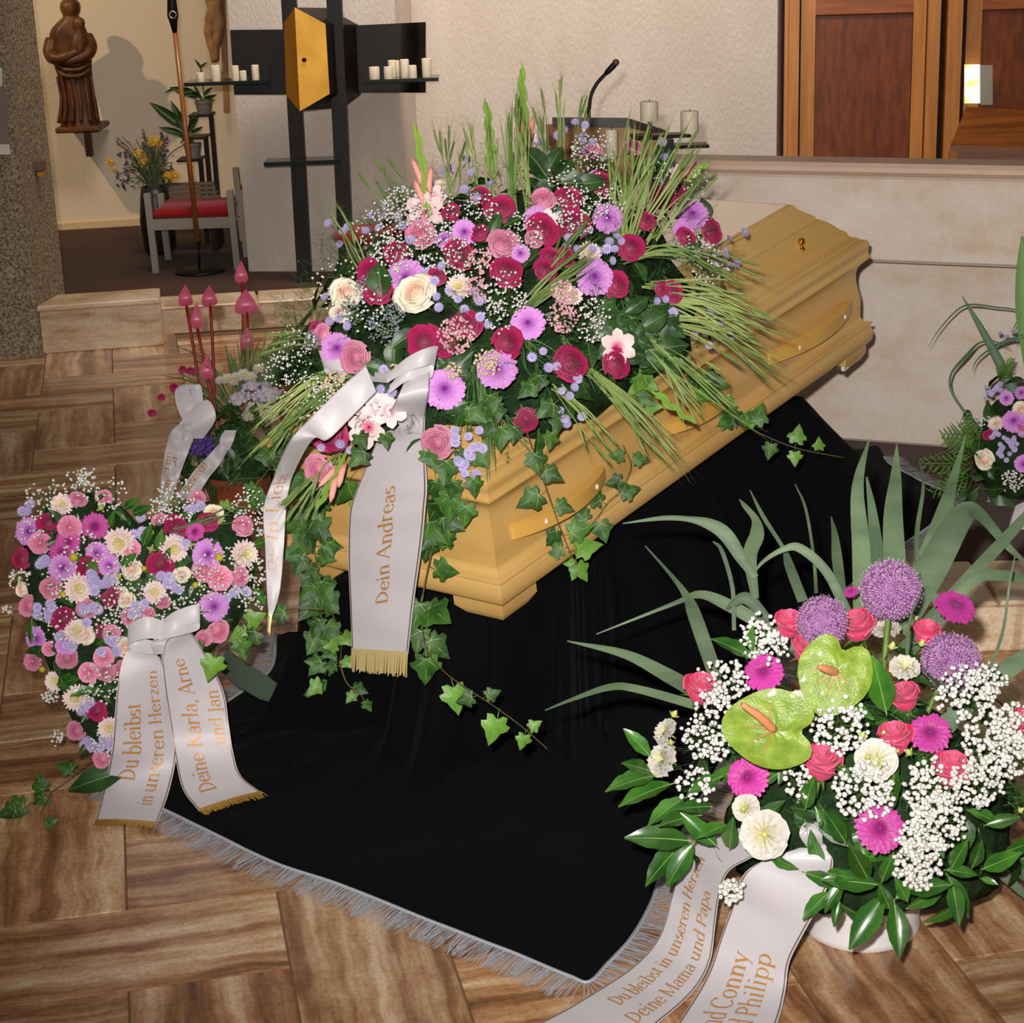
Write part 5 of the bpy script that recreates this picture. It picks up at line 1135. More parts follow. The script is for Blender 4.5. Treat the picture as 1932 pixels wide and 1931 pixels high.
# ------------------------------------------------------------------ white bowl arrangement in the foreground
pcn = at_z(1622, 1742, 0)
bw = thing('flower_bowl', 'white bowl with anthuriums, purple allium globes, pink roses and gypsophila', 'flower arrangement', pcn)
PR = (at_z(1732, 1742, 0)-at_z(1512, 1742, 0)).length/2*1.02
mb = MB(); mb.lathe(pcn, [(PR*.2, .001), (PR*.97, .001), (PR, .008), (PR*1.0, .016), (PR*.98, .022), (PR*1.05, .12), (PR*1.08, .132), (PR*1.08, .138), (PR*1.02, .138), (PR*.98, .12), (PR*.2, .11)], 48)
mb.build('bowl', mat('white_plastic', rgb(228, 226, 226), .3, .5), bw, ang=40)
BC = pcn+V((.02, .02, .20)); BH = Hull(BC, M.Identity(3), (.43, .36, .40))
mound(bw, BH, (.66, .66, .70), -.22, amp=.1); BD = dep(BC)
def bz(x, y): return 1050+x/1.873, 900+y/1.873
def bput(kind, x, y, r, k=1.0, face=.4, nrm=None, zs=1.0):
    X, Y = bz(x, y); p, n = BH.hit(X, Y, k); r = r/1.873*dep(p)/FPX
    return flower(bw, kind, p, nrm or (n*(1-face)+tocam(p)*face+rv(.12)).normalized(), r, zs=zs)
upf = (V((0, -.32, .92))).normalized()
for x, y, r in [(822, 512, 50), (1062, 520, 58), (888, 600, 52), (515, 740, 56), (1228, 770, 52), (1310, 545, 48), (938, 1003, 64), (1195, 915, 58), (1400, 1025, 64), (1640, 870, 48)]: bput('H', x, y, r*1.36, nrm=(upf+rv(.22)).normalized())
for x, y, r in [(730, 690, 70), (675, 1062, 74), (1143, 1243, 86), (1320, 905, 72), (1412, 457, 72), (1040, 405, 26)]: bput('G', x, y, r, face=.5)
for x, y, r in [(735, 1265, 92), (375, 1000, 68), (385, 900, 52), (1165, 540, 54), (1130, 1000, 80), (1230, 675, 58), (850, 790, 42), (670, 1170, 54)]: bput('L', x, y, r)
for x, y, r in [(415, 840, 30), (405, 940, 24), (1185, 600, 32), (1245, 530, 20), (1270, 500, 20), (1290, 590, 28), (1100, 990, 24), (1150, 1015, 28), (1245, 975, 30), (1080, 915, 30), (1205, 970, 16), (1155, 905, 16), (660, 1175, 26), (1320, 527, 20), (1640, 1180, 24)]: bput('B', x, y, r*.8, k=1.05, nrm=(V((rnd(-.4, .4), -.5, .8))).normalized())
# alliums: balls of little star flowers on a stalk
ALL = mat('allium_purple', rgb(160, 104, 164), .6, col2=rgb(188, 138, 188), nscale=60); ALLT = mat('allium_tip', rgb(228, 202, 222), .6)
for x, y, r in [(1180, 400, 103), (940, 510, 86), (1393, 660, 103)]:
    X, Y = bz(x, y); d = BD-.10; c = at_d(X, Y, d); R_ = r/1.873*d/FPX
    st0 = c.lerp(BC, .75); mb = MB(); mb.tube([st0, c], .006, 8); al_ = mb.build('allium_globe', STEM, bw)
    mb = MB(); mb.ball(c, R_*.70, 20, 12); mb.build('allium_core', mat('allium_inner', rgb(104, 50, 104), .8), al_)
    mb = MB(); NF = 620
    for i in range(NF):
        zz = 1-2*(i+.5)/NF; ph = i*2.39996; s_ = sqrt(1-zz*zz); dn_ = V((s_*cos(ph), s_*sin(ph), zz)); rr = R_*rnd(.86, 1.0); p = c+dn_*rr; x_ = dn_.orthogonal().normalized(); y_ = dn_.cross(x_); a0_ = rnd(0, 6)
        l = R_*.125; mb.cm = 0
        for k in range(5):
            a = a0_+k*2*pi/5; t = (x_*cos(a)+y_*sin(a)); q_ = (y_*cos(a)-x_*sin(a))*l*.22
            mb.add([p, p+t*l*.6+dn_*l*.35+q_, p+t*l+dn_*l*.6, p+t*l*.6+dn_*l*.35-q_], [(0, 1, 2, 3)])
        mb.cm = 1; e = p+dn_*l*.9; mb.add([e-x_*l*.14, e+y_*l*.14, e+x_*l*.14, e-y_*l*.14, e+dn_*l*.3], [(0, 1, 4), (1, 2, 4), (2, 3, 4), (3, 0, 4)])
        mb.cm = 0; w_ = x_*R_*.006; mb.add([c+dn_*R_*.68-w_, c+dn_*R_*.68+w_, p+w_, p-w_], [(0, 1, 2, 3)])
    mb.build('allium_florets', [ALL, ALLT], al_, smooth=False, kind='stuff')
# anthuriums: heart-shaped lime spathes with a spadix
ANT = mat('anthurium_lime', rgb(140, 164, 56), .3, .5, col2=rgb(112, 142, 44), nscale=5, bump=.25, bscale=24, coat=.3); SPX = mat('spadix_salmon', rgb(222, 142, 98), .5, bump=.3, bscale=300); ARED = mat('spathe_blush', rgb(176, 128, 70), .4)
def spathe_mesh():
    """unit heart: spadix base at origin, tip at +X, lobes reach -X"""
    mb = MB(); n = 36; rings = 8; P = []
    for i in range(n):
        a = -pi+2*pi*(i+.5)/n
        aa = abs(a)
        r = .76+.19*max(0, cos(a))**6 if aa < 2.1 else .76+.06*sin((aa-2.1)/(pi-2.1)*pi*.7)-.42*max(0, (aa-2.55)/(pi-2.55))**1.6
        P.append((r*cos(a), r*sin(a)*1.02))
    b = len(mb.v); mb.v.append(V((0, 0, -.06)))
    for k in range(1, rings+1):
        f = k/rings
        for i, (x, y) in enumerate(P):
            a = atan2(y, x); blis = .035*sin(f*9+abs(a)*3)*sin(abs(a)*5+f*2)*(f < .95); z = -.06+.16*f*f-.22*max(0, x)*f*f+blis-.05*abs(y)*f
            mb.v.append(V((x*f, y*f, z)))
    for i in range(n): mb.q(b, b+1+i, b+1+(i+1) % n)
    for k in range(rings-1):
        for i in range(n): a_ = b+1+k*n+i; c_ = b+1+k*n+(i+1) % n; mb.q(a_, a_+n, c_+n, c_)
    return mesh('anthurium', mb.v, mb.f, [ANT], mb.m)
SPM = spathe_mesh()
def anth(x, y, tx, ty, size, d, sx, sy, nrm=None):
    X, Y = bz(x, y); c = at_d(X, Y, d); T = at_d(*bz(tx, ty), d); xd = (T-c).normalized(); n = V(nrm) if nrm else (tocam(c)+V((0, 0, .5))).normalized(); n = (n-xd*n.dot(xd)).normalized(); R = M((xd, n.cross(xd), n)).transposed(); s = size/1.873*d/FPX
    a_ = inst('anthurium', SPM, W4(c, R, s), bw); e = at_d(*bz(sx, sy), d-.03); e = c+(e-c)
    mb = MB(); mb.tube(spline([c-n*.004, c.lerp(e, .5)+n*.012, e+n*.012], 5), [.0075, .0085, .0088, .0088, .0086, .0082, .0078, .0072, .0064, .0056, .004], 9); mb.build('spadix', SPX, a_)
    mb = MB(); mb.tube([c-n*.006, c-n*.03, c.lerp(BC, .5)], .004, 6); mb.build('flower_stalk', STEM, a_)
    for k in range(5):
        a = (k-2)*.62; p = [c+R @ V((s*r_*cos(a), s*r_*sin(a), s*(-.045+.16*r_*r_-.22*max(0, r_*cos(a))*r_))) for r_ in (.02, .3, .55)]
        mb = MB() if k == 0 else mb; blade(mb, [q+n*.0025 for q in p], [.0022, .0014, .0003], nrm=n)
    mb.build('spathe_veins', ARED, a_)
anth(985, 690, 925, 840, 172, BD-.28, 930, 672); anth(770, 893, 560, 862, 196, BD-.33, 650, 812)
# gypsophila clouds
gyps(bw, BH, [(bz(x, y)[0], bz(x, y)[1], r/1.873, n) for x, y, r, n in [(600, 740, 85, 110), (560, 800, 60, 80), (740, 590, 85, 130), (540, 930, 80, 110), (1000, 880, 105, 150), (1440, 770, 100, 150), (1550, 960, 130, 260), (1090, 1110, 110, 190), (1320, 1100, 100, 160), (1270, 1370, 85, 170), (1340, 1220, 100, 170), (620, 1460, 40, 60), (500, 1090, 60, 60), (1480, 1080, 90, 130), (1600, 900, 90, 130), (1250, 1280, 60, 70), (860, 1080, 60, 40), (1520, 730, 60, 70)]], k=1.02, rr=(.0038, .0062))
# laurel and salal leaves, base -> tip
for x0, y0, x1, y1 in [(330, 985, 240, 890), (330, 1040, 238, 1010), (345, 1055, 175, 1100), (400, 1085, 215, 1155), (450, 1135, 320, 1225), (505, 1195, 365, 1225), (465, 1285, 245, 1270), (440, 1310, 335, 1305), (440, 1300, 310, 1440), (480, 1300, 385, 1450), (545, 1165, 430, 1170), (1150, 1490, 1035, 1670), (1195, 1510, 1215, 1700), (1400, 1440, 1425, 1582), (955, 1400, 1045, 1420), (960, 1470, 870, 1560), (1000, 1500, 980, 1592), (1380, 1390, 1490, 1405), (1395, 1385, 1450, 1285), (1470, 1380, 1505, 1290), (1510, 1385, 1640, 1330), (1240, 1460, 1395, 1440), (1200, 1490, 1275, 1435), (1165, 830, 1120, 640), (1110, 760, 1225, 830), (1000, 800, 1120, 850), (690, 640, 552, 565), (690, 620, 690, 528), (880, 1170, 905, 1065), (1020, 1290, 955, 1190), (1130, 1440, 940, 1420), (1100, 1420, 1040, 1310), (1150, 1430, 1190, 1330), (1010, 1440, 945, 1540), (860, 1010, 790, 1040), (980, 1010, 1040, 1060), (600, 1230, 500, 1270), (1330, 1260, 1370, 1350), (1520, 1230, 1640, 1200), (1500, 1420, 1560, 1440), (1180, 1530, 1140, 1440), (1240, 1500, 1200, 1420), (560, 1300, 440, 1190), (580, 1060, 470, 1110)]:
    X0, Y0 = bz(x0, y0); p, n = BH.hit(X0, Y0, .97); q = at_d(*bz(x1, y1), dep(p)-rnd(.0, .05))
    if q.z < .012: q.z = .012
    leafat(bw, LAU, p, q, 'laurel_leaf', nrm=n*.3+tocam(p)*.7+V((0, 0, .35))+rv(.2), wide=1.12)
scatter_leaves(bw, BH, 110, LAUD+LAU, 'foliage_leaf', k=(.66, .92), L=(.06, .10), lo=-.1, filt=lambda p, n: p.z > .17)
ferns(bw, BH, 220, k=(.7, .92), lo=.35)
# long reed leaves
for i, (pts, dd) in enumerate([
    ([(1352, 1280, 28), (1310, 1160, 26), (1295, 1125, 15), (1270, 1090, 8), (1217, 1030, 2)], .05),
    ([(1425, 1090, 14), (1400, 1055, 22), (1370, 1010, 27), (1340, 990, 22), (1300, 980, 11), (1250, 978, 9), (1175, 988, 2)], .0),
    ([(1425, 1130, 14), (1415, 1050, 26), (1428, 1010, 27), (1425, 980, 14), (1405, 955, 9), (1395, 942, 2)], .1),
    ([(1515, 1135, 20), (1490, 1070, 18), (1478, 1035, 8), (1440, 975, 8), (1415, 925, 2)], .15),
    ([(1600, 1160, 20), (1560, 1080, 18), (1510, 1035, 17), (1478, 1037, 11), (1440, 1060, 7), (1418, 1088, 2)], .0),
    ([(1505, 1230, 18), (1440, 1180, 25), (1370, 1140, 23), (1320, 1122, 15), (1270, 1140, 8), (1125, 1197, 2)], .1),
    ([(1312, 1305, 28), (1260, 1275, 27), (1180, 1235, 17), (1070, 1210, 2)], .05),
    ([(1310, 1330, 18), (1200, 1300, 15), (1150, 1297, 13), (1080, 1320, 7), (1028, 1341, 2)], -.05),
    ([(1625, 1150, 30), (1625, 1040, 34), (1618, 920, 22), (1640, 828, 2)], .15),
    ([(1662, 1150, 24), (1655, 1050, 26), (1645, 960, 16), (1635, 900, 3)], .12),
    ([(1690, 1100, 44), (1685, 980, 36), (1690, 900, 20), (1692, 838, 2)], .2),
    ([(1710, 1150, 40), (1770, 1000, 34), (1800, 900, 16), (1822, 822, 2)], .2),
    ([(1690, 1190, 56), (1760, 1070, 58), (1812, 978, 46), (1845, 968, 24), (1900, 1030, 14), (1940, 1066, 4)], .1),
    ([(1700, 1240, 36), (1830, 1090, 26), (1935, 975, 18), (2000, 900, 4)], .15),
    ([(1745, 1205, 24), (1830, 1100, 22), (1890, 1086, 21), (1990, 1106, 8)], .0),
    ([(1765, 1235, 10), (1772, 1150, 15), (1748, 1114, 15), (1716, 1121, 6)], -.05),
    ([(1740, 1420, 34), (1840, 1310, 40), (1935, 1240, 30), (2010, 1190, 6)], -.05),
    ([(1790, 1510, 26), (1890, 1610, 33), (1960, 1670, 22), (2010, 1720, 4)], -.1),
    ([(1800, 1570, 20), (1870, 1630, 22), (1935, 1690, 14), (1980, 1730, 3)], -.12),
    ([(1385, 1190, 8), (1382, 1110, 8), (1362, 1040, 8), (1345, 1022, 3)], .05),
    ([(1540, 1120, 7), (1535, 1050, 6), (1520, 960, 5), (1500, 914, 2)], .15),
    ([(1590, 1130, 16), (1580, 1060, 20), (1575, 1010, 12), (1568, 975, 2)], .2),
    ([(1450, 1170, 16), (1410, 1130, 24), (1385, 1138, 14), (1370, 1150, 3)], .0),
    ([(1725, 1380, 7), (1712, 1280, 7), (1715, 1180, 5), (1735, 1120, 2)], -.25),
    ([(1735, 1110, 8), (1730, 1010, 9), (1742, 920, 6), (1735, 870, 2)], .2),
    ([(1850, 1300, 6), (1890, 1200, 6), (1905, 1100, 4), (1915, 1050, 2)], .0)]):
    reed(bw, pts, BD+(.14 if pts[0][0] < 1700 or pts[0][1] < 1260 else -.08), BD+dd+(.16 if pts[0][1] < 1260 else .0))

# ------------------------------------------------------------------ arrangement at the right edge before the altar
RD = 6.0
rb = at_z(1950, 1130, ZP)
ra = thing('altar_arrangement', 'flower arrangement with conifer sprigs and long leaves at the right edge', 'flower arrangement', at_d(1945, 985, RD))
RH = Hull(at_d(1950, 850, RD+.05), M.Identity(3), (.26, .22, .26))
mound(ra, RH, (.75, .75, .8), -1.2, n=30, m=12)
def rz(x, y): return 1720+x/3.863, 560+y/3.863
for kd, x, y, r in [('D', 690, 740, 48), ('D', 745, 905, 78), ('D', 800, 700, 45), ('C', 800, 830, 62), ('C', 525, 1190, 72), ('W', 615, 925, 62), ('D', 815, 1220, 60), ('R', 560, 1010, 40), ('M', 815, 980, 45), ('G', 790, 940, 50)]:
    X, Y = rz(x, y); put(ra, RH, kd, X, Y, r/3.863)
for k in range(48):
    x, y = random.choice([(560, 690), (600, 680), (660, 1020), (700, 1060), (740, 1040), (690, 1150), (760, 1100), (790, 300), (700, 240), (640, 1050)]); X, Y = rz(x+rnd(-60, 60), y+rnd(-50, 50)); put(ra, RH, 'A', X, Y, rnd(5, 7), k=1.05)
gyps(ra, RH, [(rz(740, 1340)[0], rz(740, 1340)[1], 22, 70), (rz(520, 900)[0], rz(520, 900)[1], 14, 30), (1928, 1000, 14, 30)], rr=(.003, .005))
for x0, y0, x1, y1 in [(480, 1400, 330, 1520), (560, 1480, 580, 1680), (640, 1450, 660, 1700), (520, 1330, 430, 1300), (600, 1330, 560, 1260), (700, 1500, 720, 1650), (480, 1450, 440, 1380), (590, 1560, 540, 1640)]:
    X0, Y0 = rz(x0, y0); X1, Y1 = rz(x1, y1); leafpx(ra, RH, LAUD, X0, Y0, X1, Y1, 'glossy_leaf', wide=1.4)
scatter_leaves(ra, RH, 40, LAUD, 'foliage_leaf', k=(.8, 1.0), L=(.06, .09), lo=-1)
CONI = mat('conifer_green', rgb(92, 138, 50), .6)
def conifer(x0, y0, x1, y1):
    a = at_d(x0, y0, RD-.05); b = at_d(x1, y1, RD-.12); mb = MB(); ax = (b-a); L = ax.length; ax.normalize(); sd = ax.cross(tocam(a)).normalized(); nn = sd.cross(ax)
    mb.tube([a, a.lerp(b, .5), b], [.003, .002, .001], 4)
    for k in range(16):
        u = k/16; s = a.lerp(b, u); sg = 1 if k % 2 else -1; l = L*.38*(1-u*.75); t = s+(ax*.75+sd*sg*.7+nn*rnd(-.2, .2))*l; mb.tube([s, s.lerp(t, .6), t], [.002, .003, .0008], 4)
        for j in range(6):
            q = s.lerp(t, .25+.13*j); e = q+(ax*.9+sd*sg*rnd(-.6, 1.1)+nn*rnd(-.3, .3))*l*.32; mb.tube([q, e], [.0024, .0008], 3)
    mb.build('conifer_sprig', CONI, ra)
for a in [(460, 1150, 230, 1050), (450, 1220, 70, 1215), (450, 1300, 140, 1430), (470, 1080, 400, 860), (640, 600, 740, 450), (560, 1600, 480, 1800), (700, 1540, 700, 1700), (480, 1000, 210, 1000), (600, 1580, 560, 1790)]: conifer(*rz(a[0], a[1]), *rz(a[2], a[3]))
DREED = mat('dark_reed', rgb(62, 98, 64), .5, .4)
for pts in ([(800, 800, 90), (640, 480, 70), (500, 220, 45), (365, -10, 4)], [(800, 120, 14), (740, 235, 6), (780, 110, 10), (600, 75, 12), (430, 58, 14), (330, 100, 12), (200, 240, 8), (120, 370, 2)], [(520, 970, 16), (400, 850, 14), (290, 690, 18), (290, 560, 16), (400, 430, 26), (490, 340, 14), (600, 325, 10), (720, 380, 4)], [(815, 290, 30), (680, 330, 26), (560, 390, 16), (470, 470, 10), (440, 560, 2)]):
    reed(ra, [(rz(x, y)[0], rz(x, y)[1], w/3.863) for x, y, w in pts], RD, RD+.02, m=DREED)
reed(ra, [(1960, 700, 50), (1940, 600, 44), (1932, 520, 30), (1928, 445, 3)], RD, RD, m=mat('bright_reed', rgb(96, 138, 58), .5))
# its foot
mb = MB(); mb.lathe(V((RH.c.x, RH.c.y, ZP+.003)), [(.05, 0), (.11, 0), (.12, .05), (.11, .06), (.03, .07), (.025, RH.c.z-ZP-.1), (.05, RH.c.z-ZP-.05)], 24); mb.build('vase_stand', BLACKM, ra)
# ------------------------------------------------------------------ planters on the floor behind the heart
TER = mat('terracotta', rgb(150, 74, 46), .7, col2=rgb(128, 60, 38), nscale=8)
def planter(px, py, rp, hgt, label, name='planter_bowl'):
    c = at_z(px, py, 0); d = dep(c); r = rp*d/FPX
    e = thing(name, label, 'planter', c)
    mb = MB(); mb.lathe(c, [(r*.3, .001), (r*.72, .001), (r*.80, hgt*.4), (r*.95, hgt*.88), (r*1.04, hgt*.89), (r*1.05, hgt), (r*.96, hgt), (r*.92, hgt*.9), (r*.1, hgt*.88)], 36); mb.build('pot', TER, e, ang=40)
    H = Hull(c+V((0, 0, hgt*.9)), M.Identity(3), (r*1.15, r*1.1, .20)); mound(e, H, (.8, .8, .7), -.05, n=24, m=8); return e, H, c, d
pb, PH, pc2, pdp = planter(455, 962, 72, .15, 'terracotta bowl planted with pink anthuriums, white daisies and hydrangea')
PKA = mat('pink_anthurium', rgb(206, 96, 122), .35, .5, col2=rgb(190, 78, 108), nscale=4); RSTEM = mat('red_stem', rgb(140, 24, 20), .5)
for (bx, by, tx, ty, len_, w_) in [(385, 800, 352, 578, 42, 22), (405, 800, 373, 622, 52, 18), (405, 790, 397, 578, 40, 24), (460, 800, 457, 535, 44, 20), (472, 800, 466, 592, 46, 34), (470, 780, 468, 660, 46, 20), (420, 830, 392, 716, 46, 20)]:
    b = at_d(bx, by, pdp-.02); t = at_d(tx, ty, pdp-.02); mb = MB(); mb.tube(spline([b, b.lerp(t, .5)+V((.003, 0, 0)), t], 4), .006, 6); s_ = mb.build('anthurium_stem', RSTEM, pb)
    top_ = at_d(tx-2, ty-len_, pdp-.02); mb = MB(); P = spline([t, t.lerp(top_, .45)+V((0, -.02, 0)), top_], 5); ww = w_*pdp/FPX/2*1.25
    blade(mb, P, [ww*max(.03, sin(pi*(i/(len(P)-1))**.62)) for i in range(len(P))], fold=.35); mb.build('spathe', PKA, s_)
    mb = MB(); mb.tube([t, t.lerp(top_, .6)+V((0, -.012, 0))], [.004, .0025], 6); mb.build('spadix', RSTEM, s_)
DAI = mum_mesh('white_daisy', WHT, [(18, 1.0, .10, .12, -.1, 0), (14, .8, .09, .35, -.1, .03)], YEL, .2, .1, 30)
for x, y, r in [(430, 715, 14), (446, 712, 14), (460, 708, 14), (474, 712, 13), (440, 722, 11), (488, 696, 12), (480, 772, 20), (498, 778, 20), (470, 785, 15), (415, 718, 10), (530, 845, 12)]:
    p = at_d(x, y, pdp-.12); n = (tocam(p)*.5+V((0, 0, .7))+rv(.2)).normalized(); inst('white_daisy', DAI, W4(p, frame(n), r*pdp/FPX), pb)
pts = []
for cx0, cy0, rr, n in ((485, 738, 30, 90), (450, 752, 18, 45), (510, 745, 22, 60)):
    for i in range(n): a = rnd(0, 6.28); q = rr*sqrt(random.random()); pts.append(at_d(cx0+q*cos(a), cy0+q*.6*sin(a), pdp-.14+rnd(-.02, .02)))
dots(pb, pts, .008, .013, mat('pale_hydrangea', rgb(178, 172, 196), .7, col2=rgb(204, 190, 190), nscale=20), 'hydrangea_head')
pts = [at_d(385+rnd(-28, 40), 842+rnd(-18, 16), pdp-.2+rnd(-.02, .02)) for _ in range(110)]
dots(pb, pts, .006, .010, mat('violet_campanula', rgb(96, 62, 150), .6), 'campanula_cushion')
for x0, y0, x1, y1, n in [(460, 760, 450, 640, 26), (480, 760, 520, 640, 22), (440, 770, 350, 660, 14), (500, 760, 560, 600, 16), (430, 780, 325, 720, 9), (400, 790, 335, 900, 5), (470, 760, 480, 600, 10)]:
    a = at_d(x0, y0, pdp); tuft(pb, a, at_d(x1, y1, pdp), n, 22*pdp/FPX, 2.4*pdp/FPX, .10, GRASSD)
scatter_leaves(pb, PH, 70, LAUD+IVYD, 'foliage_leaf', k=(.9, 1.25), L=(.05, .1))
ferns(pb, PH, 160, k=(.9, 1.4))
for x, y, r in [(345, 698, 9), (360, 700, 9), (365, 745, 8), (330, 733, 11), (305, 750, 8), (287, 780, 9), (378, 755, 8)]:
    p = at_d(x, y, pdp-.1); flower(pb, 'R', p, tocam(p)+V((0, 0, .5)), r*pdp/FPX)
    q = at_d(410, 820, pdp); mb = MB(); mb.tube(spline([q, q.lerp(p, .6)+V((0, 0, .06)), p], 4), .0012, 4); mb.build('flower_stem', STEM, pb)
# small terracotta pot to its right
p2, P2H, c2, d2 = planter(575, 800, 60, .2, 'terracotta pot with grasses half hidden behind the coffin spray')
for x0, y0, x1, y1, n in [(560, 690, 540, 600, 14), (570, 690, 590, 580, 14), (590, 690, 640, 600, 10)]:
    tuft(p2, at_d(x0, y0, d2), at_d(x1, y1, d2), n, .05, .004, .08, GRASSD)
for x, y in [(540, 690), (560, 680), (575, 668), (590, 690), (610, 660)]:
    p = at_d(x, y, d2-.1); flower(p2, random.choice('RM'), p, tocam(p)+V((0, 0, .5)), 10*d2/FPX)

# ------------------------------------------------------------------ plants of the rear corner
bq = thing('vase_bouquet', 'bouquet of yellow and violet wild flowers in a dark vase', 'bouquet', V((pd_(285, 420, 11.0).x, 11.0, ZP)))
vb = pd_(290, 352, 11.0); vv = V((vb.x, 11.0, ZP+.001)); hgt = vb.z-ZP
mb = MB(); mb.lathe(vv, [(.07, 0), (.085, .02), (.10, hgt*.5), (.085, hgt*.85), (.075, hgt), (.066, hgt), (.06, hgt*.9)], 24); mb.build('vase', mat('dark_vase', rgb(34, 30, 24), .4), bq)
YF = mum_mesh('yellow_flower', mat('golden_petal', rgb(196, 146, 30), .6), [(14, 1, .16, .2, -.2, 0), (10, .7, .14, .5, 0, .04)], YEL, .2, .1, 31)
st_ = MB(); vio = []
for k in range(60):
    a = rnd(-1, 1); tx, ty = 283+a*rnd(20, 82), rnd(240, 335); p = at_d(tx, ty+abs(a)*20, 11.2+rnd(-.15, .15)); b = V((vb.x+rnd(-.03, .03), 11.0, vb.z-.02)); st_.tube(spline([b, b.lerp(p, .55)+V((0, 0, .05)), p], 4), .003, 4)
    for j in range(5): q = b.lerp(p, rnd(.3, .95)); e = q+rv(1).normalized()*rnd(.03, .06); s = rv(.006); st_.add([q, q.lerp(e, .5)+s, e, q.lerp(e, .5)-s], [(0, 1, 2, 3)])
    if k % 3 == 0:
        for j in range(6): vio.append(p+V((rnd(-.01, .01), 0, rnd(-.08, .02))))
st_.build('stems_and_leaves', mat('dull_green', rgb(60, 74, 40), .7), bq, kind='stuff')
dots(bq, vio, .006, .011, mat('violet_spike', rgb(92, 82, 120), .7), 'violet_spikes')
for x, y, r in [(292, 265, 11), (286, 270, 8), (262, 290, 10), (268, 308, 9), (208, 305, 8), (213, 318, 6), (318, 333, 12), (330, 332, 10), (360, 315, 6), (275, 300, 7), (300, 270, 7)]:
    p = at_d(x, y, 11.05); inst('yellow_flower', YF, W4(p, frame(tocam(p)+V((0, 0, .6))+rv(.3)), r*11.05/FPX), bq)
def potted(label, x, ytop, ybot, D, r, leaves, name='potted_plant'):
    b = pd_(x, ybot, D); t = pd_(x, ytop, D); e = thing(name, label, 'potted plant', b)
    h = t.z-b.z; mb = MB(); mb.lathe(b, [(r*.5, 0), (r*.72, .001), (r*.95, h*.85), (r*1.02, h*.86), (r*1.02, h), (r*.9, h), (r*.85, h*.85), (.005, h*.82)], 20); mb.build('pot', POTG, e, ang=40)
    for x0, y0, x1, y1 in leaves: leafat(e, LAUD, at_d(x0, y0, dep(t)-.02), at_d(x1, y1, dep(t)-.06), 'plant_leaf', wide=.5)
    mb = MB()
    for x0, y0, x1, y1 in leaves: mb.tube([t-V((0, 0, .02)), at_d(x0, y0, dep(t)-.01)], .004, 4)
    mb.build('plant_stem', STEM, e); return e
potted('grey pot with a bushy dark plant on the top step of the plant stand', 386, 190, 215, 11.28, .055, [(380, 185, 350, 165), (385, 180, 400, 165), (378, 180, 365, 160), (385, 185, 408, 180), (380, 182, 340, 178), (375, 175, 355, 180), (380, 130, 368, 112), (378, 128, 390, 118), (372, 180, 320, 165), (330, 168, 312, 174), (388, 186, 405, 190)])
potted('grey pot with long strap leaves on the lower step of the plant stand', 365, 270, 299, 11.26, .055, [(350, 250, 330, 205), (352, 245, 282, 192), (350, 255, 300, 240), (355, 250, 375, 215), (360, 250, 382, 240), (352, 240, 320, 190), (358, 255, 340, 270), (350, 262, 330, 250), (362, 245, 360, 215)])

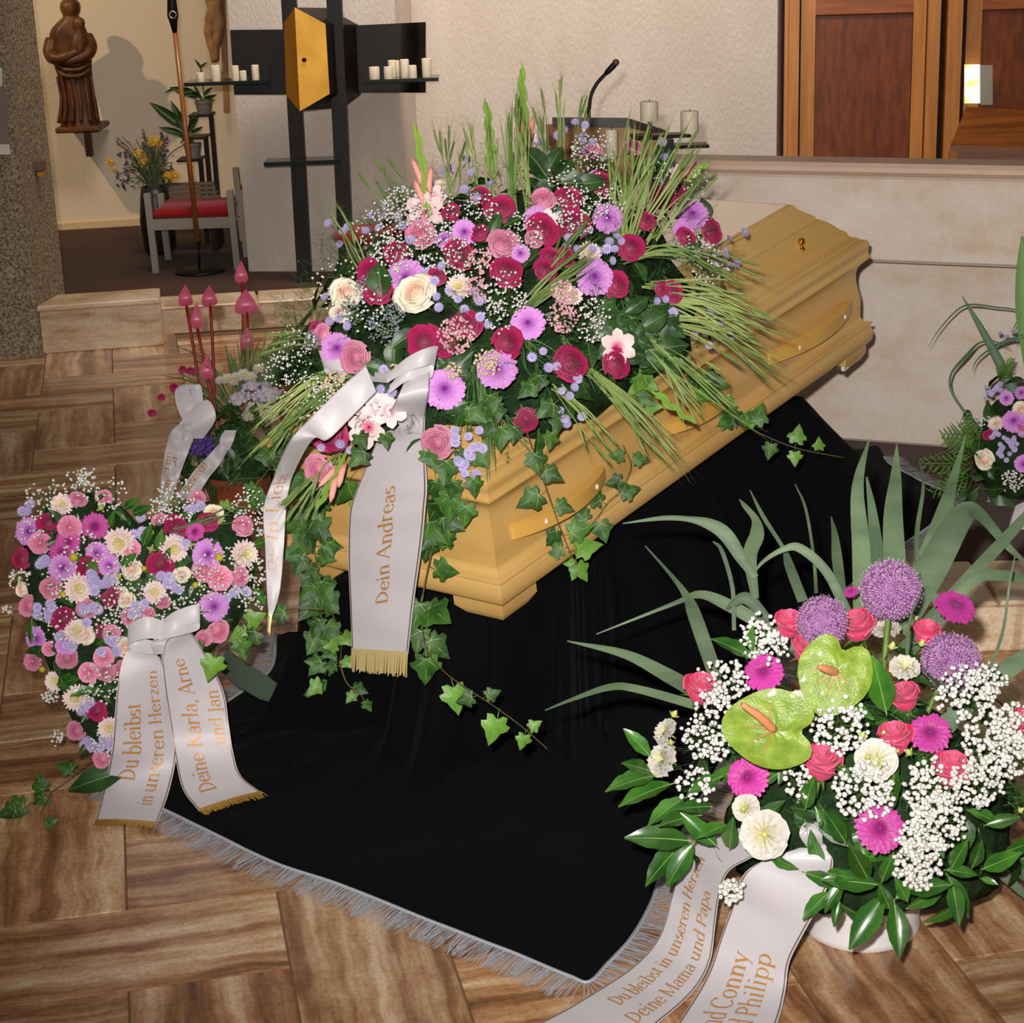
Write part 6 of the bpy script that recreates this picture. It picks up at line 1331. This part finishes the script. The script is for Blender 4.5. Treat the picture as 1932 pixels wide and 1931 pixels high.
# ------------------------------------------------------------------ ribbons with gold lettering
SAT = mat('white_satin', rgb(206, 201, 205), .42, .4, col2=rgb(198, 193, 198), nscale=2, sheen=.3, bump=.03, bscale=240)
GLT = mat('gold_lettering', rgb(196, 142, 78), .45, .4, .2); GFR = mat('gold_fringe', rgb(196, 152, 62), .35, .5, .6); EDG = mat('ribbon_edge', rgb(132, 112, 96), .4, .5, .4)
GBR = mat('bright_gold_fringe', rgb(236, 214, 150), .3, .6, .35)
TK, TN = .090, .034
def glyph(ch):
    S = []
    def ln(x0, y0, x1, y1, w): S.append(([(x0, y0), (x1, y1)], [w, w]))
    def stem(x, y0, y1, sb=1, st=1, half=0):
        ln(x, y0, x, y1, TK)
        if sb: ln(x-.09, y0+TN/2, x+.09, y0+TN/2, TN)
        if st == 1: ln(x-.09, y1-TN/2, x+.09, y1-TN/2, TN)
        if st == 2: ln(x-.10, y1-TN/2, x+.02, y1-TN/2, TN)
    def arc(cx, cy, rx, ry, a0, a1, n=14):
        P = []; Wd = []
        for i in range(n+1):
            a = radians(lerp(a0, a1, i/n)); P.append((cx+rx*cos(a), cy+ry*sin(a))); Wd.append(TN+(TK-TN)*abs(cos(a))**1.3)
        S.append((P, Wd))
    X, Cp, As, Ds = .46, .68, .72, -.20
    if ch == ' ': return S, .24
    if ch == 'D': stem(.13, 0, Cp); arc(.14, .34, .42, .325, -90, 90); return S, .66
    if ch == 'e': arc(.25, .23, .19, .22, 8, 330); ln(.07, .26, .44, .26, TN); return S, .48
    if ch == 'i': stem(.13, 0, X, 1, 2); S.append(([(.13, .60), (.13, .68)], [.10, .10])); return S, .28
    if ch == 'j': stem(.13, 0, X, 1, 2); return S, .28
    if ch == 'n': stem(.13, 0, X, 1, 2); arc(.29, .28, .15, .17, 160, 10, 8); stem(.43, 0, .30, 1, 0); return S, .56
    if ch == 'm': stem(.12, 0, X, 1, 2); arc(.26, .28, .13, .17, 160, 10, 8); stem(.39, 0, .30, 1, 0); arc(.53, .28, .13, .17, 160, 10, 8); stem(.66, 0, .30, 1, 0); return S, .80
    if ch == 'h': stem(.13, 0, As, 1, 2); arc(.29, .28, .15, .17, 160, 10, 8); stem(.43, 0, .30, 1, 0); return S, .56
    if ch == 'u': stem(.12, .14, X, 0, 2); arc(.27, .18, .15, .17, 190, 340, 8); stem(.43, 0, X, 0, 2); ln(.43, TN/2, .52, TN/2, TN); return S, .56
    if ch == 'A': ln(.06, 0, .34, Cp, TN*1.2); ln(.34, Cp, .62, 0, TK); ln(.17, .23, .50, .23, TN); ln(-.02, TN/2, .15, TN/2, TN); ln(.50, TN/2, .72, TN/2, TN); return S, .70
    if ch == 'd': arc(.24, .22, .17, .22, 50, 310); stem(.42, 0, As, 0, 2); ln(.42, TN/2, .51, TN/2, TN); return S, .54
    if ch == 'b': stem(.12, 0, As, 0, 2); arc(.28, .22, .18, .22, -140, 140); return S, .52
    if ch == 'p': stem(.12, Ds, X, 1, 2); arc(.28, .23, .18, .22, -140, 140); return S, .53
    if ch == 'r': stem(.13, 0, X, 1, 2); arc(.27, .28, .12, .16, 150, 40, 6); S.append(([(.35, .37), (.37, .40)], [.10, .10])); return S, .42
    if ch == 'a': stem(.36, .06, .32, 0, 0); arc(.23, .31, .13, .14, 0, 165, 8); arc(.22, .13, .15, .125, 60, 300, 10); ln(.22, .25, .36, .27, TN); ln(.36, .05, .45, .03, TN*1.4); return S, .46
    if ch == 's': arc(.20, .335, .115, .105, 30, 255, 9); arc(.20, .125, .125, .11, 95, -150, 10); return S, .38
    if ch == 'l': stem(.13, 0, As, 1, 2); return S, .27
    if ch == 't': stem(.14, .05, .58, 0, 0); ln(.03, X-TN/2, .28, X-TN/2, TN); arc(.23, .10, .09, .09, 190, 300, 5); return S, .32
    if ch == 'z': ln(.05, X-TN, .36, X-TN, TN*1.5); ln(.36, X-TN, .06, TN, TK*.8); ln(.05, TN*.8, .38, TN*.8, TN*1.5); return S, .43
    if ch == 'o': arc(.25, .23, .19, .22, 0, 360, 20); return S, .50
    if ch == 'y': ln(.06, X, .24, .02, TK); ln(.42, X, .16, Ds, TN*1.2); ln(-.01, X-TN/2, .16, X-TN/2, TN); ln(.33, X-TN/2, .50, X-TN/2, TN); S.append(([(.12, Ds+.03), (.16, Ds+.01)], [.08, .08])); return S, .48
    if ch == 'H': stem(.13, 0, Cp); stem(.55, 0, Cp); ln(.13, .35, .55, .35, TN); return S, .69
    if ch == 'I': stem(.14, 0, Cp); return S, .30
    if ch == 'L': stem(.14, 0, Cp); ln(.14, TN/2, .50, TN/2, TN); ln(.50, 0, .52, .17, TN); return S, .57
    if ch == 'K': stem(.13, 0, Cp); ln(.15, .30, .52, Cp, TN); ln(.27, .40, .60, 0, TK); ln(.43, Cp-TN/2, .62, Cp-TN/2, TN); ln(.50, TN/2, .70, TN/2, TN); return S, .68
    if ch == 'J': stem(.20, .0, Cp, 0, 1); arc(.10, .0, .10, .12, 0, -140, 8); return S, .34
    if ch == 'M': stem(.12, 0, Cp, 1, 1); ln(.12, Cp, .42, .05, TK*.8); ln(.42, .05, .70, Cp, TN); stem(.72, 0, Cp); return S, .86
    if ch == 'P': stem(.13, 0, Cp); arc(.16, .50, .34, .17, -90, 90, 10); return S, .56
    if ch == 'C': arc(.36, .34, .30, .34, 42, 318, 18); ln(.58, .50, .60, Cp, TN); return S, .66
    if ch == ',': S.append(([(.12, .05), (.12, .0), (.06, -.12)], [.11, .09, .03])); return S, .25
    return S, .4
class Ribbon:
    """a strip given by rows (left point, right point) from the bow to the end"""
    def __init__(s, rows, sub=6, cols=7, wave=.0):
        Lp = spline([r[0] for r in rows], sub); Rp = spline([r[1] for r in rows], sub); s.rows = []
        for i, (a, b) in enumerate(zip(Lp, Rp)):
            t = (Lp[min(i+1, len(Lp)-1)]-Lp[max(i-1, 0)]).normalized(); n = (b-a).cross(t); n = n.normalized() if n.length > 1e-9 else V((0, 0, 1))
            if n.dot(tocam(a)) < 0: n = -n
            s.rows.append([a.lerp(b, j/(cols-1))+n*wave*sin(pi*j/(cols-1))*(.6+.6*sin(i*.9)) for j in range(cols)])
        s.cols = cols; s.mid = [r[cols//2] for r in s.rows]; s.arc = [0]
        for i in range(1, len(s.mid)): s.arc.append(s.arc[-1]+(s.mid[i]-s.mid[i-1]).length)
        s.len = s.arc[-1]
    def at(s, d, w, off=.0012):
        d = max(0, min(s.len-1e-6, d)); i = 0
        while i < len(s.arc)-2 and s.arc[i+1] < d: i += 1
        u = (d-s.arc[i])/max(1e-9, s.arc[i+1]-s.arc[i]); x = max(0, min(.9999, w))*(s.cols-1); j = int(x); v = x-j
        a, b, c, e = s.rows[i][j], s.rows[i][j+1], s.rows[i+1][j], s.rows[i+1][j+1]
        p = a.lerp(b, v).lerp(c.lerp(e, v), u); n = (b-a).cross(c-a).normalized()
        if n.dot(tocam(p)) < 0: n = -n
        return p+n*off
    def build(s, par, texts=(), fringe=None, edge=True, name='ribbon_tail'):
        mb = MB(); mb.grid(s.rows); o = mb.build(name, SAT, par)
        if edge:
            mb = MB()
            for w in (.012, .965): mb.grid([[s.at(d, w), s.at(d, w+.018)] for d in s.arc])
            mb.build('metallic_edge', EDG, o)
        for (txt, d0, w0, hgt, width) in texts:
            # reads towards the bow: baseline at fraction w0, starts d0 metres down the ribbon
            mb = MB(); adv = 0; G = []
            for ch in txt: g, a = glyph(ch); G.append((g, adv)); adv += a
            sx = width/adv; wid = (s.rows[len(s.rows)//2][0]-s.rows[len(s.rows)//2][-1]).length
            for g, ax in G:
                for P, Wd in g:
                    rws = []
                    if len(P) == 2: P = [tuple(lerp(P[0][q], P[1][q], k/3) for q in (0, 1)) for k in range(4)]; Wd = [lerp(Wd[0], Wd[-1], k/3) for k in range(4)]
                    for i, (x, y) in enumerate(P):
                        x0, y0 = P[max(0, i-1)]; x1, y1 = P[min(len(P)-1, i+1)]; dx, dy = (x1-x0)*sx, (y1-y0)*hgt; l = sqrt(dx*dx+dy*dy) or 1; nx, ny = -dy/l, dx/l; h = Wd[i]*hgt/2
                        rw = []
                        for sg in (-1, 1):
                            X = (ax+x)*sx+sg*nx*h; Y = y*hgt+sg*ny*h; rw.append(s.at(d0-X, w0-Y/wid))
                        rws.append(rw)
                    mb.grid(rws)
            mb.build('lettering', GLT, o, smooth=False)
        if fringe:
            m, l, drop = fringe; mb = MB(); n = 46; i = len(s.rows)-1; tv_ = (s.rows[i][3]-s.rows[i-1][3]).normalized()
            for k in range(n):
                a = s.at(s.len, k/n, .0015); b = s.at(s.len, (k+1)/n, .0015); t = tv_*l*rnd(.85, 1.08)+V(drop)+rv(.002); a0 = s.at(s.len-.008, k/n, .002); b0 = s.at(s.len-.008, (k+1)/n, .002)
                off = V((0, 0, .0012 if k % 2 else 0)); mb.add([a0, b0, b+t*.5+off, a+t*.5+off, b+t-off, a+t-off], [(0, 1, 2, 3), (3, 2, 4, 5)])
            mb.build('fringe', m, o, smooth=False, kind='stuff')
        return o
def rows_px(R, f): return [(f(*l, i), f(*r, i)) for i, (l, r) in enumerate(R)]
def loop(par, P, w, name='bow_loop'):
    """bow loop: strip along points P (3D) of half-width vectors w"""
    A = spline(P, 6); Wv = spline(w, 6); mb = MB(); mb.grid([[a-b, a-b*.33+tocam(a)*.004, a+b*.33+tocam(a)*.004, a+b] for a, b in zip(A, Wv)]); return mb.build(name, SAT, par)
# --- ribbon of the coffin spray
r1 = thing('mourning_ribbon', 'white satin ribbon with gold lettering hanging from the coffin spray', 'ribbon', nearv(715, 1260))
bowd = dep(SH.hit(790, 690, 1.05)[0])
R = [((770, 705), (812, 690)), ((745, 760), (808, 745)), ((722, 800), (802, 790)), ((705, 845), (802, 850)), ((665, 945), (806, 915)), ((658, 990), (803, 960)), ((657, 1060), (796, 1030)), ((661, 1150), (782, 1130)), ((664, 1228), (770, 1236))]
dl = [bowd-.01, bowd-.05, None, None, None, None, None, None, None]
def f1(x, y, i):
    if i < 2: return at_d(x, y, dl[i])
    return nearv(x, y, [-.0, 0, -.03, -.08, -.11, -.11, -.11, -.11, -.115][i])
Ribbon(rows_px(R, f1), wave=.008).build(r1, [('Dein Andreas', .0, 0, 0, 0)] and [], None) if False else None
rb1 = Ribbon(rows_px(R, f1), wave=.006)
def d_at(rb, py):
    best = min(range(len(rb.mid)), key=lambda i: abs(proj(rb.mid[i])[1]-py)); return rb.arc[best]
rb1.build(r1, [('Dein Andreas', d_at(rb1, 1143), .60, .068, d_at(rb1, 1143)-d_at(rb1, 915))], (GBR, .045, (0, 0, -.01)))
R = [((690, 690), (710, 740)), ((640, 735), (670, 780)), ((590, 785), (618, 830)), ((545, 835), (590, 830)), ((515, 905), (552, 900)), ((497, 960), (540, 960)), ((500, 1030), (535, 1040)), ((503, 1110), (527, 1120)), ((507, 1160), (512, 1168))]
def f2(x, y, i): return at_d(x, y, bowd-.02-.012*i if i < 4 else 4.52)
rb2 = Ribbon(rows_px(R, f2), wave=.004); rb2.build(r1, [('In Liebe', d_at(rb2, 1028), .68, .040, d_at(rb2, 1028)-d_at(rb2, 897))], (GBR, .03, (0, 0, -.01)))
bd = bowd-.02
mb = MB()   # fine gold line drawing under the words
for Pw in ([(1037, .42), (1046, .46), (1052, .30), (1060, .40), (1068, .22), (1078, .14), (1072, .34), (1078, .60), (1066, .62), (1056, .46), (1047, .36)], [(1037, .42), (1044, .62), (1052, .70), (1060, .60)]):
    Q = spline([V((d_at(rb2, y), w, 0)) for y, w in Pw], 4)
    for a, b in zip(Q, Q[1:]):
        t = (b-a); n_ = V((-t.y*.05, t.x, 0)); l_ = n_.length or 1; hx, hw = 0.0006, .014
        mb.add([rb2.at(a.x-hx, a.y-hw), rb2.at(a.x+hx, a.y+hw), rb2.at(b.x+hx, b.y+hw), rb2.at(b.x-hx, b.y-hw)], [(0, 1, 2, 3)])
mb.build('gold_drawing', GLT, r1, smooth=False)
loop(r1, [at_d(730, 715, bd), at_d(765, 690, bd-.03), at_d(800, 675, bd-.04), at_d(822, 672, bd-.01), at_d(812, 695, bd), at_d(770, 705, bd-.02), at_d(735, 735, bd)], [UP*.010, UP*.016, UP*.020, UP*.022+RT*.006, UP*.024, UP*.016, UP*.010])
bl = dep(SH.hit(650, 690, .97)[0])
loop(r1, [at_d(735, 710, bd+.03), at_d(690, 700, bl), at_d(645, 690, bl-.01), at_d(608, 678, bl+.01), at_d(618, 692, bl+.03), at_d(660, 705, bl+.03), at_d(735, 715, bd+.03)], [UP*.010, UP*.018, UP*.024, UP*.020-RT*.008, UP*.018, UP*.014, UP*.010])
# --- ribbon of the heart
r2 = thing('mourning_ribbon', 'white satin ribbon with gold lettering tied across the heart wreath', 'ribbon', at_z(330, 1550, .01))
hd = dep(hsurf(300, 1190)[0])-.06
def hdn(px, py, i, far): # leaves the heart, falls to the floor
    return at_d(px, py, far[i])
R = [((255, 1215), (292, 1232)), ((232, 1245), (306, 1250)), ((220, 1310), (318, 1300)), ((215, 1370), (326, 1360)), ((210, 1420), (333, 1420)), ((198, 1480), (320, 1490)), ((180, 1552), (297, 1556))]
zf = [.30, .26, .18, .12, .07, .03, .008]
def hfr(x, y): return dep(hp(max(x, 60), min(y, 1500), .03+.085*sqrt(max(0, min(1, hdist(x, y)/75.0)))))
def f3(x, y, i): return at_z(x, y, zf[i]) if i > 4 else at_d(x, y, min(hfr(x, y)-.045, lerp(hd, dep(at_z(x, y, .07)), i/4)-.02*sin(pi*i/4)))
rb3 = Ribbon(rows_px(R, f3), wave=.004); L0 = rb3.len
rb3.build(r2, [('Du bleibst', d_at(rb3, 1478), .44, .060, d_at(rb3, 1478)-d_at(rb3, 1325)), ('in unseren Herzen', d_at(rb3, 1518), .80, .050, d_at(rb3, 1518)-d_at(rb3, 1268))], (GFR, .022, (0, 0, 0)))
R = [((300, 1215), (350, 1182)), ((305, 1245), (375, 1215)), ((312, 1310), (420, 1300)), ((322, 1370), (432, 1370)), ((331, 1430), (440, 1420)), ((345, 1490), (455, 1465)), ((376, 1532), (495, 1497))]
def f4(x, y, i): return at_z(x, y, zf[i]*.9+.012) if i > 4 else at_d(x, y, min(hfr(x, y)-.05, lerp(hd, dep(at_z(x, y, .07)), i/4)-.02*sin(pi*i/4)-.004))
rb4 = Ribbon(rows_px(R, f4), wave=.004)
rb4.build(r2, [('Deine Karla, Arne', d_at(rb4, 1492), .50, .056, d_at(rb4, 1492)-d_at(rb4, 1240)), ('und Jan', d_at(rb4, 1408), .90, .048, d_at(rb4, 1408)-d_at(rb4, 1310))], (GFR, .022, (0, 0, 0)))
loop(r2, [at_d(300, 1190, hd-.01), at_d(330, 1170, hd-.03), at_d(372, 1158, hd-.03), at_d(373, 1172, hd-.01), at_d(330, 1186, hd-.04), at_d(290, 1196, hd-.03)], [UP*.018, UP*.02, UP*.022, UP*.022, UP*.02, UP*.016])
loop(r2, [at_d(310, 1190, hd-.03), at_d(275, 1185, hd-.05), at_d(242, 1200, hd-.03), at_d(255, 1215, hd-.01), at_d(300, 1225, hd-.02)], [UP*.022, UP*.026, UP*.022, UP*.02, UP*.014+RT*.004])
loop(r2, [at_d(310, 1205, hd-.03), at_d(298, 1215, hd-.045), at_d(300, 1235, hd-.03)], [RT*.014, RT*.018, RT*.012], 'knot')
# --- ribbon of the bowl
r3 = thing('mourning_ribbon', 'white satin ribbon with gold lettering running from the bowl onto the floor', 'ribbon', at_z(1250, 1850, .01))
R = [((1395, 1562), (1420, 1618)), ((1325, 1585), (1375, 1645)), ((1288, 1630), (1358, 1690)), ((1268, 1690), (1350, 1745)), ((1245, 1765), (1340, 1815)), ((1200, 1820), (1310, 1870)), ((1130, 1868), (1250, 1925)), ((1050, 1915), (1160, 1990)), ((960, 1960), (1060, 2040))]
zz_ = [.26, .22, .16, .09, .035, .012, .008, .008, .008]
rb5 = Ribbon(rows_px(R, lambda x, y, i: at_z(x, y, zz_[i])), wave=.003)
rb5.build(r3, [('Du bleibst in unseren Herzen', d_at(rb5, 1898), .44, .044, d_at(rb5, 1898)-d_at(rb5, 1628)), ('Deine Mama und Papa', d_at(rb5, 1912), .82, .044, d_at(rb5, 1912)-d_at(rb5, 1670))], None)
R = [((1510, 1600), (1560, 1605)), ((1440, 1625), (1572, 1630)), ((1402, 1652), (1555, 1690)), ((1385, 1700), (1520, 1755)), ((1360, 1770), (1490, 1815)), ((1335, 1840), (1482, 1870)), ((1290, 1915), (1465, 1935)), ((1240, 1985), (1420, 2010)), ((1200, 2060), (1370, 2080))]
zz2 = [.27, .25, .22, .15, .08, .03, .012, .011, .011]
rb6 = Ribbon(rows_px(R, lambda x, y, i: at_z(x, y, zz2[i]+.004)), wave=.004)
rb6.build(r3, [('und Conny', d_at(rb6, 1955), .45, .054, d_at(rb6, 1955)-d_at(rb6, 1800)), ('und Philipp', d_at(rb6, 1975), .76, .054, d_at(rb6, 1975)-d_at(rb6, 1795))], None)
d6 = dep(at_z(1540, 1600, .27))
loop(r3, [at_d(1540, 1604, d6), at_d(1530, 1575, d6-.03), at_d(1540, 1552, d6-.01), at_d(1562, 1560, d6+.01), at_d(1562, 1590, d6), at_d(1545, 1606, d6-.01)], [RT*.014, RT*.022, RT*.020, RT*.010+UP*.004, RT*.012, RT*.012])
# --- ribbon of the planter and of the arrangement at the right edge
r4 = thing('mourning_ribbon', 'crumpled white ribbon with bow on the terracotta planter', 'ribbon', at_d(310, 935, pdp-.3))
pd2 = pdp-.28
for R in ([((352, 795), (372, 815)), ((325, 812), (352, 830)), ((312, 850), (345, 860)), ((305, 900), (330, 905)), ((300, 950), (318, 960))], [((345, 815), (368, 820)), ((330, 850), (352, 862)), ((318, 890), (340, 895)), ((306, 935), (322, 945))], [((420, 830), (430, 850)), ((395, 858), (412, 880)), ((365, 890), (392, 905)), ((335, 935), (365, 950))]):
    o = Ribbon([(at_d(*a, pd2), at_d(*b, pd2)) for a, b in R], wave=.015)
    o.build(r4, [('unseren', o.len*.9, .5, .045, o.len*.5)], None, edge=False)
loop(r4, [at_d(368, 815, pd2), at_d(352, 770, pd2-.02), at_d(345, 735, pd2), at_d(368, 728, pd2+.02), at_d(372, 780, pd2+.01), at_d(365, 810, pd2)], [RT*.02, RT*.032, RT*.024, RT*.02, RT*.02, RT*.015])
loop(r4, [at_d(345, 790, pd2-.02), at_d(375, 775, pd2-.03), at_d(385, 800, pd2-.03), at_d(372, 828, pd2)], [UP*.03+RT*.02, UP*.036+RT*.03, UP*.02+RT*.04, RT*.02])
loop(r4, [at_d(425, 850, pd2), at_d(428, 830, pd2-.02), at_d(435, 812, pd2)], [RT*.015, RT*.024, RT*.02])
r5 = thing('mourning_ribbon', 'white ribbon hanging from the arrangement at the right edge', 'ribbon', at_d(1925, 1235, RD-.3))
R = [((1915, 955), (1960, 940)), ((1903, 1000), (1985, 1000)), ((1898, 1080), (1990, 1080)), ((1897, 1160), (1990, 1165)), ((1898, 1240), (1990, 1245))]
Ribbon([(at_d(*a, RD-.25-.05*i), at_d(*b, RD-.25-.05*i)) for i, (a, b) in enumerate(R)], wave=.01).build(r5, [], (GFR, .03, (0, 0, 0)))
o = MB(); cq = [at_d(x, y, RD-.50) for x, y in ((1903, 1243), (1960, 1243), (1960, 1196), (1905, 1196))]; o.prism(cq, (0, .002, 0)); o = o.build('paper_card', mat('pale_blue_card', rgb(216, 220, 228), .7), smooth=False); tag(o, 'small pale card lying at the foot of the right ribbon', 'card')
